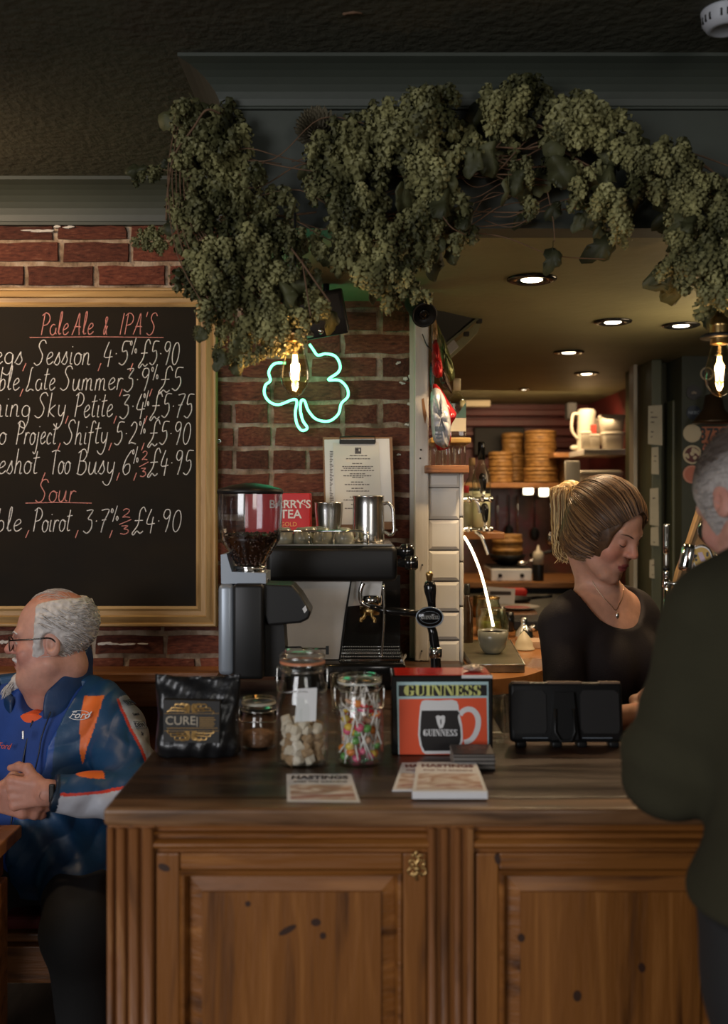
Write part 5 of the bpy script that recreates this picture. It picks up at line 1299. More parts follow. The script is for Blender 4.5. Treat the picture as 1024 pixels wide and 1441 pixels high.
for (px, py, d, s, rz_) in [(800, 185, 2.15, 26, .9), (855, 190, 2.16, 24, -.4), (775, 222, 2.16, 28, -.5), (640, 240, 2.16, 22, .5), (668, 205, 2.18, 24, .2), (690, 200, 2.2, 26, -.3), (625, 268, 2.15, 24, .2), (660, 295, 2.2, 20, .4), (716, 250, 2.2, 22, -.2), (735, 240, 2.2, 20, .3), (860, 225, 2.2, 22, .3),
                           (975, 305, 2.08, 18, .6), (1010, 300, 2.1, 18, -.4), (960, 300, 2.08, 16, .2), (778, 345, 2.2, 22, .1), (790, 285, 2.2, 18, .7), (820, 300, 2.2, 16, .4), (480, 360, 2.2, 18, .2), (620, 330, 2.2, 20, .1), (630, 345, 2.22, 16, -.2), (570, 255, 2.14, 24, 0), (850, 315, 2.2, 14, .6),
                           (420, 380, 2.14, 22, .2), (395, 400, 2.14, 20, -.4), (448, 390, 2.16, 18, .5), (310, 490, 2.18, 18, .1), (330, 505, 2.2, 14, -.3), (286, 460, 2.16, 13, .3), (350, 465, 2.18, 18, .6), (205, 235, 2.24, 16, 1.3), (225, 228, 2.24, 12, -1.2), (300, 380, 2.1, 16, .4)]:
    put_leaf(px, py, d, s, (rh.uniform(-.5, .5), rz_, rh.uniform(-.6, .6)))
for k in range(120):
    (px, py, rx, ry, n, L, d) = blobs[rh.randrange(len(blobs))]
    put_leaf(px+(rh.random()-.5)*1.5*rx, py+(rh.random()-.5)*1.6*ry-8, 2.27+rh.random()*.03, 18+rh.random()*14, (rh.uniform(-.6, .6), rh.uniform(-1, 1), rh.uniform(-.8, .8)))
# bines: woody stems running through it
def bine(pts, r_=.0022):
    P = catmull([T(*p) for p in pts], 6); mb = MB().tube(P, r_, 5); return mb.build('bine', M['bine'], gar, True)
bine([(310, 160, 2.2), (290, 155, 2.18), (272, 180, 2.2), (245, 220, 2.2), (236, 270, 2.22), (234, 310, 2.24)], .0026)
rbn = random.Random(31)
for k in range(46):
    x0 = rbn.uniform(300, 700); y0 = rbn.uniform(205, 330); x1 = x0+rbn.uniform(70, 220); y1 = y0+rbn.uniform(-50, 40)
    bine([(x0, y0, 2.27), ((x0*2+x1)/3, y0+rbn.uniform(-14, 14), 2.24), ((x0+2*x1)/3, y1+rbn.uniform(-14, 14), 2.25), (x1, y1, 2.27)], rbn.uniform(.0011, .0024))
for k in range(14):
    x0 = rbn.uniform(700, 960); y0 = 150+(x0-700)*.25+rbn.uniform(0, 60)
    bine([(x0, y0, 2.26), (x0+40, y0+rbn.uniform(-14, 14), 2.22), (x0+110, y0+30+rbn.uniform(-14, 24), 2.24)], rbn.uniform(.0012, .0022))
bine([(410, 350, 2.14), (425, 370, 2.12), (446, 400, 2.11), (464, 425, 2.12)], .0022); bine([(425, 365, 2.14), (430, 400, 2.12), (437, 445, 2.12)], .0018)
bine([(770, 270, 2.2), (778, 310, 2.2), (780, 340, 2.2)], .0012); bine([(190, 238, 2.24), (240, 240, 2.24), (270, 250, 2.2)], .0012)
bine([(560, 390, 2.2), (580, 400, 2.2), (596, 408, 2.2)], .001); bine([(620, 300, 2.14), (635, 320, 2.12), (655, 330, 2.14)], .0012)
for k in range(8): bine([(250+k*3, 160, 2.24), (236+k*6, 250+k*8, 2.2), (250+k*10, 360, 2.18), (300+k*12, 450, 2.16)], .0014)
# dried flower head
df = thing('dried_flower_head', 'round dried brown flower head tucked behind the top of the hops', 'flower', T(447, 185, 2.29))
mb = MB(); r = random.Random(6)
for i in range(130):
    t = (i+.5)/130; a = i*2.399; rad = .052*math.sqrt(t); y = -.030*(1-t)**.5
    b = Vector((rad*math.cos(a)*.5, .005, rad*math.sin(a)*.5)); tip = Vector((rad*math.cos(a), y-.006, rad*math.sin(a)))
    tg = Vector((-math.sin(a), 0, math.cos(a)))*.0042
    mb.add([b+tg*.5, b-tg*.5, tip-tg+Vector((0, .002, 0)), tip+Vector((0, -.003, 0))*r.random(), tip+tg+Vector((0, .002, 0)), tip*1.08+Vector((0, -.006, 0))], [(0, 1, 3), (1, 2, 3), (0, 3, 4), (2, 5, 3), (3, 5, 4)])
mb.ball((0, .004, 0), (.03, .014, .03), 12, 8)
o = mb.build('petals', mat('dried_brown_petals', (.12, .10, .06), .8), df, False, True); o['kind'] = 'stuff'
mb = MB().tube([(0, .01, 0), (.01, .03, -.06), (.04, .03, -.11)], .0025, 6); mb.build('stem', M['bine'], df, True, True)

# ================================================================ CEILING THINGS
# smoke alarm
sa = thing('smoke_alarm', 'round white smoke alarm on the dark ceiling at the top right', 'smoke alarm', (X(1021, 2.05), 2.05, ZC))
Rs = .047; hs = .038
MB().lathe([(.0001, -hs), (Rs*.55, -hs), (Rs*.62, -hs-.003), (Rs*.80, -hs-.001), (Rs*.94, -hs+.008), (Rs, -hs+.014), (Rs*1.03, -.008), (Rs*1.06, -.004), (Rs*1.06, -.0002)], (0, 0, 0), 44).build('casing', mat('grey_white_plastic', (.40, .42, .46), .5), sa, True, True)
for k in range(24):
    if k % 4 == 3: continue
    a = 2*PI*k/24; mb = MB().box((Rs*.95, -.002, -.028), (Rs*1.032, .002, -.014), Matrix.Rotation(a, 4, 'Z')); mb.build('vent_slot', M['black_matte'], sa, False, True)
# remnants on ceiling: dead moth-like flake, screw
t = tag(MB().tube(catmull([T(482, 20, 2.062), T(498, 17, 2.055), T(510, 19, 2.06)], 4), [.002, .004, .003, .004, .0045, .003, .003, .002, .001], 6).build('dried_leaf_scrap', M['bine'], None, True), 'small curled dried leaf stuck on the dark ceiling', 'leaf')
for px, py in ((214, 50), (319, 69), (319, 78)):
    pass
# downlights
dl = []
def downlight(px, py, r_=.072, lens=True, e=9, label='', loc=None):
    if loc is None:
        d = (ZB-CZ)*F/(HY-py); loc = Vector((X(px, d), d, ZB))
    t = thing('downlight', label, 'downlight', loc, 'recessed downlights in the bar ceiling')
    MB().lathe([(r_, -.0003), (r_*.98, -.005), (r_*.80, -.009), (r_*.60, -.006), (r_*.46, -.001), (r_*.46, -.0002)], (0, 0, 0), 40).build('bezel', M['black_gloss'] if r_ > .05 else M['steel'], t, True, True)
    MB().lathe([(r_*.44, -.0042), (r_*.40, -.0062), (.0001, -.0070)], (0, 0, 0), 28).build('lens', M['lamp_white'], t, True, True)
    downlight_lamp((loc[0], loc[1], loc[2]-.016), e)
    return t
downlight(748, 392, e=36, label='nearest downlight in the bar ceiling, left of the hanging dead leaf')
downlight(862, 452, label='downlight in the bar ceiling in the second row, left one', r_=.068, e=12)
downlight(958, 457, label='downlight in the bar ceiling beside the red ribbon scraps', r_=.068, e=7)
downlight(800, 495, label='downlight in the bar ceiling, third from the front', r_=.066, e=9)
downlight(825, 525, label='downlight in the bar ceiling in front of the farthest one', r_=.062, e=5)
downlight(737, 547, label='small farthest downlight over the kitchen entrance', r_=.032, e=8)
downlight(0, 0, loc=Vector((.93, 2.62, ZB)), label='downlight hidden behind the hops above the barmaid', e=22)
mb = MB()
tag(MB().tube(catmull([T(934, 448, 3.6), T(943, 444, 3.62), T(950, 449, 3.6), T(962, 443, 3.6), T(966, 449, 3.6)], 4), .006, 5).build('red_ribbon', mat('red_ribbon', (.45, .02, .02), .5), None, True), 'scrap of red ribbon on the bar ceiling behind a downlight', 'ribbon')

# pendant bulbs
def pendant(name, label, px, ytop, yb, d, ycord):
    t = thing('pendant_bulb', label, 'pendant lamp', T(px, yb, d), 'vintage filament pendant bulbs')
    k = d/F; H = (yb-ytop)*k
    # ytop: top of the cap; yb: tip of bulb
    Rb = 20.5*k; g = lambda py: (yb-py)*k
    y = lambda f: H*f
    MB().lathe([(.0001, 0), (.004, .001), (Rb*.45, y(.035)), (Rb*.86, y(.13)), (Rb, y(.22)), (Rb*.93, y(.33)), (Rb*.70, y(.48)), (Rb*.52, y(.60)), (Rb*.50, y(.63))], (0, 0, 0), 32, cap=False).build('glass_bulb', M['bulb_glass'], t, True, True)
    fil = MB()
    for j in range(4):
        a = j*PI/2+.4; fil.tube([(.0075*math.cos(a), .0075*math.sin(a), y(.19)), (.0035*math.cos(a), .0035*math.sin(a), y(.46))], .0019, 6)
    fil.build('filament', M['filament'], t, True, True)
    mb = MB(); mb.lathe([(.0025, y(.14)), (.0025, y(.6))], (0, 0, 0), 6); mb.build('filament_stem', M['bulb_glass'], t, True, True)
    MB().lathe([(Rb*.56, y(.60)), (Rb*.60, y(.605)), (Rb*.60, y(.66)), (Rb*.62, y(.665))], (0, 0, 0), 28).build('screw_cap', M['brass'], t, True, True)
    MB().lathe([(Rb*.66, y(.665)), (Rb*1.28, y(.67)), (Rb*1.30, y(.69)), (Rb*1.05, y(.715)), (Rb*.70, y(.725))], (0, 0, 0), 32).build('shade_ring', M['black'], t, True, True)
    MB().lathe([(Rb*.62, y(.725)), (Rb*.64, y(.73)), (Rb*.64, y(.80)), (Rb*.66, y(.805)), (Rb*.66, y(.83)), (Rb*.60, y(.84)), (Rb*.60, y(.885)), (Rb*.36, y(.92)), (Rb*.24, y(.97)), (Rb*.20, y(1.0))], (0, 0, 0), 30).build('lamp_holder', M['brass'], t, True, True)
    MB().tube([(0, 0, y(1.0)), (0, 0, (yb-ycord)*k)], .003, 8).build('cord', M['black'], t, True, True)
    l = bpy.data.lights.new('pendant_lamp', 'POINT'); l.energy = 1.6; l.color = (1, .62, .30); l.shadow_soft_size = .012
    lo = bpy.data.objects.new('pendant_lamp', l); COL.objects.link(lo); lo.location = T(px, yb, d)+Vector((0, 0, y(.32)))
    return t
pendant('p', 'lit vintage filament bulb hanging in front of the neon shamrock', 415, 430, 559, 2.20, 300)
pendant('p', 'lit vintage filament bulb hanging at the right edge above the customer', 1012, 435, 559, 2.16, 300)

# security camera
dc = 3.0
sc_ = thing('security_camera', 'dark bullet security camera under the ceiling beside the white post', 'security camera', T(585, 425, dc))
ax = Vector((.10, -.45, -.28)).normalized(); q = Vector((0, 0, 1)).rotation_difference(ax).to_matrix().to_4x4()
Lc = .11
MB().lathe([(.028, -.02), (.034, -.012), (.036, 0), (.036, Lc*.86), (.038, Lc), (.033, Lc), (.031, Lc-.012), (.0001, Lc-.012)], (0, 0, 0), 32, q).build('housing', M['black'], sc_, True, True)
MB().lathe([(.016, Lc-.013), (.016, Lc-.006), (.012, Lc-.003), (.0001, Lc-.0045)], (0, 0, 0), 20, q).build('lens', M['black_gloss'], sc_, True, True)
MB().tube([(0, .0, .02), (0, .03, .05), (0, .04, ZB-sc_.location.z)], .009, 10).build('bracket', M['black'], sc_, True, True)
tag(MB().tube(catmull([T(594, 470, 3.08), T(600, 485, 3.09), T(608, 495, 3.09), T(611, 520, 3.09)], 5), .0018, 6).build('loose_cable', M['black'], None, True), 'thin loose cable running down from the security camera', 'cable')
# amplifier / speaker box with knobs
am = thing('wall_speaker', 'black box speaker with three knobs hanging under the ceiling behind the hops', 'speaker', T(458, 445, 2.9))
MX = Matrix.Rotation(math.radians(14), 4, 'X') @ Matrix.Rotation(math.radians(-10), 4, 'Y')
MB().rbox((-.075, -.06, -.055), (.060, .07, .07), .006, MX).build('cabinet', M['black'], am, True, True)
MB().prism([(-.065, -.01), (.050, -.01), (.050, .06), (-.065, .06)], -.0625, -.058, MX).build('grille', M['black_matte'], am, False, True)
for k, x in enumerate((-.050, -.018, .013)):
    MB().lathe([(.0085, 0), (.0085, .006), (.006, .010), (.0001, .0105)], (0, 0, 0), 18, MX @ Matrix.Translation((x, -.06, -.036)) @ Matrix.Rotation(PI/2, 4, 'X')).build('knob', M['steel'], am, True, True)
MB().tube([(0, .03, .06), (0, .04, ZB-am.location.z)], .01, 8).build('bracket', M['black'], am, True, True)
t = thing('wall_box', 'small black box on the wall lit by the neon behind the hops', 'box', T(418, 392, 3.0))
MB().rbox((-.035, -.03, -.03), (.035, .03, .03), .004).build('casing', M['black'], t, False, True)
MB().tube([(0, .0, .03), (0, .0, ZB-t.location.z)], .008, 8).build('bracket', M['black'], t, True, True)
# angled black screen / hatch over the pier
av = thing('ceiling_screen', 'dark triangular boxed panel angled under the bar ceiling above the tiled pier', 'screen', T(640, 440, 3.4))
dd = 3.36
def pw(px, py, d): return tuple(T(px, py, d)-av.location)
tri = [(606, 438, 3.32), (681, 439, 3.5), (630, 484, 3.5), (606, 476, 3.34)]
V = [pw(*p) for p in tri]; V2 = [tuple(Vector(v)+Vector((.0, .05, .02))) for v in V]
mb = MB(); mb.add(V+V2, [(0, 3, 2, 1), (4, 5, 6, 7), (0, 1, 5, 4), (1, 2, 6, 5), (2, 3, 7, 6), (3, 0, 4, 7)]); fix_normals(mb.build('panel', M['black'], av, False, True))
mb = MB(); mb.tube([pw(681, 441, 3.49), pw(628, 484, 3.49)], .006, 4); mb.build('panel_edge', M['green_wall'], av, False, True)
mb = MB(); A = [pw(650, 487, 3.5), pw(665, 472, 3.5), pw(678, 452, 3.5), pw(682, 440, 3.5), pw(640, 492, 3.5)]
mb.prism([(v[0], v[2]) for v in [pw(628, 494, 3.52), pw(646, 478, 3.52), pw(672, 452, 3.52), pw(682, 441, 3.52), pw(672, 468, 3.52), pw(650, 490, 3.52), pw(634, 504, 3.52)]], pw(0, 0, 3.52)[1], pw(0, 0, 3.52)[1]+.03)
mb.build('side_frame', M['bar_ceiling'], av, False, True)
mb = MB(); mb.prism([(v[0], v[2]) for v in [pw(626, 490, 3.5), pw(638, 478, 3.5), pw(645, 488, 3.5), pw(632, 500, 3.5)]], pw(0, 0, 3.5)[1]-.006, pw(0, 0, 3.5)[1]+.02); mb.build('connector_plate', mat('grey_plastic', (.30, .29, .28), .5), av, False, True)
for p in ((656, 470), (674, 452)):
    mb = MB(); mb.rbox(tuple(Vector(pw(p[0]-4, p[1]+3, 3.5))+Vector((0, -.01, 0))), tuple(Vector(pw(p[0]+4, p[1]-3, 3.5))+Vector((0, .01, 0))), .002); mb.build('clip', M['black_matte'], av, False, True)

# ================================================================ LEDGE THINGS
dlg = 3.16; zl = Z(655, 3.08)+.0008
for k, (px, dy) in enumerate(((612, 0), (630, 0), (647, 0), (620, .10), (640, .10))):
    t = thing('ledge_glass', ['ribbed glass on the wooden ledge, leftmost of the front row', 'ribbed glass on the wooden ledge, middle of the front row', 'ribbed glass on the wooden ledge, right end of the front row', 'glass in the back row on the wooden ledge, left one', 'glass in the back row on the wooden ledge, right one'][k], 'glass', (X(px, dlg+dy), dlg+dy, zl), 'glasses on the wooden ledge')
    hg = Z(624, 3.16)-zl
    prof = [(.0165, 0), (.0185, .004), (.019, hg*.75), (.0185, hg), (.0172, hg), (.0172, .008), (.0001, .006)]
    MB().lathe(prof, (0, 0, 0), 24).build('glass_body', M['glass'], t, True, True)
tb_ = thing('wooden_board', 'small yellowish wooden board resting on the ledge glasses', 'board', (X(633, 3.2), 3.2, Z(624, 3.16)+.0008))
MB().rbox((X(604, 3.2)-X(633, 3.2), -.06, 0), (X(660, 3.2)-X(633, 3.2), .13, .017), .003).build('board', mat('yellow_wood', (.42, .26, .07), .45, noise=.2, stretch=(1, 8, 8)), tb_, False, True)
# gin bottle (square) on the board
zgb = Z(624, 3.16)+.0008+.0178; dbt = 3.24
gb = thing('gin_bottle', 'square-shouldered clear spirit bottle with a cream label standing on the wooden board', 'bottle', (X(643, dbt), dbt, zgb))
hb = Z(533, dbt)-zgb; wb = .027
def sq_lathe(levels, e=.35):
    mb = MB(); n = 24; vs = []; fs = []
    for (rx_, z, p) in levels:
        for k in range(n):
            a = 2*PI*k/n; c, s = math.cos(a), math.sin(a)
            vs.append((rx_*math.copysign(abs(c)**p, c), rx_*.8*math.copysign(abs(s)**p, s), z))
    for i in range(len(levels)-1):
        for k in range(n): k2 = (k+1) % n; fs.append((i*n+k, i*n+k2, (i+1)*n+k2, (i+1)*n+k))
    fs.append(tuple(reversed(range(n)))); return mb.add(vs, fs)
sq_lathe([(wb, 0, .35), (wb*1.05, .01, .35), (wb*1.05, hb*.60, .35), (wb*.95, hb*.68, .4), (wb*.55, hb*.74, .8), (wb*.48, hb*.76, 1), (wb*.48, hb*.95, 1), (wb*.50, hb, 1)]).build('glass_body', M['green_glass'], gb, True, True)
MB().lathe([(wb*.46, hb*.80), (wb*.46, hb*1.0), (.0001, hb*1.0)], (0, 0, 0), 20).build('stopper', mat('pale_stopper', (.45, .36, .22), .5), gb, True, True)
MB().box((-wb*.95, -wb*.90, hb*.12), (wb*.98, -wb*.85, hb*.34)).build('label', mat('cream_label', (.52, .47, .36), .6), gb, False, True)
MB().prism([(-wb*.95, hb*.345), (wb*.98, hb*.345), (wb*.98, hb*.60), (0, hb*.40), (-wb*.95, hb*.62)], -wb*.895, -wb*.855).build('printed_landscape', mat('teal_print', (.05, .11, .09), .4), gb, False, True)
# crisp packets hanging from post
def packet(label, pts, d, m, name='snack_packet', th=.02, seed=0, extra=None):
    P = [T(x, y, d) for x, y in pts]; c = sum(P, Vector())/len(P); t = thing(name, label, 'snack packet', c)
    r = random.Random(seed); n = len(P); vs = []; fs = []
    ring = [p-c for p in P]
    sm = catmull(ring, 3, closed=True); n = len(sm)
    for s_, dy in ((1.0, 0), (.72, -.7), (.4, -1), (.0, -1.02)):
        for k, p in enumerate(sm): vs.append(Vector((p.x*s_, dy*th*(1+.4*math.sin(k*1.7+seed))+(r.random()-.5)*.006, p.z*s_+(r.random()-.5)*.004)))
    for i in range(3):
        for k in range(n): k2 = (k+1) % n; fs.append((i*n+k, (i+1)*n+k, (i+1)*n+k2, i*n+k2))
    m0 = len(vs); vs.append(Vector((0, .012, 0)))
    for k in range(n): fs.append((k, (k+1) % n, m0))
    o = MB().add(vs, fs).build('wrapper', m, t, True, True); fix_normals(o)
    return t
foil = lambda n, c, met=.3: mat(n, c, .25, metal=met, bump=.4, bscale=60, noise=.2, nscale=40)
packet('red crisp packet hanging beside the white post', [(608, 486), (614, 478), (620, 500), (623, 526), (616, 532), (608, 522)], 3.06, foil('red_foil', (.55, .02, .02)), seed=1)
packet('green-brown shiny packet hanging beside the white post', [(613, 455), (622, 470), (635, 505), (640, 530), (628, 535), (618, 500)], 3.12, foil('olive_foil', (.16, .17, .06), .6), seed=2)
packet('dark brown packet hanging just below the red one', [(617, 522), (626, 520), (636, 552), (628, 548), (620, 540)], 3.08, foil('brown_foil', (.05, .03, .02), .5), seed=3, th=.012)
wp = packet('white crisp packet with a red edge hanging in front of the ledge glasses', [(606, 552), (614, 546), (622, 552), (632, 580), (634, 606), (630, 628), (622, 630), (610, 620), (606, 590)], 3.02, foil('white_foil', (.52, .52, .54), .2), seed=4, th=.016)
packet('red packet behind the white crisp packet', [(608, 548), (618, 545), (636, 572), (642, 584), (634, 600), (634, 622), (625, 634), (612, 624)], 3.055, foil('red_foil_dark', (.42, .02, .025)), seed=5, th=.008)
packet('thin tan twist packet hanging at the top of the white post', [(607, 450), (613, 449), (616, 475), (612, 488), (607, 476)], 3.1, foil('tan_foil', (.30, .17, .07)), seed=6, th=.006)
packet('teal packet edge hanging between the post and the red packets', [(605, 512), (609, 512), (611, 530), (609, 548), (605, 545)], 3.1, foil('teal_foil', (.01, .07, .08)), seed=7, th=.006)
inkb = mat('dark_blue_print', (.05, .07, .10), .6)
mb = MB(); wo = org(wp)
for px, py, w_, h_ in ((616, 577, 6, 5), (612, 600, 12, 7), (612, 610, 9, 2), (613, 615, 8, 2), (615, 620, 6, 2)):
    a = T(px, py+h_, 2.999)-wo; b = T(px+w_, py, 2.999)-wo; mb.box((a.x, -.0215, a.z), (b.x, -.0165, b.z))
mb.build('printed_pattern', inkb, wp, False, True)['kind'] = 'stuff'
tag(MB().tube([T(608, 449, 3.09), T(608, 552, 3.09)], .0015, 5).build('hanging_strip', M['steel'], None), 'thin metal strip the snack packets hang from', 'clip strip')

# ================================================================ TAPS & BOTTLES AROUND THE PIER
dq = 3.6
def P7(u, v, d=dq): return T(590+u/3.003, 420+v/3.003, d)
def Pz(u, v, d): return T(640+u/3.94, 520+v/3.94, d)
# shelf behind
mb = MB(); a = P7(190, 1015, 3.7); b = P7(348, 968, 3.7)
mb.rbox((a.x-.06, 3.62, a.z), (b.x, 3.90, P7(0, 985, 3.7).z), .004)
tag(mb.build('bottle_shelf', M['worktop'], None), 'small wooden shelf end carrying the clear bottles behind the pier', 'shelf')
zsh = P7(0, 985, 3.7).z+.0006
def round_bottle(label, x, y, z, R, h, neck, m, cap_m, cap=(.84, 1.0), group=None, seg=28):
    t = thing('bottle', label, 'bottle', (x, y, z), group)
    MB().lathe([(R*.92, 0), (R, .006), (R, h*.58), (R*.92, h*.64), (neck*1.2, h*.74), (neck, h*.78), (neck, h*cap[0])], (0, 0, 0), seg).build('glass_body', m, t, True, True)
    MB().lathe([(neck*1.12, h*cap[0]), (neck*1.12, h*.97), (neck*1.0, h), (.0001, h)], (0, 0, 0), 20).build('cap', cap_m, t, True, True)
    return t
hb1 = P7(0, 606, 3.72).z-zsh
b1 = round_bottle('tall clear spirit bottle with a black capsule behind the chrome taps', P7(262, 0, 3.72).x, 3.72, zsh, .0345, hb1, .0125, M['green_glass'], M['black_gloss'], cap=(.80, 1))
MB().lathe([(.0335, .002), (.0335, hb1*.42)], (0, 0, 0), 24).build('spirit', mat('pale_spirit', (.80, .76, .60), .2), b1, True, True)
b2 = round_bottle('shorter clear bottle with a cork, left of the tall one', P7(222, 0, 3.79).x, 3.79, zsh, .030, P7(0, 672, 3.74).z-zsh, .011, M['green_glass'], mat('cork', (.45, .28, .13), .8), cap=(.90, 1))
MB().lathe([(.0305, .01), (.0305, .15)], (0, 0, 0), 24).build('pale_label', mat('cream_bottle_label', (.75, .70, .56), .6), b2, True, True)
round_bottle('small bottle with a red cap close beside the white tiles', P7(198, 0, 3.70).x, 3.70, zsh, .02, P7(0, 792, 3.76).z-zsh, .009, M['green_glass'], mat('red_cap', (.4, .02, .02), .4))
# two chrome taps with black handles
for k, (vh0, vh1, vb) in enumerate(((738, 812, 848), (865, 945, 975))):
    ct = thing('chrome_tap', ['upper chrome tap with a black handle behind the tiled pier', 'lower chrome tap with a black handle behind the tiled pier'][k], 'beer tap', P7(268, vb, 3.5))
    o3 = org(ct)
    q = lambda u, v, d=3.5: P7(u, v, d)-o3
    uu = 268+8*k
    MB().tube([q(uu-2, vh0), q(uu-1, vh0+10), q(uu, vh0+30), q(uu+2, vh1-8), q(uu+2, vh1)], [.006, .0125, .0145, .009, .006], 14).build('handle', M['black_gloss'], ct, True, True)
    MB().tube([q(uu+2, vh1), q(uu+2, vb)], .006, 12).build('stem', M['chrome'], ct, True, True)
    mb = MB(); mb.tube([Vector((.308, 3.5, q(188, vb).z+o3.z))-o3, q(188, vb+2), q(210, vb-2), q(240, vb+2), q(300, vb)], [.010, .010, .0085, .0075, .0085], 14); mb.ball(q(300, vb), .011, 12, 8); mb.ball(q(uu, vb), .012, 12, 8); mb.ball(q(210, vb), .013, 12, 8)
    mb.build('tap_body', M['chrome'], ct, True, True)
    P = catmull([q(236, vb+10), q(262, vb+30), q(278, vb+70), q(292, vb+108)] if k else [q(236, vb+6), q(246, vb+16), q(252, vb+40), q(256, vb+60)], 5)
    MB().tube(P, .007, 10).build('spout', M['chrome'], ct, True, True)
# glowing strip down to the jar
tag(MB().tube(catmull([P7(188, 1005, 3.35), P7(215, 1050, 3.35), P7(245, 1120, 3.34), P7(268, 1190, 3.33), P7(285, 1260, 3.32), P7(300, 1330, 3.31), P7(312, 1385, 3.3)], 6), .0042, 8).build('light_strip', M['led'], None, True), 'glowing warm white light strip curving down into the glass jar behind the cup', 'light strip')
# glass jar with lid behind cup, another behind it
for k, (u, v0, v1, d, R) in enumerate(((312, 1310, 1425, 3.42, .052), (292, 1262, 1330, 3.7, .048))):
    t = thing('glass_jar', ['open glass jar lit by the strip behind the grey coffee cup', 'second glass jar behind the lit jar'][k], 'jar', (P7(u, 0, d).x, d, CT+.0006))
    h = P7(0, v0, d).z-CT
    MB().lathe([(R*.9, 0), (R, .008), (R, h*.70), (R*.80, h*.88), (R*.84, h), (R*.78, h), (R*.74, h*.88), (R*.95, h*.68), (R*.95, .01), (.0001, .008)], (0, 0, 0), 30).build('glass_body', M['green_glass'], t, True, True)
    MB().lathe([(R*.86, h*.96), (R*.88, h*1.0), (R*.5, h*1.02), (.0001, h*1.02)], (0, 0, 0), 30).build('lid', M['brass'] if k else M['green_glass'], t, True, True)
    MB().lathe([(R*.90, .011), (R*.92, h*.35), (.0001, h*.36)], (0, 0, 0), 24).build('contents', mat('pale_green_contents', (.32, .30, .10), .7, noise=.4, nscale=60), t, True, True)
# dark bottle behind pier
round_bottle('tall dark brown bottle close behind the tiled pier', T(657, 0, 3.36).x, 3.36, CT+.0006, .020, T(0, 826, 3.36).z-CT+.01, .009, mat('dark_brown_glass', (.025, .012, .006), .12), M['black'])
# metal drip slab + cup
db_ = thing('drip_slab', 'flat metal drip tray on the worktop under the grey cup', 'drip tray', (T(690, 0, 3.05).x, 3.05, CT+.0006))
x0 = .318
mb = MB(); zt2 = .022
Pq = [(x0, 2.90), (T(738, 0, 2.9).x, 2.90), (T(722, 0, 3.35).x, 3.42), (x0, 3.42)]
slab([(x-db_.location.x, y-3.05) for x, y in Pq], 0, zt2).build('tray', mat('greenish_worn_metal', (.30, .27, .18), .32, metal=.8, noise=.4, nscale=12, bump=.1), db_, False, True)
mb = MB(); mb.tube([(Pq[1][0]-db_.location.x, -.15, zt2), (Pq[2][0]-db_.location.x, .37, zt2)], .002, 6); mb.tube([(Pq[0][0]-db_.location.x, -.15, zt2), (Pq[1][0]-db_.location.x, -.15, zt2)], .002, 6); mb.build('tray_rim', M['steel'], db_, True, True)
dcup = 3.12
zc0 = CT+.0006+zt2+.001
cpt = cup_proto('latte_cup', 'grey cup of milky coffee on the metal tray beside the tiled pier', (T(693, 0, dcup).x, dcup, zc0), .0475, Z(887, dcup-.0)-zc0, inv=False, m=mat('grey_glazed_cup', (.17, .165, .13), .18))
cpt.rotation_euler = (0, 0, 2.2)
hcup = Z(887, dcup)-zc0
MB().lathe([(.0001, hcup-.006), (.041, hcup-.006)], (0, 0, 0), 28).build('coffee', mat('latte_surface', (.42, .24, .13), .4), cpt, True, True)
# small dome (white bell / cloche) and metal bell behind
t = thing('white_dome', 'small white ribbed dome on the worktop right of the grey cup', 'dome', (T(737, 0, 3.35).x, 3.35, CT+.0006))
MB().lathe([(.036, 0), (.036, .003), (.031, .008), (.029, .022), (.019, .042), (.007, .056), (.003, .060), (.0001, .061)], (0, 0, 0), 28).build('shell', mat('cream_glaze', (.55, .47, .33), .4), t, True, True)
t = thing('chrome_pourer', 'small chrome pot with a knob behind the white dome', 'pot', (T(737, 0, 3.55).x, 3.55, CT+.0006))
MB().lathe([(.030, 0), (.034, .01), (.030, .035), (.014, .055), (.010, .062), (.012, .070), (.010, .085), (.0001, .086)], (0, 0, 0), 24).build('body', M['chrome'], t, True, True)
MB().ball((.03, -.01, .05), .012, 12, 8).build('knob', M['chrome'], t, True, True)
# worktop clutter
def wt_xy(px, py, z=CT): d = (CZ-z)*F/(py-HY); return (X(px, d), d, z+.0006)
t = thing('plate', 'white plate with a red centre on the far worktop', 'plate', wt_xy(727, 857))
MB().lathe([(.05, 0), (.06, .003), (.105, .012), (.105, .014), (.06, .006), (.0001, .005)], (0, 0, 0), 36).build('rim', mat('white_plate', (.60, .54, .46), .3), t, True, True)
MB().lathe([(.062, .0075), (.055, .009), (.0001, .009)], (0, 0, 0), 30).build('red_centre', mat('red_sauce', (.5, .05, .03), .35), t, True, True)
t = thing('pan_lid', 'dark flat pan on the far worktop behind the plate', 'pan', wt_xy(712, 846))
MB().lathe([(.10, 0), (.12, .004), (.125, .018), (.12, .018), (.112, .006), (.0001, .005)], (0, 0, 0), 32).build('pan', M['black'], t, True, True)
MB().tube([(.11, 0, .014), (.22, -.05, .03)], .008, 8).build('handle', M['black'], t, True, True)
t = thing('red_cloth', 'red folded cloth on the far end of the worktop', 'cloth', wt_xy(717, 842))
MB().rbox((-.05, .05, 0), (.10, .12, .045), .015).build('cloth', mat('red_cloth', (.65, .03, .02), .6), t, True, True)
t = thing('paper_card', 'white printed paper propped on the far worktop', 'paper', (T(698, 0, 4.7).x, 4.7, CT+.0006))
MB().prism([(-.06, 0), (.085, 0), (.09, .085), (-.05, .095)], 0, .003).build('sheet', M['paper'], t, False, True)
MB().prism([(-.03, .055), (.07, .055), (.07, .072), (-.03, .074)], -.001, 0).build('printed_line', M['ink'], t, False, True)
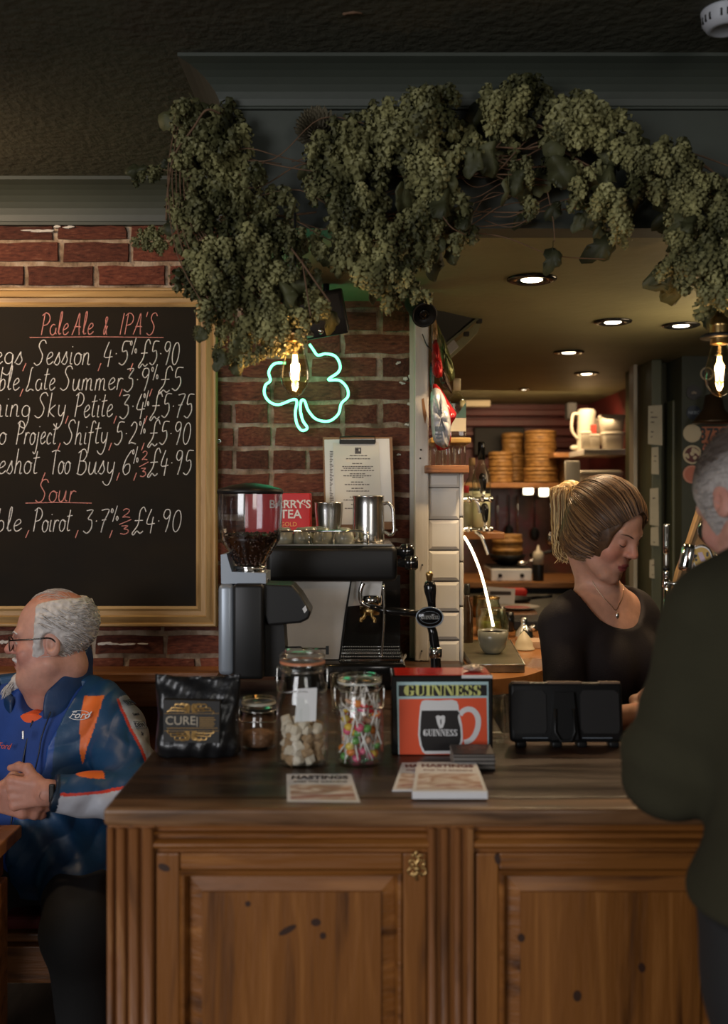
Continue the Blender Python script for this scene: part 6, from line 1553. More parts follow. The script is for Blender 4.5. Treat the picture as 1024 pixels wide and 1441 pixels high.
for k, (px, py, R, h, lb, mm) in enumerate(((705, 880, .016, .075, 'chrome shaker on the worktop behind the lit jar', 'steel'), (716, 888, .020, .072, 'dark grinder pot on the worktop right of the shaker', 'black_gloss'), (672, 868, .022, .09, 'brass-coloured tin on the worktop behind the pier', 'brass'), (682, 866, .02, .10, 'steel canister on the worktop behind the pier', 'steel'))):
    t = thing('worktop_pot', lb, 'pot', wt_xy(px, py)); 
    MB().lathe([(R, 0), (R, h*.8), (R*.9, h*.84), (R*.95, h), (.0001, h)], (0, 0, 0), 24).build('body', M[mm], t, True, True)
t = thing('black_tray', 'black low tray on the worktop behind the chrome pot', 'tray', (T(745, 0, 3.9).x, 3.9, CT+.0006))
MB().rbox((-.14, -.06, 0), (.10, .12, .04), .006).build('tray', M['black'], t, False, True)
t = thing('napkin_stack', 'stack of pinkish napkins near the right edge of the worktop', 'napkins', (T(762, 0, 3.42).x, 3.42, CT+.0006))
for k in range(5): MB().rbox((-.05+.002*k, -.05, .0045*k), (.05, .05, .0045*k+.004), .001).build('napkin', mat('pinkish_napkin', (.50, .33, .22), .8) if k == 0 else bpy.data.materials['pinkish_napkin'], t, False, True)

# ================================================================ KITCHEN
wood_k = wood('kitchen_shelf_wood', (.12, .05, .015), (.30, .13, .04), (.40, .2, .07), axis='x')
zs = Z(680, 6.3)
mb = MB().rbox((.10, 6.15, zs-.03), (1.3, 6.60, zs), .004); tag(mb.build('steamer_shelf', wood_k, None), 'long wooden kitchen shelf carrying the bamboo steamers', 'shelf')
bamb = ramp_mat('bamboo', [(.3, (.16, .075, .02)), (.55, (.36, .19, .055)), (.8, (.46, .27, .09))], scale=30, stretch=(1, 1, 3), rough=.45)
def steamer(label, px, py_bot, py_top, wpx, d, tint=None):
    k = d/F; R = wpx/2*k; z0 = Z(py_bot, d); h = (py_bot-py_top)*k
    t = thing('bamboo_steamer', label, 'steamer basket', (X(px, d), d, z0+.0006), 'bamboo steamers on the kitchen shelf')
    MB().lathe([(R*.97, 0), (R*.97, h*.72)], (0, 0, 0), 32).build('basket', bamb, t, True, True)
    for a, b in ((.04, .20), (.48, .70)): MB().lathe([(R*.97, h*a), (R*1.02, h*a+.001), (R*1.02, h*b-.001), (R*.97, h*b)], (0, 0, 0), 32).build('hoop', bamb, t, True, True)
    MB().lathe([(R*1.03, h*.74), (R*1.03, h*.94), (R*.9, h*.985), (.0001, h*.99)], (0, 0, 0), 32).build('lid', bamb, t, True, True)
    return t
for (lb, px, b, tp, w_, d) in [('bottom steamer of the short left stack', 704, 680, 657.5, 34, 6.3), ('top steamer of the short left stack', 704, 657.5, 636, 33, 6.3),
    ('bottom steamer of the tall narrow stack', 723, 678, 657, 32, 6.45), ('middle steamer of the tall narrow stack', 723, 657, 640, 32, 6.45), ('upper pale steamer of the tall narrow stack', 721, 640, 609, 30, 6.45),
    ('bottom steamer of the wide central stack', 761, 680, 658, 48, 6.25), ('second steamer from the bottom of the wide central stack', 761, 658, 640, 44, 6.25), ('second steamer from the top of the wide central stack', 760, 640, 624, 44, 6.25), ('top steamer of the wide central stack', 760, 624, 606, 43, 6.25),
    ('bottom steamer of the stack at the right end of the shelf', 798, 680, 662, 34, 6.3), ('top steamer of the stack at the right end of the shelf', 798, 662, 647, 32, 6.3)]:
    o = steamer(lb, px, b-(6.3-d)*0, tp, w_, d)
    o.location.z = max(o.location.z, zs+.0006)
# dark oven/hood block at the back
MBk = MB().rbox((X(668, 6.5), 6.55, Z(640, 6.5)), (X(740, 6.5), 6.62, Z(600, 6.5)), .01)
tag(MBk.build('extractor_box', M['black_matte'], None), 'dark square extractor box on the red kitchen wall behind the steamers', 'extractor')
tag(MB().tube([T(650, 626, 6.628), T(674, 626, 6.628)], .012, 8).build('red_bar', mat('bright_red', (.5, .02, .03), .5), None), 'short red bar on the kitchen wall left of the steamers', 'bar')
tag(MB().rbox((X(648, 6.2), 6.2, Z(572, 6.2)), (X(690, 6.2), 6.28, Z(563, 6.2)), .004).build('strip_light', mat('cream_strip_light', (.50, .42, .27), .5), None), 'short cream strip light high on the kitchen wall at the left', 'light')
# right shelf: white bracket shelf, jug, tubs
ds5 = 5.6
zsf = Z(632, ds5)
tag(MB().rbox((X(820, ds5), ds5-.02, zsf-.033), (1.497, ds5+.4, zsf), .005).build('white_shelf', mat('dirty_white_shelf', (.50, .46, .40), .5, noise=.2), None), 'dirty white shelf holding tubs on the right kitchen wall', 'shelf')
tag(MB().rbox((X(778, 6.0), 5.98, Z(637, 6)-.03), (X(826, 6.0), 6.4, Z(637, 6)), .005).build('dark_shelf', wood_k, None), 'dark wooden shelf piece left of the white shelf', 'shelf')
wpl = mat('cream_plastic', (.60, .54, .43), .35)
t = thing('white_jug_mixer', 'white plastic jug kettle with a red label on the kitchen shelf', 'kettle', (X(825, 5.9), 5.9, Z(637, 6)+.0008))
h = Z(576, 5.9)-t.location.z
MB().lathe([(.055, 0), (.058, .01), (.052, h*.8), (.055, h*.92), (.045, h), (.0001, h)], (0, 0, 0), 28).build('body', wpl, t, True, True)
MB().tube(catmull([(-.05, -.02, h*.88), (-.085, -.02, h*.86), (-.09, -.02, h*.5), (-.055, -.02, h*.3)], 5), .008, 8).build('handle', wpl, t, True, True)
MB().box((.01, -.062, h*.32), (.045, -.056, h*.62)).build('red_label', mat('red_label', (.5, .05, .03), .5), t, False, True)
zz5 = zsf+.0006
def tub(label, px, wpx, y0, y1, d, zbase=None, group='tubs on the kitchen shelves', lidc=None, nm='plastic_tub'):
    k = d/F; w_ = wpx*k/2; z0 = Z(y0, d) if zbase is None else zbase; h = (y0-y1)*k
    t = thing(nm, label, 'tub', (X(px, d), d+.07, z0), group)
    mb = MB(); lv = [(w_*.80, 0), (w_*.94, h*.82), (w_*.94, h*.84)]; n = 20; vs = []; fs = []
    def rr(a, r_): c, s = math.cos(a), math.sin(a); return (r_*math.copysign(abs(c)**.5, c), r_*.75*math.copysign(abs(s)**.5, s))
    for r_, z in lv:
        for q in range(n): x, y = rr(2*PI*q/n, r_); vs.append((x, y, z))
    for i in range(len(lv)-1):
        for q in range(n): fs.append((i*n+q, i*n+(q+1) % n, (i+1)*n+(q+1) % n, (i+1)*n+q))
    fs.append(tuple(reversed(range(n)))); fs.append(tuple(range((len(lv)-1)*n, len(lv)*n)))
    mb.add(vs, fs).build('body', wpl, t, True, True)
    mb = MB(); vs = []; fs = []
    for r_, z in ((w_, h*.845), (w_*1.0, h*.94), (w_*.9, h)):
        for q in range(n): x, y = rr(2*PI*q/n, r_); vs.append((x, y, z))
    for i in range(2):
        for q in range(n): fs.append((i*n+q, i*n+(q+1) % n, (i+1)*n+(q+1) % n, (i+1)*n+q))
    fs.append(tuple(reversed(range(n)))); fs.append(tuple(range(2*n, 3*n)))
    mb.add(vs, fs).build('lid', wpl, t, True, True)
    return t
tub('lower white tub of the pair at the right of the white shelf', 866, 34, 632, 607, ds5, zz5)
tub('upper white tub of the pair at the right of the white shelf', 865, 37, 606.5, 583, ds5, Z(606.5, ds5)+.001)
tub('narrow white pot on the white shelf left of the stacked tubs', 840, 17, 632, 610, ds5, zz5)
tub('second white pot on the white shelf between jug and tubs', 828, 15, 632, 606, ds5, zz5)
tub('wide round white tub behind the jug at the back of the shelf', 840, 44, 610, 573, 5.95, Z(625, 5.95))
# big white containers under the white shelf, on another shelf
zlow = Z(702, 5.5)
tag(MB().rbox((X(795, 5.5), 5.45, zlow-.03), (1.497, 5.9, zlow), .004).build('lower_shelf', wood_k, None), 'lower kitchen shelf behind the barmaid holding the big white containers', 'shelf')
tub('big white lidded container behind the barmaid on the lower shelf', 845, 68, 702, 662, 5.55, zlow+.0006, nm='food_container')
t = thing('white_cutting_boards', 'leaning white plastic board left of the big white container', 'cutting board', (X(810, 5.5), 5.50, zlow+.0006))
MB().rbox((-.055, 0, 0), (.03, .02, .215), .008, Matrix.Rotation(math.radians(-8), 4, 'X')).build('board', wpl, t, True, True)
tag(MB().ball(T(808, 630, 5.9), (.025, .02, .016), 12, 8).build('garlic_bulb', wpl, None, True), 'small pale round bulb on the dark shelf by the jug', 'garlic')
# three small emissive panels, bright spots under the steamer shelf
mlit = emis('glowing_small_panel', (1, .86, .60), 5.0)
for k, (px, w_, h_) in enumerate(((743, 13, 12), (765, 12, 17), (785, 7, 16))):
    t = thing('glowing_panel', ['leftmost of three small glowing panels under the steamer shelf', 'middle of three small glowing panels under the steamer shelf', 'rightmost of three small glowing panels under the steamer shelf'][k], 'lamp', T(px, 690, 6.5), 'small glowing panels under the steamer shelf')
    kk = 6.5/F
    MB().rbox((-w_/2*kk, -.03, -h_/2*kk), (w_/2*kk, .02, h_/2*kk), .012).build('glowing_face', mlit, t, True, True)
    MB().rbox((-w_/2*kk-.004, .02, -h_/2*kk-.004), (w_/2*kk+.004, .14, h_/2*kk+.004), .004).build('panel_body', M['steel'], t, False, True)
# splashback patterned with hanging utensils
spm = ramp_mat('mottled_splashback', [(.3, (.03, .02, .015)), (.5, (.14, .07, .05)), (.62, (.22, .05, .05)), (.8, (.35, .28, .24))], scale=6, rough=.35, bump=.1)
MB().box((.08, YK-.006, 1.06), (1.49, YK-.001, Z(684, YK))).build('splashback', spm, wk)
for k, (px, h_, c) in enumerate(((700, 70, 'steel'), (716, 60, 'black'), (728, 76, 'steel'), (752, 64, 'black'), (775, 72, 'steel'), (790, 60, 'black'))):
    t = thing('hanging_utensil', ['%s kitchen utensil hanging on the splashback, %s' % (('steel' if c == 'steel' else 'black'), w_) for w_ in ('first from the left', 'second from the left', 'third from the left', 'fourth from the left', 'fifth from the left', 'rightmost of the row')][k], 'utensil', T(px, 697, 6.58), 'utensils on the splashback')
    MB().tube([(0, 0, 0), (0, -.004, -h_*.0033)], [.004, .005], 8).build('handle', M[c], t, True, True)
    MB().ball((0, -.006, -h_*.0040), (.03, .012, .045), 14, 9).build('head', M[c], t, True, True)
# back kitchen counter
zk = Z(819, 5.9)
kc = thing('kitchen_counter', 'kitchen counter with a wooden edge and cream cupboards at the far back', 'kitchen counter', (.7, 6.2, 0))
MB().rbox((.10, 5.88, zk-.035), (1.495, 6.63, zk), .004).build('counter_top', wood_k, kc)
MB().box((.10, 5.94, 0), (1.49, 6.6, zk-.036)).build('carcass', M['black_matte'], kc)
for k, (a, b) in enumerate(((.12, .48), (.50, .86), (.88, 1.48))):
    MB().rbox((a, 5.90, .12), (b, 5.938, Z(836, 5.9)), .006).build('cupboard_door', mat('cream_cupboard', (.46, .40, .28), .45) if k == 0 else bpy.data.materials['cream_cupboard'], kc)
st = thing('stove', 'black and steel two-ring stove on the far kitchen counter', 'stove', (X(718, 6.0), 6.1, zk+.0008))
MB().rbox((-.125, -.16, 0), (.12, .2, .075), .006).build('casing', M['steel_rough'], st, False, True)
MB().rbox((-.12, -.15, .0755), (.115, .19, .085), .003).build('hob_plate', M['black'], st, False, True)
for x in (-.07, 0.06): MB().lathe([(.012, 0), (.012, .015), (.0001, .015)], (0, 0, 0), 14, Matrix.Translation((x, -.16, .035)) @ Matrix.Rotation(PI/2, 4, 'X')).build('control_knob', M['black'], st, True, True)
zt3 = zk+.0008+.0858
wk_ = thing('wok', 'black wok on the stove under a bamboo steamer', 'wok', (X(716, 6.05), 6.12, zt3))
MB().lathe([(.03, 0), (.06, .006), (.095, .030), (.115, .065), (.111, .065), (.09, .030), (.05, .011), (.0001, .01)], (0, 0, 0), 32).build('bowl', M['black'], wk_, True, True)
MB().tube([(.14, 0, .06), (.28, -.08, .09)], .010, 8).build('handle', M['black'], wk_, True, True)
t = thing('bamboo_steamer', 'bamboo steamer sitting in the wok on the stove', 'steamer basket', (X(716, 6.05), 6.12, zt3+.055))
MB().lathe([(.088, 0), (.09, .002), (.09, .13), (.088, .135), (.0001, .137)], (0, 0, 0), 32).build('basket', bamb, t, True, True)
for a in (.02, .075): MB().lathe([(.09, a), (.094, a+.001), (.094, a+.028), (.09, a+.03)], (0, 0, 0), 32).build('hoop', bamb, t, True, True)
t = thing('squeeze_bottle', 'cream plastic squeeze bottle with a pointed nozzle on the kitchen counter', 'bottle', (X(757, 5.95)+.004, 5.97, zk+.0008))
MB().lathe([(.030, 0), (.032, .01), (.032, .15), (.022, .17)], (0, 0, 0), 24).build('body', M['black'], t, True, True)
MB().lathe([(.033, .10), (.033, .16), (.026, .175), (.012, .185), (.005, .215), (.0001, .216)], (0, 0, 0), 24).build('cap_nozzle', wpl, t, True, True)
t = thing('ladle', 'shiny ladle bowl lying on the stove edge', 'ladle', (X(735, 5.95), 5.972, zt3+.001)); 
MB().ball((0, 0, .018), (.030, .020, .018), 16, 8).build('bowl', M['chrome'], t, True, True)
MB().tube([(.02, 0, .02), (.09, .0, .05)], .005, 8).build('handle', M['chrome'], t, True, True)
# security/small dark object under red wall right
tag(MB().rbox(tuple(T(798, 590, 5.9)), tuple(T(812, 566, 5.9)+Vector((0, .08, 0))), .01).build('dark_speaker', M['black_matte'], None), 'small dark box high on the red kitchen wall', 'speaker')
# plates in pantry gap
zpp = Z(657, 5.0)
tag(MB().rbox((1.365, 4.84, zpp-.03), (1.47, 4.95, zpp), .004).build('pantry_shelf', wood_k, None), 'wooden shelf in the dark gap beside the cream post', 'shelf')
for k in range(3):
    tag(MB().lathe([(.03, 0), (.045, .012), (.045, .016), (.0001, .008)], (1.415, 4.895, zpp+.0006+k*.0185), 28).build('stacked_bowl', mat('white_bowl', (.5, .46, .4), .4) if k == 0 else bpy.data.materials['white_bowl'], None, True), ['bottom white plate on the pantry shelf', 'middle white plate on the pantry shelf', 'top white plate on the pantry shelf'][k], 'plate', 'plates on the pantry shelf')

# papers on pillar
pp = mat('aged_notice_paper', (.46, .40, .27), .8, noise=.1, nscale=15)
def K4(u, v, d): return T(880+u/3.604, 440+v/3.604, d)
for k, (u0, v0, u1, v1, lb) in enumerate([(113, 468, 186, 670, 'largest notice paper pinned at the top of the green pillar'), (130, 680, 168, 818, 'narrow white card pinned below the largest notice on the green pillar'), (122, 888, 168, 1080, 'notice sheet halfway down the green pillar'), (126, 1085, 168, 1180, 'torn lower notice sheet on the green pillar'), (120, 1250, 146, 1345, 'lowest pale paper on the green pillar near the barmaid')]):
    dpp = 4.49; a = K4(u0, v1, dpp); b = K4(u1, v0, dpp); t = thing('notice', lb, 'paper', ((a.x+b.x)/2, dpp, a.z), 'notices pinned to the green pillar')
    o_ = t.location; mb = MB(); r = random.Random(k)
    w_ = b.x-a.x; h_ = b.z-a.z
    mb.prism([(-w_/2, .004*r.random()), (w_/2, -.003), (w_/2-.002, h_), (-w_/2+.001, h_-.004)], -.002, 0); mb.build('sheet', pp, t, False, True)
    mb = MB()
    for j in range(int(h_/.022)):
        if r.random() < .6: mb.box((-w_/2+.012, -.0026, .012+j*.022), (-w_/2+.012+w_*.5*r.random(), -.0019, .016+j*.022))
    if mb.v: q = mb.build('faint_writing', M['ink'], t, False, True); q['kind'] = 'stuff'
# stickers
def sticker(label, u, v, ru, d, c, ring=None, text=None, tc=None, squash=1.0):
    p = K4(u, v, d); R = ru/3.604*d/F; t = thing('round_sticker', label, 'sticker', (p.x, d, p.z), 'round beer stickers on the dark green wall')
    RM = Matrix.Rotation(PI/2, 4, 'X')
    MB().lathe([(R, 0), (R, .0025), (.0001, .0025)], (0, 0, 0), 36, RM).build('disc', ring or c, t, False, True)
    if ring: MB().lathe([(R*.80, .0027), (R*.80, .0036), (.0001, .0036)], (0, 0, 0), 36, RM).build('inner_disc', c, t, False, True)
    if text:
        o = font('lettering', text, tc, None, (0, 0, 0), R*.62, extrude=.0003); o.parent = t; o.location = (0, -.0042, 0)
    return t
dk = mat('dark_sticker', (.03, .025, .02), .5); crm = mat('cream_sticker', (.50, .40, .24), .5); pkc = mat('salmon_sticker', (.45, .14, .08), .5)
tanp = mat('tan_print', (.40, .30, .18), .5); blg = mat('blue_grey_print', (.30, .34, .36), .5); navy = mat('navy_sticker', (.025, .03, .04), .5)
dS = 4.395
sticker('dark round sticker with tan script, topmost of the column', 345, 405, 38, dS, dk, None, 'ale', tanp)
sticker('navy round sticker lettered NEBC, second in the column', 345, 508, 37, dS, navy, None, 'NEBC', blg)
sticker('plain cream round sticker above the gold-ringed one', 337, 612, 46, dS, crm)
s4_ = sticker('gold-ringed round sticker with a red and black emblem', 338, 720, 48, dS, mat('dark_red_emblem', (.10, .02, .015), .5), crm)
r = random.Random(3); mb = MB()
for k in range(9): a = r.random()*6.28; q = .03*math.sqrt(r.random()); mb.lathe([(.006+.005*r.random(), 0), (.0001, .001)], (q*math.cos(a), -.0040, q*math.sin(a)*.8), 7, Matrix.Rotation(PI/2, 4, 'X'))
o = mb.build('emblem_marks', crm, s4_, False, True); o['kind'] = 'stuff'
sticker('salmon round sticker with a thin ring, lowest of the column', 336, 820, 46, dS, pkc, mat('salmon_ring', (.52, .22, .14), .5))
sticker('cream ring sticker partly behind the right pendant bulb', 412, 310, 34, dS, dk, crm)
sticker('partly hidden red sticker beside the customer\'s head', 420, 690, 30, dS, pkc)
a = K4(386, 662, dS); b = K4(519, 578, dS); t = thing('number_plate', 'orange rectangular enamel plate with dark numerals on the green wall', 'sign', (a.x, dS, a.z))
MB().rbox((0, -.003, 0), (b.x-a.x+.04, .0, b.z-a.z), .001).build('plate', mat('orange_enamel', (.42, .13, .05), .5), t, False, True)
o = font('numerals', '3738', dk, None, (0, 0, 0), .075, extrude=.0004, bold=.002); o.parent = t; o.location = ((b.x-a.x)*.42, -.0042, (b.z-a.z)*.5); o.scale = (.8, 1, 1)
# hanging wall bell/shade, dim
t = thing('brass_bell', 'dark brown metal bell on the green wall behind the bulb', 'bell', K4(445, 560, 4.3))
MB().lathe([(.09, 0), (.085, .01), (.045, .06), (.035, .12), (.0001, .13)], (0, 0, 0), 28).build('shade', mat('dark_copper', (.06, .035, .015), .35, metal=.6), t, True, True)
MB().tube([(0, 0, .12), (0, .09, .2)], .006, 6).build('bracket', M['black'], t, True, True)

# ================================================================ BEER FONTS right
dF = 2.35
def K5(u, v, d=dF): return T(920+u/6.27, 600+v/6.27, d)
ft = thing('chrome_font', 'slim chrome tap column with a side pipe behind the customer', 'beer tap', (K5(108, 0).x, dF, CT-.0))
fx = K5(108, 0).x
def f_(v): return K5(0, v).z
MB().lathe([(.0065, f_(1118)), (.0068, f_(1050)), (.0072, f_(880)), (.0076, f_(868)), (.0060, f_(862)), (.0001, f_(862))], (fx, dF, 0), 24).build('handle', M['chrome'], ft, True)
MB().lathe([(.0064, f_(1235)), (.0068, f_(1225)), (.0068, f_(1150)), (.0060, f_(1135)), (.0066, f_(1118))], (fx+.0005, dF, 0), 24).build('nickel_collar', mat('satin_nickel', (.35, .33, .29), .35, metal=1), ft, True)
MB().lathe([(.0076, f_(1272)), (.0076, f_(1236))], (fx, dF, 0), 24).build('black_ring', M['black'], ft, True)
MB().lathe([(.0056, f_(1345)), (.0076, f_(1330)), (.0076, f_(1285)), (.0070, f_(1273))], (fx, dF, 0), 24).build('lower_collar', M['chrome'], ft, True)
MB().tube([(fx, dF, f_(1345)), (fx, dF, CT)], .0072, 18).build('pipe', M['chrome'], ft, True)
mb = MB(); mb.tube([(fx, dF, f_(1385)), (fx+.10, dF, f_(1398))], .0042, 10); mb.rbox((fx-.008, dF-.008, f_(1425)), (fx+.008, dF+.008, f_(1358)), .003); mb.build('side_pipe', M['chrome'], ft, True)
# floor under the font: bar top extension it stands on
tag(MB().rbox((.62, 2.1502, CT-.03), (.95, 2.455, CT-.0008), .004).build('side_counter', M['counter_top'], None), 'dark counter return on the right carrying the beer taps', 'counter')
def badge_tap(label, u, v, ru, d, face, text, tcol, ang):
    p = K5(u, v, d); R = ru/6.27*d/F
    t = thing('badged_tap', label, 'beer tap', (p.x, d, CT))
    MXb = Matrix.Translation((p.x, d, p.z)) @ Matrix.Rotation(ang, 4, 'Z') @ Matrix.Rotation(PI/2, 4, 'X')
    MB().lathe([(R*.96, -.022), (R*1.06, -.014), (R*1.10, -.004), (R*1.02, .004), (R*.92, .006)], (0, 0, 0), 40, MXb).build('chrome_casing', M['chrome'], t, True)
    MB().lathe([(R*.90, .0045), (.0001, .0050)], (0, 0, 0), 40, MXb, cap=False).build('badge_face', face, t, True)
    return t, MXb, R
teal = mat('teal_badge', (.035, .085, .11), .3); 
t1, mx1, R1 = badge_tap('chrome beer tap with a round teal badge beside the customer\'s chin', 510, 925, 118, 2.28, teal, None, None, -.55)
mb = MB()
for rr_ in (.72, .55): mb.tube([mx1 @ Vector((R1*rr_*math.cos(a), R1*rr_*math.sin(a), .0055)) for a in [2*PI*k/36 for k in range(36)]], .0005, 4, closed=True)
mb.tube([mx1 @ Vector((R1*(-.3+.1*k), R1*(.15*(-1)**k), .0058)) for k in range(7)], .0012, 4)
mb.build('badge_artwork', blg, t1)
MB().tube([K5(560, 1040, 2.28), K5(575, 1200, 2.28), Vector((K5(575, 0, 2.28).x, 2.28, CT+.002))], [.009, .010, .014], 14).build('tap_neck', M['chrome'], t1, True)
# arched pump clip, yellow
ya = mat('yellow_pump_clip', (.48, .29, .04), .4)
t2 = thing('badged_tap', 'chrome beer tap with an arched yellow pump clip below the teal badge', 'beer tap', (K5(410, 0, 2.2).x, 2.2, CT))
cxx = K5(425, 1160, 2.2); s_ = 2.2/F/6.27
RZ = Matrix.Translation(cxx) @ Matrix.Rotation(-.35, 4, 'Z') @ Matrix.Rotation(-.30, 4, 'Y')
def arch(w_, h_, n=14): return [(-w_, -h_)]+[(w_*-math.cos(PI*k/n), h_*.25+w_*1.0*math.sin(PI*k/n)) for k in range(n+1)]+[(w_, -h_)]
aw, ah = 82*s_, 92*s_
MB().prism(arch(aw*1.12, ah*1.1), 0, .030, RZ).build('chrome_casing', M['chrome'], t2, 'auto')
MB().prism(arch(aw, ah), -.003, .0005, RZ).build('white_border', M['paper'], t2)
MB().prism(arch(aw*.90, ah*.90), -.0045, -.0025, RZ).build('clip_face', ya, t2)
MB().prism([(-aw*.88, -ah*.88), (aw*.88, -ah*.88), (aw*.88, -ah*.48), (-aw*.88, -ah*.48)], -.0060, -.004, RZ).build('name_band', mat('pink_grey_band', (.42, .28, .27), .4), t2)
MB().prism([(-aw*.22, -ah*.28), (aw*.26, -ah*.32), (aw*.18, ah*.55), (-aw*.28, ah*.58)], -.0062, -.004, RZ).build('shield', mat('lilac_print', (.50, .38, .44), .5), t2)
mb = MB(); r = random.Random(5)
for k in range(7):
    cx_, cz_ = (r.choice((-1, 1))*aw*(.4+.35*r.random()), ah*(-.35+.8*r.random())); mb.prism([(cx_+aw*.16*math.cos(a), cz_+aw*.16*math.sin(a)) for a in (0, 1.2, 2.4, 3.6, 4.8)], -.0058, -.004, RZ)
o = mb.build('dark_marks', dk, t2); o['kind'] = 'stuff'
MB().tube([cxx+Vector((.0, .02, -ah*.9)), Vector((cxx.x, 2.22, CT+.002))], [.011, .015], 14).build('tap_neck', M['chrome'], t2, True)
MB().lathe([(.014, -.03), (.016, -.02), (.016, .02), (.012, .03)], cxx+Vector((-.03, .01, 0)), 18, Matrix.Rotation(.2, 4, 'Y')).build('side_barrel', M['chrome'], t2, True)
# slanting tan board
tn2 = ramp_mat('tan_hessian_board', [(.3, (.15, .09, .04)), (.7, (.30, .19, .09))], scale=6, stretch=(6, 6, 1), rough=.7)
t = thing('leaning_board', 'tan board leaning at a slant behind the beer taps', 'board', (K5(500, 0, 2.9).x, 2.9, CT))
pb = [K5(398, 740, 2.9), K5(700, 600, 2.9), K5(700, 1500, 2.9), K5(150, 1560, 2.9), K5(210, 1290, 2.9), K5(310, 1010, 2.9)]
mb = MB().prism([(p.x, p.z) for p in pb], 2.9, 2.93); mb.build('board', tn2, t)
mb = MB().prism([(p.x, p.z) for p in [K5(398, 740, 2.89), K5(415, 780, 2.89), K5(330, 1010, 2.89), K5(235, 1290, 2.89), K5(190, 1500, 2.89), K5(160, 1500, 2.89), K5(215, 1270, 2.89), K5(310, 1000, 2.89)]], 2.885, 2.8995); mb.build('edge_strip', tn2, t)
# clutter behind the sign & tablet: dark glasses shelf
for k, (px, d, h, R, lb) in enumerate(((704, 2.22, .085, .020, 'dim clear glass between the orange sign and the tablet'), (708, 2.36, .10, .018, 'taller glass behind the dim one beside the tablet'))):
    t = thing('bar_glass', lb, 'glass', (X(px, d), d, (CT-.0 if d < 2.15 else .96)), 'glasses beside the tablet')
    t.location.y = min(d, 2.10); t.location.z = CT+.0004; t.location.x = X(px, t.location.y)
    if k: t.location.y = 2.06; t.location.x = X(699, 2.06)-.0
    MB().lathe([(R*.8, 0), (R, .006), (R*1.05, h), (R*.98, h), (R*.92, .008), (.0001, .006)], (0, 0, 0), 24).build('glass_body', M['glass'], t, True, True)
# ================================================================ PEOPLE (implicit surfaces meshed into one skin each)
f32 = np.float32
def rot(z=0, x=0, y=0): return np.array(Matrix.Rotation(z, 3, 'Z') @ Matrix.Rotation(x, 3, 'X') @ Matrix.Rotation(y, 3, 'Y'), dtype=f32)
def rc(P, a, b, ra, rb):
    a = np.array(a, f32); b = np.array(b, f32); ab = b-a; L = float(ab @ ab)+1e-9
    t = np.clip(((P-a) @ ab)/L, 0, 1)
    return np.linalg.norm(P-a-t[..., None]*ab, axis=-1)-(ra+(rb-ra)*t)
def el(P, c, r, R=None):
    q = P-np.array(c, f32)
    if R is not None: q = q @ R
    r = np.array(r, f32); k0 = np.linalg.norm(q/r, axis=-1); k1 = np.linalg.norm(q/(r*r), axis=-1)
    return k0*(k0-1)/np.maximum(k1, 1e-6)
def smin(a, b, k): h = np.maximum(k-np.abs(a-b), 0)/k; return np.minimum(a, b)-h*h*k*.25
def smax(a, b, k): return -smin(-a, -b, k)
def prims(P, L, k=.03):
    f = None
    for p in L:
        g = rc(P, *p[1:]) if p[0] == 'c' else el(P, *p[1:])
        f = g if f is None else smin(f, g, k)
    return f
def wob(P, s, seed=0):
    x, y, z = P[..., 0]*s, P[..., 1]*s, P[..., 2]*s
    return (np.sin(x+1.7*np.sin(y*.9+seed)+seed)*np.sin(y*1.1+1.3*np.sin(z*.8))*np.sin(z*1.2+1.5*np.sin(x*.7+seed*2)))
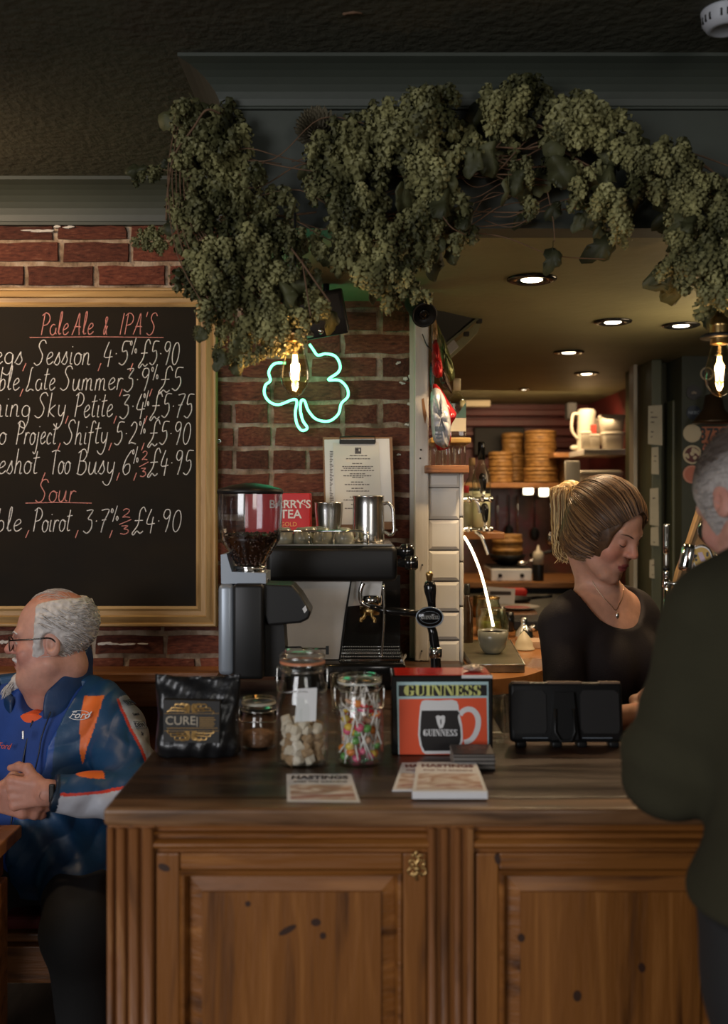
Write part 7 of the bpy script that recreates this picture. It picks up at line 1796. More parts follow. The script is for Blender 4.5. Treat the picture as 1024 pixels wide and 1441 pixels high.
def snets(fn, lo, hi, h):
    lo = np.array(lo, f32); n = [int(math.ceil((hi[i]-lo[i])/h))+1 for i in range(3)]
    ax_ = [lo[i]+h*np.arange(n[i], dtype=f32) for i in range(3)]; B = 12; f = np.empty(n, f32)
    cs = [np.arange(0, m, B) for m in n]; cg = np.stack(np.meshgrid(*[lo[i]+h*(cs[i]+B/2).astype(f32) for i in range(3)], indexing='ij'), -1)
    cv = fn(cg); lim = B*h*.87*1.5+.012
    for i, a in enumerate(cs[0]):
        for j, b in enumerate(cs[1]):
            for k, c in enumerate(cs[2]):
                if abs(cv[i, j, k]) > lim: f[a:a+B, b:b+B, c:c+B] = cv[i, j, k]
                else: f[a:a+B, b:b+B, c:c+B] = fn(np.stack(np.meshgrid(ax_[0][a:a+B], ax_[1][b:b+B], ax_[2][c:c+B], indexing='ij'), -1))
    f[np.abs(f) < 1e-7] = 1e-7
    s = f < 0
    c = [(a, b, d) for a in (0, 1) for b in (0, 1) for d in (0, 1)]
    sl = lambda A, o: A[o[0]:A.shape[0]-1+o[0], o[1]:A.shape[1]-1+o[1], o[2]:A.shape[2]-1+o[2]]
    cnt = sum(sl(s, o).astype(np.int8) for o in c); act = (cnt > 0) & (cnt < 8)
    idx = -np.ones(act.shape, np.int64); ids = np.argwhere(act); idx[act] = np.arange(len(ids))
    F8 = {o: sl(f, o)[act] for o in c}; acc = np.zeros((len(ids), 3)); w = np.zeros(len(ids))
    for o in c:
        for ax in range(3):
            if o[ax] == 0:
                o2 = list(o); o2[ax] = 1; o2 = tuple(o2); a, b = F8[o], F8[o2]; m = (a < 0) != (b < 0)
                t = np.where(m, a/np.where(m, a-b, 1), 0); p = np.tile(np.array(o, float), (len(ids), 1)); p[:, ax] += t
                acc[m] += p[m]; w[m] += 1
    V = lo+h*(ids+acc/w[:, None])
    Q = []
    for ax in range(3):
        a1, a2 = (ax+1) % 3, (ax+2) % 3
        A = s.take(range(0, s.shape[ax]-1), ax); B = s.take(range(1, s.shape[ax]), ax); E = np.argwhere(A != B)
        ok = (E[:, a1] > 0) & (E[:, a2] > 0) & (E[:, a1] < s.shape[a1]-1) & (E[:, a2] < s.shape[a2]-1); E = E[ok]
        if not len(E): continue
        d1 = np.zeros(3, int); d1[a1] = 1; d2 = np.zeros(3, int); d2[a2] = 1
        q = np.stack([idx[tuple((E-d1-d2).T)], idx[tuple((E-d2).T)], idx[tuple(E.T)], idx[tuple((E-d1).T)]], 1)
        ins = s[tuple(E.T)]; q[~ins] = q[~ins][:, ::-1]
        Q.append(q[(q >= 0).all(1)])
    return V, np.concatenate(Q)
def sdf_obj(name, parts, material, parent, colfn=None):
    """parts: list of (fn, lo, hi, h) joined as one mesh"""
    Vs, Fs, n = [], [], 0
    for p in parts:
        V, Q = snets(*p); Vs.append(V); Fs.append(Q+n); n += len(V)
    V = np.concatenate(Vs); Q = np.concatenate(Fs); o_ = org(parent) if parent else Vector((0, 0, 0))
    me = bpy.data.meshes.new(name); me.from_pydata((V-np.array(o_)).tolist(), [], Q.tolist()); me.polygons.foreach_set('use_smooth', np.ones(len(Q), bool)); me.update()
    if colfn is not None:
        C = np.ones((len(V), 4), f32); C[:, :3] = colfn(V.astype(f32)); a = me.color_attributes.new('Col', 'FLOAT_COLOR', 'POINT'); a.data.foreach_set('color', C.ravel())
    for m_ in (material if isinstance(material, list) else [material]): me.materials.append(m_)
    return link(name, me, parent)

class Head:
    def __init__(s, c, yaw, pitch, roll=0, scale=1, female=False, heavy=0):
        s.c = np.array(c, f32); s.R = rot(yaw, pitch, roll); s.sc = scale; s.fem = female; s.hv = heavy
    def loc(s, P): return ((P-s.c) @ s.R)/s.sc
    def w(s, p): return Vector((s.R @ np.array(p, f32))*s.sc+s.c)
    def skull(s, q): return smin(el(q, (0, .014, .045), (.075, .096, .084)), el(q, (0, -.02, -.005), (.066, .070, .085)), .03)
    def sdf(s, P):
        q = s.loc(P); hv = s.hv; fm = s.fem
        f = s.skull(q)
        f = smin(f, el(q, (0, -.034, -.062), (.052+hv*.016, .052, .048+hv*.01)), .03)
        f = smin(f, el(q, (0, -.078, -.100), (.016+hv*.006, .015, .014)), .03)
        for sx_ in (-1, 1):
            f = smin(f, el(q, (sx_*.040, -.062, -.026), (.022+hv*.008, .022, .024)), .02)     # cheek
            f = smin(f, rc(q, (sx_*.060, .0, -.055), (sx_*.028, -.066, -.094), .013+hv*.012, .013+hv*.008), .025)   # jaw
            f = smin(f, rc(q, (sx_*.040, -.075, .030), (sx_*.010, -.087, .024), .007, .008), .016)  # brow
            f = smax(f, -el(q, (sx_*.031, -.104, .004), (.019, .020, .012)), .016)             # socket
            f = smin(f, el(q, (sx_*.031, -.0765, .003), (.0135, .0125, .0125)), .004)           # lidded eye
            e = q-np.array((sx_*.077, .012, -.004), f32)
            ear = el(q, (sx_*.079, .014, -.004), (.010, .019, .031), rot(0, .15, sx_*-.25))
            ear = smax(ear, -el(q, (sx_*.088, .010, .002), (.008, .011, .018)), .006)
            if not fm: f = smin(f, ear, .008)
        f = smin(f, rc(q, (0, -.084, .022), (0, -.108-(.004 if not fm else 0), -.018), .0075, .0105 if fm else .013), .014)
        for sx_ in (-1, 1): f = smin(f, el(q, (sx_*.0105, -.098, -.023), (.007, .010, .007)), .007)
        f = smin(f, el(q, (0, -.082, -.058), (.026, .014, .018)), .015)
        f = smin(f, el(q, (0, -.0935, -.0535), (.021, .0075, .0048)), .005)
        f = smin(f, el(q, (0, -.0925, -.0645), (.018, .0080, .0058)), .005)
        f = smax(f, -el(q, (0, -.103, -.0590), (.024, .010, .0014)), .003)
        return f*s.sc
    def surf(s, x, z, y0=-.16):
        """front surface point at head-local x, z"""
        y = y0
        for _ in range(60):
            d = float(s.sdf(((s.R @ np.array((x, y, z), f32))*s.sc+s.c)[None, :])[0])/s.sc
            y += d*.8
            if d < 2e-4: break
        return y
def hand(L, wrist, d, n, t, curl=(1.0, 1.2, .8), size=1.0, spread=.18, thumb=.6):
    """append hand primitives: d along the hand, n out of the palm, t to the thumb side"""
    d, n, t = [Vector(v).normalized() for v in (d, n, t)]; w0 = Vector(wrist); S = size
    tips = []
    for i, (o, ln) in enumerate(((.030, .075), (.010, .082), (-.011, .077), (-.031, .062))):
        k = w0+d*(.088-abs(o-.01)*.12)*S+t*o*S
        L.append(('c', tuple(w0+t*o*.5*S), tuple(k), .014*S, .0115*S))
        a = 0; p = k; dd = (d+t*(spread*o/.03*.35)).normalized()
        for j, fr in enumerate((.48, .30, .24)):
            a += curl[j]*(1+.05*i); v = dd*math.cos(a)+n*math.sin(a); q = p+v*ln*fr*S
            L.append(('c', tuple(p), tuple(q), (.0098-.0012*j)*S, (.0090-.0014*j)*S)); p = q
    b = w0+d*.028*S+t*.026*S+n*.008*S
    m = b+(d*.6+t*.75+n*.25).normalized()*.040*S; e = m+(d*.9+t*(.5-thumb)+n*.45).normalized()*.030*S; g = e+(d*.9-t*thumb*.4+n*.3).normalized()*.026*S
    L += [('c', tuple(w0+d*.01*S), tuple(b), .016*S, .015*S), ('c', tuple(b), tuple(m), .014*S, .0115*S), ('c', tuple(m), tuple(e), .011*S, .0098*S), ('c', tuple(e), tuple(g), .0098*S, .0080*S)]
def bbox(L, pad):
    lo = np.full(3, 9.); hi = -lo
    for p in L:
        if p[0] == 'c':
            for c, r in ((p[1], p[3]), (p[2], p[4])): lo = np.minimum(lo, np.array(c)-r); hi = np.maximum(hi, np.array(c)+r)
        else: r = max(p[2]); lo = np.minimum(lo, np.array(p[1])-r); hi = np.maximum(hi, np.array(p[1])+r)
    return lo-pad, hi+pad
def frame(cx, cy, yaw):
    c, s = math.cos(yaw), math.sin(yaw)
    return lambda x, y, z: (cx+x*c-y*s, cy+x*s+y*c, z)
def strands(mb, roots, path, r0, seg=3):
    for q in roots:
        P = path(q); n = len(P); mb.tube(P, [r0*(1-.75*(i/(n-1))**2) for i in range(n)], seg, cap=False)
def mixc(a, b, t): return a*(1-t[:, None])+b*t[:, None]
def sstep(a, b, x): t = np.clip((x-a)/(b-a), 0, 1); return t*t*(3-2*t)
M['skin'] = attr_mat('skin', rough=.48, sss=.12, bump=.12, bscale=350, spec=.35, noise=.10, nscale=60)
def skin_col(H, base, lip, red, extra=None):
    base, lip, red = [np.array(c, f32) for c in (base, lip, red)]
    def fn(V):
        q = H.loc(V); C = np.tile(base, (len(V), 1))
        for sx_ in (-1, 1):
            C = mixc(C, red, .6*np.exp(-((q[:, 0]-sx_*.045)**2+(q[:, 2]+.03)**2)/.0009)*(q[:, 1] < 0))
            C = mixc(C, red*.6, .35*np.exp(-(((q[:, 0]-sx_*.031)/.02)**2+((q[:, 2]-.006)/.010)**2))*(q[:, 1] < -.05))
        C = mixc(C, red, .5*np.exp(-(q[:, 0]**2+(q[:, 2]+.02)**2)/.0003)*(q[:, 1] < -.09))
        m = ((q[:, 0]/.023)**2+((q[:, 2]+.059)/.0115)**2 < 1) & (q[:, 1] < -.083)
        C[m] = lip
        if extra is not None: C = extra(q, C, V)
        return C
    return fn

# ---------------------------------------------------------------- BARMAID
wm = thing('person', 'blonde woman behind the bar with a ponytail, dark scoop-neck top and pendant, looking down', 'person', (.62, 2.62, 0))
HW = Head((.616, 2.555, 1.474), math.radians(43), math.radians(25), math.radians(3), .98, True)
tf = frame(.627, 2.60, math.radians(36))
def tp(kind, a, *r): return (kind, tf(*a))+tuple(r)
RW = rot(math.radians(36))
bodyW = [('e', tf(0, 0, 1.12), (.138, .098, .185), RW), ('e', tf(0, .0, .97), (.125, .095, .13), RW), ('e', tf(0, .01, .86), (.165, .118, .13), RW),
         ('c', tf(-.13, .01, 1.238), tf(.13, .01, 1.238), .050, .050), ('c', tf(0, .012, 1.30), tf(-.10, .01, 1.262), .040, .040), ('c', tf(0, .012, 1.30), tf(.10, .01, 1.262), .040, .040),
         ('e', tf(-.062, -.072, 1.12), (.062, .055, .066), RW), ('e', tf(.062, -.072, 1.12), (.062, .055, .066), RW)]
for s_ in (-1, 1): bodyW += [('c', tf(s_*.085, .01, .84), tf(s_*.088, 0, .48), .090, .058), ('c', tf(s_*.088, 0, .48), tf(s_*.088, .03, .10), .056, .036), ('c', tf(s_*.088, .04, .04), tf(s_*.10, -.13, .032), .036, .026)]
nk = HW.w((0, .028, -.075))
neckW = [('c', tuple(nk), tf(0, .012, 1.30), .046, .050)]
shR, shL = tf(-.150, .01, 1.232), tf(.150, .01, 1.232)
elR, wrR = (.480, 2.385, 1.0), (.60, 2.135, 1.095)
elL, wrL = (.86, 2.62, 1.03), (.70, 2.37, 1.10)
armsW = [('c', shR, elR, .048, .036), ('c', elR, wrR, .037, .024), ('c', shL, elL, .048, .036), ('c', elL, wrL, .037, .024)]
handsW = []
hand(handsW, wrR, (.16, -.10, -.01), (0, 0, -1), (-.5, -.8, 0), (.35, .4, .3), .90)
hand(handsW, wrL, (-.06, -.16, -.01), (0, 0, -1), (-.9, .3, 0), (.35, .4, .3), .90)
def fW_up(P): return smin(HW.sdf(P), prims(P, neckW+bodyW[:8]+armsW[::2], .045), .03)
def fW_lo(P): return prims(P, bodyW+armsW, .04)
def fW_arm(P): return prims(P, [armsW[1], armsW[3]]+handsW, .012)
def clipz(fn, z, above): return lambda P: smax(fn(P), (z-P[..., 2]) if above else (P[..., 2]-z), .001)
lo, hi = bbox([armsW[1]]+handsW[:len(handsW)//2], .01); lo2, hi2 = bbox([armsW[3]]+handsW[len(handsW)//2:], .01)
sdf_obj('body', [(fW_up, (.40, 2.38, 1.16), (.86, 2.80, 1.64), .0032), (fW_lo, (.36, 2.28, 0), (1.0, 2.86, 1.17), .012), (fW_arm, lo, hi, .004), (fW_arm, lo2, hi2, .005)], M['skin'], wm,
        skin_col(HW, (.50, .27, .19), (.30, .075, .07), (.50, .17, .12)))
# top
def clothW(P):
    f = prims(P, bodyW[:8], .045)-.010
    sl = prims(P, [('c', shR, elR, .052, .043), ('c', elR, tuple(Vector(elR).lerp(Vector(wrR), .38)), .043, .038), ('c', shL, elL, .052, .043), ('c', elL, tuple(Vector(elL).lerp(Vector(wrL), .38)), .043, .038)], .02)-.004
    f = smin(f, sl, .03)
    f = f-.0040*wob(P, 24, 1)-.0042*np.sin((P[..., 2]*26+P[..., 0]*30+wob(P, 9)*2))*np.exp(-((P[..., 2]-1.05)/.10)**2)
    q = (P-np.array(tf(0, 0, 0), f32)) @ RW
    neck = el(q, (-.006, -.085, 1.325), (.118, .16, .100))
    neck = np.minimum(neck, el(q, (0, -.0, 1.37), (.088, .11, .092)))
    f = smax(f, -neck, .004)
    return smax(f, .80-P[..., 2], .003)
jcW = mat('dark_brown_black_jersey', (.016, .0115, .0115), .8, bump=.2, bscale=300, spec=.25)
sdf_obj('scoop_neck_top', [(clothW, (.36, 2.26, .78), (.98, 2.84, 1.36), .0055)], jcW, wm)
def trW(P): return smax(prims(P, bodyW[2:3]+bodyW[8:10]+bodyW[11:13], .03)-.010, P[..., 2]-.86, .003)
sdf_obj('trousers', [(trW, (.36, 2.36, .0), (.92, 2.82, .88), .012)], M['black_matte'], wm)
# hair cap, strands, ponytail
hair_br = mat('brown_hair', (.075, .036, .015), .42, noise=.35, nscale=40, stretch=(3, 3, 3)); hair_bl = mat('blonde_hair', (.62, .40, .16), .40, noise=.3, nscale=30); hair_mid = mat('dark_blonde_hair', (.20, .105, .042), .42)
hair_lt = mat('light_blonde_hair', (.80, .60, .30), .4)
def hbase(q):
    f = smin(HW.skull(q), el(q, (0, .052, -.045), (.050, .042, .050)), .04)
    for s_ in (-1, 1): f = smin(f, el(q, (s_*.046, .020, -.048), (.022, .038, .038)), .02)
    return f
def hairW(P):
    q = HW.loc(P); f = hbase(q)-.010-.0015*np.sin(q[..., 0]*260+q[..., 2]*80)
    f = smax(f, -el(q, (0, -.122, -.004), (.073, .094, .098)), .01)
    f = smax(f, -q[..., 2]-.092, .012)
    return f*HW.sc
hp = sdf_obj('hair', [(hairW, (.48, 2.40, 1.34), (.76, 2.72, 1.64), .003)], hair_br, wm)
knot = Vector((0, .118, .045)); r = random.Random(11)
mbs = [MB(), MB()]
for k in range(1500):
    # root along the parting / hairline, swept back to the knot
    a = r.uniform(-1, 1); 
    th = a*PI*.72
    rt = Vector((.074*math.sin(th), -.080*math.cos(th)+.014, .082-.175*abs(a)**1.25)) if k % 5 else Vector((.06*r.uniform(-1, 1), r.uniform(-.06, .06), .12))
    if k % 5 in (1, 2): rt = Vector((r.choice((-.07, .07)), r.uniform(-.045, .065), r.uniform(-.095, .01)))
    c0_ = Vector((0, .014, .02)); u = (rt-c0_).normalized(); v = (knot-c0_).normalized(); om = u.angle(v); pts = []
    sag = r.uniform(-.2, .5)*.2*(k % 5 not in (1, 2)); rr_ = r.uniform(.0112, .0145)
    for i in range(9):
        t = i/8; w_ = (u*math.sin((1-t)*om)+v*math.sin(t*om))/max(math.sin(om), .02)
        w_ = Vector((w_.x, w_.y, w_.z-sag*math.sin(PI*t)*.6)).normalized()
        # march to the skull surface
        lo_, hi_ = .03, .2
        for _ in range(12):
            m_ = (lo_+hi_)/2
            if float(hbase(np.array(c0_+w_*m_, f32)[None, :])[0]) < rr_: lo_ = m_
            else: hi_ = m_
        p = c0_+w_*lo_
        if float(el(np.array(p, f32)[None, :], (0, -.122, -.004), (.071, .092, .096))[0]) > -.001: pts.append(HW.w(tuple(p)))
    if len(pts) > 4: mbs[k % 3 == 0].tube(pts, [.0009]*1+[.0017]*(len(pts)-2)+[.0012], 3, cap=False)
mbs[0].build('swept_strands', hair_br, hp, True)['kind'] = 'stuff'; mbs[1].build('lighter_strands', hair_mid, hp, True)['kind'] = 'stuff'
kw = HW.w(tuple(knot))
def tail(P):
    f = prims(P, [('e', tuple(kw+Vector((-.012, .01, .006))), (.036, .032, .036)), ('c', tuple(kw+Vector((-.020, .01, -.01))), tuple(kw+Vector((-.020, .015, -.10))), .036, .028)], .02)
    return f-.002*np.sin(P[..., 0]*420+P[..., 1]*300)
tl_ = sdf_obj('ponytail', [(tail, tuple(kw-Vector((.08, .06, .17))), tuple(kw+Vector((.06, .08, .06))), .003)], hair_bl, wm)
mt = [MB(), MB(), MB()]
for k in range(520):
    a = r.random()*2*PI; q = r.uniform(.6, 1.15); b = kw+Vector((-.006+.016*math.cos(a)*q, .01+.016*math.sin(a)*q, .012+r.uniform(-.012, .012)))
    o_ = Vector((math.cos(a), math.sin(a), 0)); L = r.uniform(.085, .15)
    o_ = o_*1.35; P = [b, b+o_*.022*q+Vector((-.006, .002, .002)), kw+Vector((-.015, .012, -.03))+o_*.031*q, kw+Vector((-.018, .014, -.03-L*.45))+o_*(.028*q), kw+Vector((-.014+r.uniform(-.012, .016), .015, -.03-L*.85))+o_*(.026*q), kw+Vector((-.004+r.uniform(-.02, .03), .012, -.03-L))+o_*(.024*q)]
    mt[k % 3].tube(catmull(P, 3), .0010, 3, cap=False)
for k in range(26):   # curled loop over the band
    a0 = r.uniform(0, 6.28); c_ = kw+Vector((-.004, -.018, .004)); R_ = r.uniform(.012, .028)
    mt[2].tube([c_+Vector((R_*math.cos(a0+t*.5), -.006*math.sin(t*.4), R_*.9*math.sin(a0+t*.5))) for t in range(9)], .0012, 3, cap=False)
for k in range(16):   # flyaways
    a0 = r.uniform(0, 6.28); mt[1].tube(catmull([kw, kw+Vector((r.uniform(-.05, .03), r.uniform(-.03, .02), r.uniform(-.01, .05))), kw+Vector((r.uniform(-.06, .05), r.uniform(-.03, .02), r.uniform(-.09, .03)))], 6), .0005, 3, cap=False)
for m_, mm in zip(mt, (hair_bl, hair_lt, hair_mid)): m_.build('loose_strands', mm, tl_, True)['kind'] = 'stuff'
MB().tube([kw+Vector((.012+.017*math.cos(a)*.4, -.012+.018*math.sin(a), .004+.018*math.cos(a))) for a in [2*PI*k/16 for k in range(16)]], .004, 6, closed=True).build('hair_band', M['black'], tl_, True)
# face details
lash = mat('dark_lashes', (.02, .012, .008), .6)
for s_ in (-1, 1):
    P = []
    for i in range(7):
        x = s_*(.019+.024*i/6); z = -.0015-.0032*math.sin(PI*i/6); P.append(HW.w((x, HW.surf(x, z)-.0006, z)))
    MB().tube(P, [.0005, .0010, .0013, .0014, .0014, .0013, .0007], 5).build('eyelashes', lash, wm, True)
    P = []
    for i in range(7):
        x = s_*(.015+.034*i/6); z = .0225+.0055*math.sin(PI*(i/6)*.8); P.append(HW.w((x, HW.surf(x, z)-.0001, z)))
    MB().tube(P, [.0012, .0019, .0022, .0021, .0018, .0013, .0006], 5).build('eyebrow', mat('brown_brow', (.08, .04, .022), .7), wm, True)
# necklace: follows the chest
def on_chest(x, z):
    y = -.35
    for _ in range(60):
        p = tf(x, y, z); d = float(fW_up(np.array(p, f32)[None, :])[0]); y += d*.8
        if d < 3e-4: break
    return Vector(tf(x, y-.0012, z))
P = [on_chest(x, z) for x, z in ((-.062, 1.345), (-.058, 1.325), (-.050, 1.302), (-.038, 1.285), (-.026, 1.272), (-.012, 1.285), (.008, 1.305), (.026, 1.325), (.036, 1.345))]
nc = MB().tube(catmull(P, 4), .0009, 5).build('necklace', mat('fine_silver_chain', (.45, .33, .22), .3, metal=1), wm, True)
pd = on_chest(-.026, 1.264); MB().ball(pd+Vector((0, -.003, -.006)), (.0045, .0035, .0085), 12, 8).build('pendant', M['steel'], nc, True)

# ---------------------------------------------------------------- SEATED MAN
sm_ = thing('person', 'seated older man with white hair, goatee and glasses in a blue racing jacket', 'person', (-.87, 2.8, 0))
HS = Head((-.858, 2.745, 1.168), math.radians(-83), math.radians(3), 0, 1.045, False, 1.0)
YS = math.radians(-8); sf_ = frame(-.878, 2.76, YS); RS = rot(YS)
bodyS = [('e', sf_(0, 0, .84), (.185, .135, .19), RS), ('e', sf_(0, -.045, .68), (.185, .165, .17), RS), ('e', sf_(0, .03, .57), (.19, .15, .125), RS),
         ('c', sf_(-.15, .0, .925), sf_(.15, .0, .925), .070, .070), ('c', sf_(0, .01, 1.01), sf_(-.13, .01, .975), .055, .06), ('c', sf_(0, .01, 1.01), sf_(.13, .01, .975), .055, .06)]
kneeL, kneeR = (-.675, 2.36, .535), (-1.03, 2.42, .54)
legsS = [('c', sf_(.10, 0, .555), kneeL, .095, .070), ('c', kneeL, (-.66, 2.43, .10), .066, .045), ('c', sf_(-.10, 0, .555), kneeR, .095, .070), ('c', kneeR, (-1.04, 2.47, .10), .066, .045)]
feetS = [('c', (-.66, 2.43, .05), (-.645, 2.26, .04), .045, .038), ('c', (-1.04, 2.47, .05), (-1.06, 2.30, .04), .045, .038)]
neckS = [('c', tuple(HS.w((0, .03, -.07))), sf_(0, .0, 1.01), .060, .064), ('e', tuple(HS.w((0, -.035, -.105))), (.045, .055, .04))]
sL, sR = sf_(.190, .0, .920), sf_(-.190, .0, .920)
eL, wL = (-.565, 2.515, .800), (-.772, 2.43, .838); eR, wR = (-1.09, 2.56, .765), (-.935, 2.475, .812)
armsS = [('c', sL, eL, .052, .046), ('c', eL, wL, .045, .030), ('c', sR, eR, .052, .046), ('c', eR, wR, .045, .030)]
handS = []; hand(handS, wL, (-1, .05, -.02), (.05, .75, -.15), (-.1, .05, 1), (1.15, 1.25, .8), 1.02, thumb=.35)
nh = len(handS); hand(handS, wR, (.8, .15, -.15), (0, .9, -.2), (0, 0, 1), (.4, .4, .3), 1.0)
def fS_head(P): return smin(HS.sdf(P), prims(P, neckS, .03), .035)
def fS_body(P): return prims(P, bodyS+legsS+feetS+armsS, .04)
def fS_hand(P): return prims(P, [armsS[1], armsS[3]]+handS, .010)
lo, hi = bbox(handS[:nh], .012); hi[0] = -.74; lo2, hi2 = bbox(handS[nh:], .01)
redn = (.60, .16, .12)
def eyes(q, C):
    for s_ in (-1, 1):
        f_ = q[:, 1] < -.07; dx = q[:, 0]-s_*.031; dz = q[:, 2]-.002
        C[f_ & ((dx/.0125)**2+(dz/.0046)**2 < 1)] = (.50, .46, .42); C[f_ & (dx**2+dz**2 < .0045**2)] = (.04, .05, .06)
    return C
def exS(q, C, V):
    top = sstep(.085, .12, q[:, 2]); C = mixc(C, np.array((.52, .20, .12), f32), .7*top)
    nk_ = sstep(-.10, -.14, q[:, 2]); C = mixc(C, np.array((.46, .19, .13), f32), .5*nk_)
    return eyes(q, C)
sdf_obj('body', [(fS_head, (-1.04, 2.60, .98), (-.72, 2.90, 1.33), .003), (fS_body, (-1.18, 2.18, 0), (-.48, 2.96, .98), .012), (fS_hand, lo, hi, .0028), (fS_hand, lo2, hi2, .004)], M['skin'], sm_,
        skin_col(HS, (.56, .30, .23), (.42, .15, .13), (.56, .17, .14), exS))
# fleece (royal blue) under the jacket, jacket, collar, trousers
def fleece(P):
    f = prims(P, bodyS, .04)-.008
    q = (P-np.array(sf_(0, 0, 0), f32)) @ RS
    f = smax(f, -el(q, (0, -.09, 1.05), (.055, .12, .075)), .006)
    return smax(f-.002*wob(P, 24, 2), .56-P[..., 2]+0*f, .003)
sdf_obj('fleece', [(fleece, (-1.12, 2.5, .54), (-.62, 2.96, 1.06), .006)], mat('royal_blue_fleece', (.008, .050, .26), .75, bump=.1, bscale=300, noise=.2, nscale=9), sm_)
def jS_solid(P):
    f = prims(P, bodyS, .045)-.024
    ll = tuple(Vector(sf_(.10, 0, .56)).lerp(Vector(kneeL), .52)); lr = tuple(Vector(sf_(-.10, 0, .56)).lerp(Vector(kneeR), .2))
    f = smin(f, prims(P, [('c', sf_(.13, .02, .62), ll, .125, .100), ('c', sf_(-.13, .02, .62), lr, .12, .10)], .03), .05)
    slv = prims(P, [('c', sL, eL, .082, .068), ('c', eL, tuple(Vector(wL).lerp(Vector(eL), .04)), .066, .044), ('c', sR, eR, .082, .068), ('c', eR, tuple(Vector(wR).lerp(Vector(eR), .04)), .066, .044)], .025)
    for E_, W_ in ((eL, wL), (eR, wR)):
        dv = np.array(W_, f32)-np.array(E_, f32); dv /= np.linalg.norm(dv); near = np.linalg.norm(P-np.array(W_, f32), axis=-1)-.09
        slv = smax(slv, -smax(-((P-np.array(W_, f32)) @ dv+.012), near, .002), .004)
    d1 = np.linalg.norm(P-np.array(eL, f32), axis=-1)
    slv = slv-.006*np.sin(P[..., 0]*55-P[..., 2]*95+2*wob(P, 12))*np.exp(-(d1/.11)**2)-.003*wob(P, 42, 3)
    f = smin(f, slv, .016); u = P[..., 0]*62+P[..., 2]*44+wob(P, 8)*3
    return f-.0065*wob(P, 17, 1)-.0045*np.sin(u)*np.exp(-((P[..., 2]-.72)/.14)**2)-.0035*np.abs(np.sin(P[..., 0]*38-P[..., 2]*30+wob(P, 11)*2.5))
def jacket(P):
    f = jS_solid(P)
    q = (P-np.array(sf_(0, 0, 0), f32)) @ RS
    # front opening: left edge of the jacket runs from the collar to the hem
    xl = .045+.50*np.maximum(q[..., 2]-.90, 0)+.02*np.sin(q[..., 2]*9)-.035*sstep(.86, .72, q[..., 2]); xr = -.085-.30*np.maximum(q[..., 2]-.90, 0)
    open_ = np.maximum(np.maximum(q[..., 0]-xl, xr-q[..., 0]), q[..., 1]+.02)
    f = smax(f, -open_, .004)
    f = smax(f, -(rc(q, (0, -.02, 1.25), (0, -.0, .99), .10, .085)), .006)
    hem = .500+.10*sstep(.02, -.25, q[..., 0])-.0*q[..., 0]
    return smax(f, hem-P[..., 2]-.15*sstep(2.55, 2.35, P[..., 1]), .004)
cN, cB, cO, cW, cR, cK = [np.array(c, f32) for c in ((.008, .056, .145), (.009, .065, .31), (.80, .16, .025), (.50, .52, .58), (.62, .05, .03), (.006, .008, .014))]
def jcol(V):
    q = (V-np.array(sf_(0, 0, 0), f32)) @ RS; C = np.tile(cN, (len(V), 1)); x, y, z = q[:, 0], q[:, 1], q[:, 2]
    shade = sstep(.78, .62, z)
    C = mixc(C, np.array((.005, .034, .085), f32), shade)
    front = y < .03
    # royal centre strips either side of the zip
    C[(np.abs(x) < .085) & front & (z > .74)] = cB
    # orange shoulder flashes
    t = (z-.855)/.17
    for sx_ in (-1, 1):
        m = (t > 0) & (t < 1) & front & (sx_*x > .150-.014*t) & (sx_*x < .152+.032*np.sin(np.clip(t, 0, 1)*1.7)) & (y < 0)
        C[m] = cO
    # sleeves
    for S_, E_, Wr, side in ((sL, eL, wL, 1), (sR, eR, wR, -1)):
        S_, E_, Wr = [np.array(a, f32) for a in (S_, E_, Wr)]
        du = rc(V, S_, E_, 0, 0); df = rc(V, E_, Wr, 0, 0); arm = (np.minimum(du, df) < .10) & (side*(V[:, 0]+.878) > .15)
        tu = np.clip(((V-S_) @ (E_-S_))/((E_-S_) @ (E_-S_)), -1, 2)
        cl = S_+(E_-S_)*tu[:, None]
        out = side*(V[:, 0]-cl[:, 0])-.25*(V[:, 1]-cl[:, 1])*-1*0
        iu = (du <= df) & arm
        b = out-(.024+.012*tu)
        C[iu & (b > 0)] = cW; C[iu & (np.abs(b) < .0035)] = cR
        tfm = np.clip(((V-E_) @ (Wr-E_))/((Wr-E_) @ (Wr-E_)), 0, 1); c2 = E_+(Wr-E_)*tfm[:, None]
        jf = (df < du) & (np.minimum(du, df) < .10) & ((side*(V[:, 0]+.878) > .10) | (df < .075))
        b2 = (c2[:, 2]-V[:, 2])+.008+.05*(1-tfm)**2
        C[jf] = cN; C[jf & (b2 > 0)] = cW; C[jf & (np.abs(b2) < .0035)] = cR
        C[jf & (V[:, 2] > c2[:, 2]+.048) & (tfm > .45) & (tfm < .9)] = cO
        C[jf & (tfm > .90)] = cK*1.0+np.array((.0, .012, .03), f32)
        C[jf & (tfm > .965)] = cK
    return C
M['jacket'] = attr_mat('satin_jacket_cloth', rough=.48, bump=.4, bscale=30, spec=.5, noise=.12, nscale=14)
jk = sdf_obj('jacket', [(jacket, (-1.22, 2.28, .36), (-.44, 2.98, 1.08), .0032)], M['jacket'], sm_, jcol)
def collar(P):
    q = (P-np.array(sf_(0, 0, 0), f32)) @ RS
    a = rc(q, (0, .01, .99), (.01, .03, 1.10), .122, .102); b = rc(q, (0, .01, .97), (.01, .03, 1.14), .108, .090)
    f = smax(a, -b, .004)
    f = smax(f, q[..., 2]-(1.005+.50*(q[..., 1]+.1)+.70*np.maximum(q[..., 0], 0)), .006); f = smax(f, .955-q[..., 2]+.0*q[..., 0], .01)
    slit = np.maximum(np.abs(q[..., 0]+.01)-.045, q[..., 1]+.02)
    return smax(f-.002*wob(P, 30), -slit, .01)
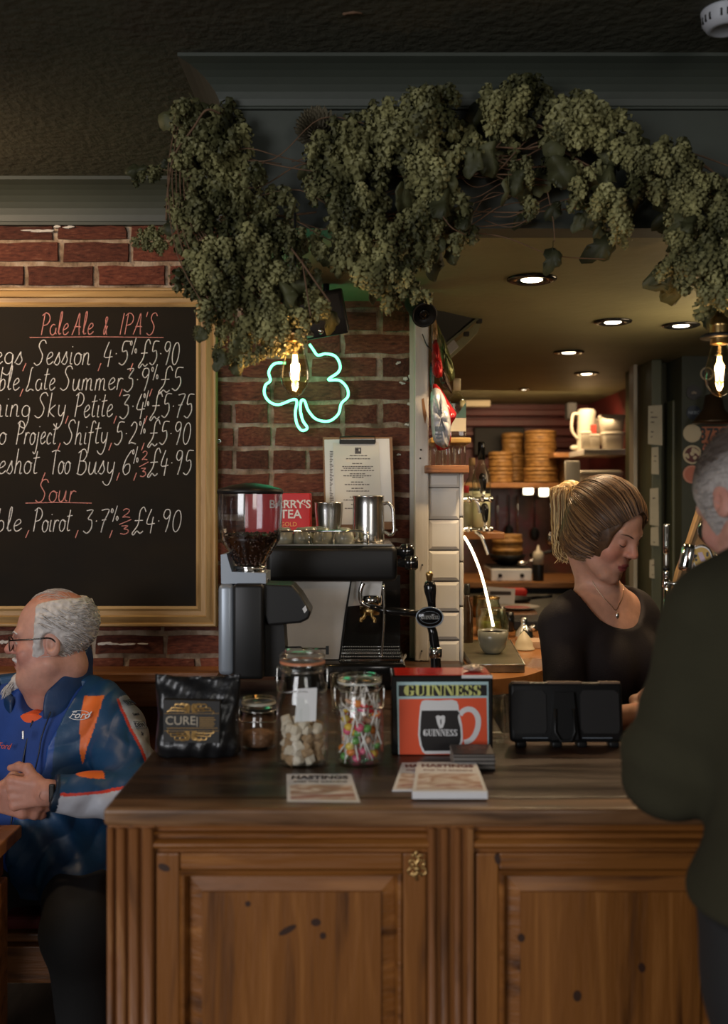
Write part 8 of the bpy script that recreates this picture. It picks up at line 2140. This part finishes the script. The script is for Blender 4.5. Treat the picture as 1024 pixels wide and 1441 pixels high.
sdf_obj('collar', [(collar, (-1.03, 2.6, .93), (-.72, 2.93, 1.16), .004)], mat('blue_collar_cloth', (.006, .035, .115), .5, noise=.15, bump=.1, bscale=40), jk)
def flap(side):   # turned-down collar wings
    pts = [(.02, -.150, .975), (.075, -.135, 1.015), (.135, -.075, 1.045), (.150, .0, 1.06), (.165, -.03, 1.00), (.125, -.125, .955), (.055, -.165, .925)]
    return pts
def tube_on(name, pts, r_, m, parent=None, fn=jS_solid, lift=.0):
    """a seam or zip laid on the garment surface: pts (x,z) torso local"""
    P = []
    for x, z in pts:
        y = -.40
        for _ in range(50):
            p = sf_(x, y, z); d = float(fn(np.array(p, f32)[None, :])[0]); y += d*.8
            if d < 4e-4: break
        P.append(Vector(sf_(x, y-lift, z)))
    return MB().tube(catmull(P, 3), r_, 6).build(name, m, parent or jk, True)
zipm = mat('navy_zip', (.006, .010, .03), .4)
tube_on('zip', [(.012, .965), (.004, .90), (.000, .82), (.004, .74), (.004, .66), (.004, .60)], .0028, zipm, sm_, fleece)
MB().rbox(tuple(Vector(sf_(.012, -.172, .930))), tuple(Vector(sf_(.012, -.172, .930))+Vector((.006, .004, .022))), .001).build('zip_pull', M['steel'], sm_)
tube_on('piping', [(.062, .99), (.050, .93), (.046, .88), (.040, .80), (.015, .72), (.013, .62)], .0022, zipm, jk, jS_solid)
# orange polo showing at the neck
def polo(P):
    q = (P-np.array(sf_(0, 0, 0), f32)) @ RS; f = rc(q, (0, -.02, 1.03), (0, -.035, .93), .070, .085); f = smax(f, q[..., 2]-.985+.25*np.abs(q[..., 0]), .004); return smax(f, .90-q[..., 2], .004)
sdf_obj('polo_collar', [(polo, (-1.0, 2.6, .89), (-.77, 2.86, 1.06), .005)], mat('orange_red_cotton', (.75, .10, .02), .7), sm_)
def trS(P): return smax(prims(P, bodyS[2:3]+legsS, .04)-.016-.004*wob(P, 16, 4), P[..., 2]-.62, .004)
sdf_obj('trousers', [(trS, (-1.18, 2.20, .06), (-.54, 2.96, .64), .008)], mat('charcoal_trousers', (.010, .010, .010), .8, bump=.1, bscale=200), sm_)
def shS(P): return smax(prims(P, feetS, .02)-.008, -P[..., 2]+.001, .002)
sdf_obj('shoe', [(shS, (-.74, 2.18, 0), (-.58, 2.52, .12), .007)], M['black'], sm_); sdf_obj('shoe', [(shS, (-1.14, 2.22, 0), (-.96, 2.56, .12), .007)], M['black'], sm_)
# badge oval with script and sleeve lettering
def surf_pt(px, py, fn=jS_solid, d0=2.2):
    d = d0
    for _ in range(80):
        p = T(px, py, d); v = float(fn(np.array(p, f32)[None, :])[0]); d += v*.7
        if v < 4e-4: break
    return T(px, py, d)
def nrm(p, fn=jS_solid):
    e = .006; g = [float(fn(np.array(p+Vector(a)*e, f32)[None, :])[0])-float(fn(np.array(p-Vector(a)*e, f32)[None, :])[0]) for a in ((1, 0, 0), (0, 1, 0), (0, 0, 1))]; return Vector(g).normalized()
wht = mat('white_embroidery', (.66, .68, .72), .6)
def place_text(s, px, py, size, m, rotz=0, shear=0, sx=1, bold=0, name='embroidered_lettering'):
    p = surf_pt(px, py); n = nrm(p); o = font(name, s, m, None, (0, 0, 0), size, extrude=.0003, shear=shear, bold=bold)
    z = Vector((0, 0, 1)); x = z.cross(n).normalized(); x = -x if x.x < 0 else x; y = n.cross(x).normalized()
    if y.z < 0: y = -y
    R = Matrix((x, y, n)).transposed().to_4x4() @ Matrix.Rotation(rotz, 4, 'Z')
    o.matrix_world = Matrix.Translation(p+n*.0035) @ R @ Matrix.Diagonal((sx, 1, 1, 1)); o.parent = jk; o.matrix_parent_inverse = Matrix.Translation(-org(jk)); return p, n, x, y
p, n, x, y = place_text('Ford', 112, 1007, .026, wht, shear=.35, sx=1.1, bold=.0003)
MB().tube([p+n*.004+x*.030*math.cos(a)+y*.0125*math.sin(a) for a in [2*PI*k/36 for k in range(36)]], .0009, 5, closed=True).build('oval_badge', wht, jk, True)
place_text('Ford', 7, 1050, .022, mat('orange_embroidery', (.7, .1, .02), .6), shear=.35, name='orange_lettering')
blkp = mat('black_sleeve_print', (.02, .03, .045), .6)
for s_, px, py, sz_, bx in (('DUN', 181, 990, .020, 1), ('Castrol', 190, 1006, .012, 0), ('DEW', 196, 1021, .019, 1), ('Ober', 199, 1034, .012, 0)):
    p, n, x, y = place_text(s_, px, py, sz_, blkp, rotz=-.22, sx=.8, bold=.0004, name='sleeve_lettering')
    if bx:
        w_, h_ = .019, .0105; x2 = (x*math.cos(-.22)+y*math.sin(-.22)); y2 = n.cross(x2)
        if y2.z < 0: y2 = -y2
        MB().tube([p+n*.0038+x2*a*w_+y2*b*h_ for a, b in ((-1, -1), (1, -1), (1, 1), (-1, 1))], .0009, 4, closed=True).build('sleeve_box_outline', blkp, jk)
p = surf_pt(78, 1112); MB().rbox(tuple(p+Vector((-.016, -.003, -.030))), tuple(p+Vector((-.002, .008, .014))), .003).build('cuff_tab', M['black'], jk)
# hair, beard
wh = mat('white_hair', (.58, .55, .53), .6, noise=.25, nscale=60); 
def hairS(P):
    q = HS.loc(P); f = HS.skull(q)-.010-.0022*wob(q, 160, 1)
    f = smax(f, -el(q, (0, -.128, .045), (.12, .122, .150)), .012)            # open face
    f = smax(f, -el(q, (0, -.02, .145), (.070, .125, .068)), .012)            # bald crown
    f = smax(f, -el(q, (0, -.095, .115), (.075, .06, .05)), .012)
    for s_ in (-1, 1): f = smax(f, -el(q, (s_*.085, .006, -.008), (.022, .024, .036)), .006)
    f = smax(f, -q[..., 2]-.070, .01)
    return f*HS.sc
hs_ = sdf_obj('hair', [(hairS, (-1.0, 2.60, 1.05), (-.72, 2.90, 1.33), .0032)], wh, sm_)
mb = MB(); r = random.Random(5)
def skpt(H, w_, off):
    lo_, hi_ = .02, .22; c0_ = np.array((0, .014, .02), f32)
    for _ in range(12):
        m_ = (lo_+hi_)/2
        if float(H.skull((c0_+np.array(w_, f32)*m_)[None, :])[0]) < off: lo_ = m_
        else: hi_ = m_
    return H.w(tuple(c0_+np.array(w_, f32)*lo_))
for k in range(620):
    s_ = 1 if k % 3 else -1; th = r.uniform(-.45, 1.5); ph = r.uniform(-.75, .80)
    if ph > .7 and r.random() < .5: continue
    L = r.uniform(.25, .55); P = []; of = r.uniform(.008, .0115)
    if th < .25 and abs(ph+.12) < .42: continue
    for i in range(5):
        t = i/4; a = th+L*t*.9; b = ph-L*t*(.35+.3*math.sin(k)); w_ = Vector((s_*math.cos(a)*math.cos(b), math.sin(a)*math.cos(b), math.sin(b)))
        P.append(skpt(HS, w_, of+.004*math.sin(t*PI)))
    mb.tube(P, [.0008, .0013, .0013, .0010, .0004], 3, cap=False)
for k in range(60):
    a = r.uniform(-.7, .7); s0 = r.uniform(-.75, -.1); g_ = r.uniform(0, .007); P = [skpt(HS, Vector((math.sin(a+r.uniform(.1, .4)*t)*.6, s0+.55*t, .9)).normalized(), -.001+g_*math.sin(t*2.4)) for t in (0, .3, .6, .9, 1.2)]; mb.tube(P, .0005, 3, cap=False)
mb.build('white_strands', wh, hs_, True)['kind'] = 'stuff'
def goat(P):
    q = HS.loc(P); f = prims(q, [('e', (0, -.088, -.102), (.022, .020, .020)), ('c', (0, -.095, -.105), (0, -.120, -.130), .018, .010), ('c', (.022, -.086, -.048), (.028, -.078, -.095), .006, .008), ('c', (-.022, -.086, -.048), (-.028, -.078, -.095), .006, .008), ('c', (-.02, -.096, -.043), (.02, -.096, -.043), .0055, .0055)], .01)
    return (f-.0015*wob(q, 260, 2))*HS.sc
gt = sdf_obj('goatee', [(goat, tuple(HS.w((0, -.1, -.09))-Vector((.09, .07, .07))), tuple(HS.w((0, -.1, -.09))+Vector((.08, .07, .08))), .0024)], wh, sm_)
mb = MB()
for k in range(260):
    x = r.uniform(-.02, .02); b = Vector((x, -.100-r.random()*.012, -.100-r.random()*.012)); e = b+Vector((x*.4, -.022*r.random()-.006, -.018-r.random()*.020)); mb.tube([HS.w(tuple(b)), HS.w(tuple((b+e)/2+Vector((0, -.004, 0)))), HS.w(tuple(e))], [.0010, .0009, .0003], 3, cap=False)
mb.build('beard_strands', wh, gt, True)['kind'] = 'stuff'
# glasses
gl_ = thing('glasses', 'dark-framed glasses worn by the seated man', 'glasses', tuple(HS.w((0, -.1, .01)))); go_ = org(gl_)
def hl(p): return HS.w(p)
mb = MB()
for s_ in (-1, 1): mb.tube([hl((s_*.032+.023*math.cos(a), -.103+.004*abs(math.cos(a)), .000+.019*math.sin(a))) for a in [2*PI*k/24 for k in range(24)]], .0016, 6, closed=True)
mb.tube([hl((-.010, -.106, .006)), hl((0, -.112, .010)), hl((.010, -.106, .006))], .0016, 6); mb.build('rim', M['black_gloss'], gl_, True)
for s_ in (-1, 1):
    MB().tube(catmull([hl((s_*.056, -.098, .012)), hl((s_*.068, -.088, .013)), hl((s_*.082, -.03, .014)), hl((s_*.084, .008, .014)), hl((s_*.083, .026, -.002))], 4), .0021, 6).build('temple_arm', M['black_gloss'], gl_, True)
    mb = MB(); mb.add([hl((s_*.032+.022*math.cos(a), -.103, .018*math.sin(a))) for a in [2*PI*k/20 for k in range(20)]]+[hl((s_*.032+.022*math.cos(a), -.1015, .018*math.sin(a))) for a in [2*PI*k/20 for k in range(20)]], [tuple(range(20)), tuple(reversed(range(20, 40)))]); mb.build('lens', M['glass'], gl_)
for s_ in (-1, 1):
    P = [HS.w((s_*(.014+.034*i/6), HS.surf(s_*(.014+.034*i/6), .026+.005*math.sin(PI*i/6))-.001, .026+.005*math.sin(PI*i/6))) for i in range(7)]; MB().tube(P, .0022, 5).build('eyebrow', wh, sm_, True)
# zip end dangling at the hem
MB().tube([T(66, 1262, 2.44), T(66, 1278, 2.43), T(63, 1290, 2.43)], [.003, .0022, .003], 6).build('zip_end', M['steel'], jk, True)

# ---------------------------------------------------------------- STANDING CUSTOMER
cu_ = thing('person', 'grey-haired customer in a dark olive sweatshirt seen from behind, leaning on the counter', 'person', (.70, 1.36, 0))
HC = Head((.677, 1.735, 1.545), math.radians(-157), math.radians(30), 0, 1.02, False, .3)
cf = frame(.70, 1.34, 0); 
bodyC = [('e', cf(0, .03, 1.24), (.205, .135, .22)), ('e', cf(-.025, 0, 1.02), (.205, .135, .18)), ('e', cf(-.025, -.02, .92), (.205, .14, .14)), ('c', cf(-.16, .05, 1.395), cf(.16, .05, 1.395), .068, .068),
         ('c', cf(-.02, .20, 1.445), cf(-.12, .08, 1.41), .055, .065), ('c', cf(-.02, .20, 1.445), cf(.12, .08, 1.41), .055, .065), ('e', cf(-.02, .09, 1.38), (.13, .13, .10))]
legsC = [('c', cf(-.125, -.02, .88), cf(-.11, -.03, .50), .098, .066), ('c', cf(-.11, -.03, .50), cf(-.10, -.06, .10), .062, .045), ('c', cf(.10, -.02, .88), cf(.12, -.03, .50), .098, .066), ('c', cf(.12, -.03, .50), cf(.13, -.08, .10), .062, .045)]
feetC = [('c', cf(-.10, -.07, .05), cf(-.12, .11, .035), .042, .036), ('c', cf(.13, -.09, .05), cf(.17, .09, .035), .042, .036)]
neckC = [('c', tuple(HC.w((0, .03, -.06))), cf(-.02, .19, 1.43), .060, .064)]
cS, cE, cWr = cf(-.205, .05, 1.385), (.452, 1.455, 1.155), (.585, 1.70, 1.108)
dS_, dE, dWr = cf(.205, .05, 1.385), (.98, 1.44, 1.15), (.84, 1.68, 1.105)
armsC = [('c', cS, cE, .056, .045), ('c', cE, cWr, .044, .030), ('c', dS_, dE, .056, .045), ('c', dE, dWr, .044, .030)]
handC = []; hand(handC, cWr, (.10, .16, -.02), (0, 0, -1), (.9, -.5, 0), (.3, .4, .3), 1.0); nh = len(handC); hand(handC, dWr, (-.10, .16, -.02), (0, 0, -1), (-.9, -.5, 0), (.3, .4, .3), 1.0)
def fC_h(P): return smin(HC.sdf(P), prims(P, neckC, .03), .03)
def fC_b(P): return prims(P, bodyC+legsC+feetC+armsC, .04)
def fC_a(P): return prims(P, [armsC[1], armsC[3]]+handC, .010)
lo, hi = bbox([armsC[1]]+handC[:nh], .01); lo2, hi2 = bbox([armsC[3]]+handC[nh:], .01)
def exC(q, C, V):
    return mixc(C, np.array((.55, .22, .17), f32), .55*np.exp(-((q[:, 1]-.012)**2+(q[:, 2])**2)/.0012)*(np.abs(q[:, 0]) > .06))
sdf_obj('body', [(fC_h, (.50, 1.50, 1.36), (.84, 1.92, 1.71), .0032), (fC_b, (.38, 1.12, 0), (1.06, 1.74, 1.47), .013), (fC_a, lo, hi, .005), (fC_a, lo2, hi2, .006)], M['skin'], cu_, skin_col(HC, (.50, .28, .22), (.35, .13, .11), (.50, .18, .14), exC))
def swt(P):
    f = prims(P, bodyC, .05)-.020
    s_ = prims(P, [('c', cS, cE, .076, .062), ('c', cE, cWr, .060, .044), ('c', dS_, dE, .076, .062), ('c', dE, dWr, .060, .044)], .035)
    dE_ = np.linalg.norm(P-np.array(cE, f32), axis=-1)
    s_ = s_-.006*np.sin(P[..., 2]*70+P[..., 0]*30+2*wob(P, 9))*np.exp(-(dE_/.12)**2)
    f = smin(f, s_, .035)
    f = f-.008*wob(P, 13, 2)-.004*np.abs(np.sin(P[..., 0]*20-P[..., 2]*16+wob(P, 7)*2))-.006*np.sin(P[..., 2]*40+3*wob(P, 6))*np.exp(-((P[..., 2]-1.02)/.07)**2)
    f = smax(f, -prims(P, [('c', tuple(HC.w((0, .03, -.09))), cf(-.02, .20, 1.47), .066, .068)], .02), .006)
    hem = .985-.02*np.sin(P[..., 0]*9)
    f = f+.004*sstep(1.03, .985, P[..., 2])
    return smax(f, hem-P[..., 2], .012)
sdf_obj('sweatshirt', [(swt, (.34, 1.10, .95), (1.10, 1.80, 1.54), .0065)], mat('dark_olive_fleece', (.034, .031, .017), .95, bump=.25, bscale=260, noise=.15, nscale=7, spec=.2), cu_)
def trC(P): return smax(prims(P, bodyC[1:3]+legsC, .04)-.015-.004*wob(P, 14, 4), P[..., 2]-1.0, .004)
sdf_obj('trousers', [(trC, (.44, 1.10, .05), (.96, 1.56, 1.02), .010)], mat('black_trousers', (.012, .012, .013), .8), cu_)
def shC(P): return smax(prims(P, feetC, .02)-.008, -P[..., 2]+.001, .002)
sdf_obj('shoe', [(shC, (.50, 1.16, 0), (.68, 1.52, .11), .008)], M['black'], cu_); sdf_obj('shoe', [(shC, (.76, 1.14, 0), (.96, 1.50, .11), .008)], M['black'], cu_)
gh = attr_mat('cropped_grey_hair', rough=.8, noise=.25, nscale=180, bump=.3, bscale=400)
def hairC(P):
    q = HC.loc(P); f = HC.skull(q)-.006-.0012*wob(q, 300, 1)
    f = smax(f, -el(q, (0, -.115, -.015), (.10, .085, .105)), .012)
    for s_ in (-1, 1): f = smax(f, -el(q, (s_*.085, .010, -.006), (.020, .021, .034)), .006)
    f = smax(f, -q[..., 2]-.060+.1*q[..., 1], .01); return f*HC.sc
def hcc(V):
    q = HC.loc(V); t = sstep(.03, .085, q[:, 2]+.25*q[:, 1]*0); return mixc(np.tile(np.array((.36, .33, .31), f32), (len(V), 1)), np.array((.085, .065, .055), f32), t)
hc_ = sdf_obj('hair', [(hairC, (.53, 1.56, 1.42), (.82, 1.92, 1.73), .0032)], gh, cu_, hcc)
mb = MB(); mb2 = MB()
for k in range(700):
    s_ = 1 if k % 6 else -1; th = r.uniform(-.75, 1.5); ph = r.uniform(-.6, 1.45)
    if th < .25 and ph < .25 and th > -.30: continue
    P = []
    for i in range(3):
        a = th+.13*i; b = ph-.05*i; P.append(skpt(HC, Vector((s_*math.cos(a)*math.cos(b), math.sin(a)*math.cos(b), math.sin(b))), .005+.0035*i))
    (mb if ph < .55 else mb2).tube(P, [.0007, .0006, .0003], 3, cap=False)
mb.build('grey_strands', mat('grey_hair', (.40, .37, .35), .6), hc_, True)['kind'] = 'stuff'; mb2.build('darker_strands', mat('dark_grey_hair', (.12, .09, .075), .6), hc_, True)['kind'] = 'stuff'
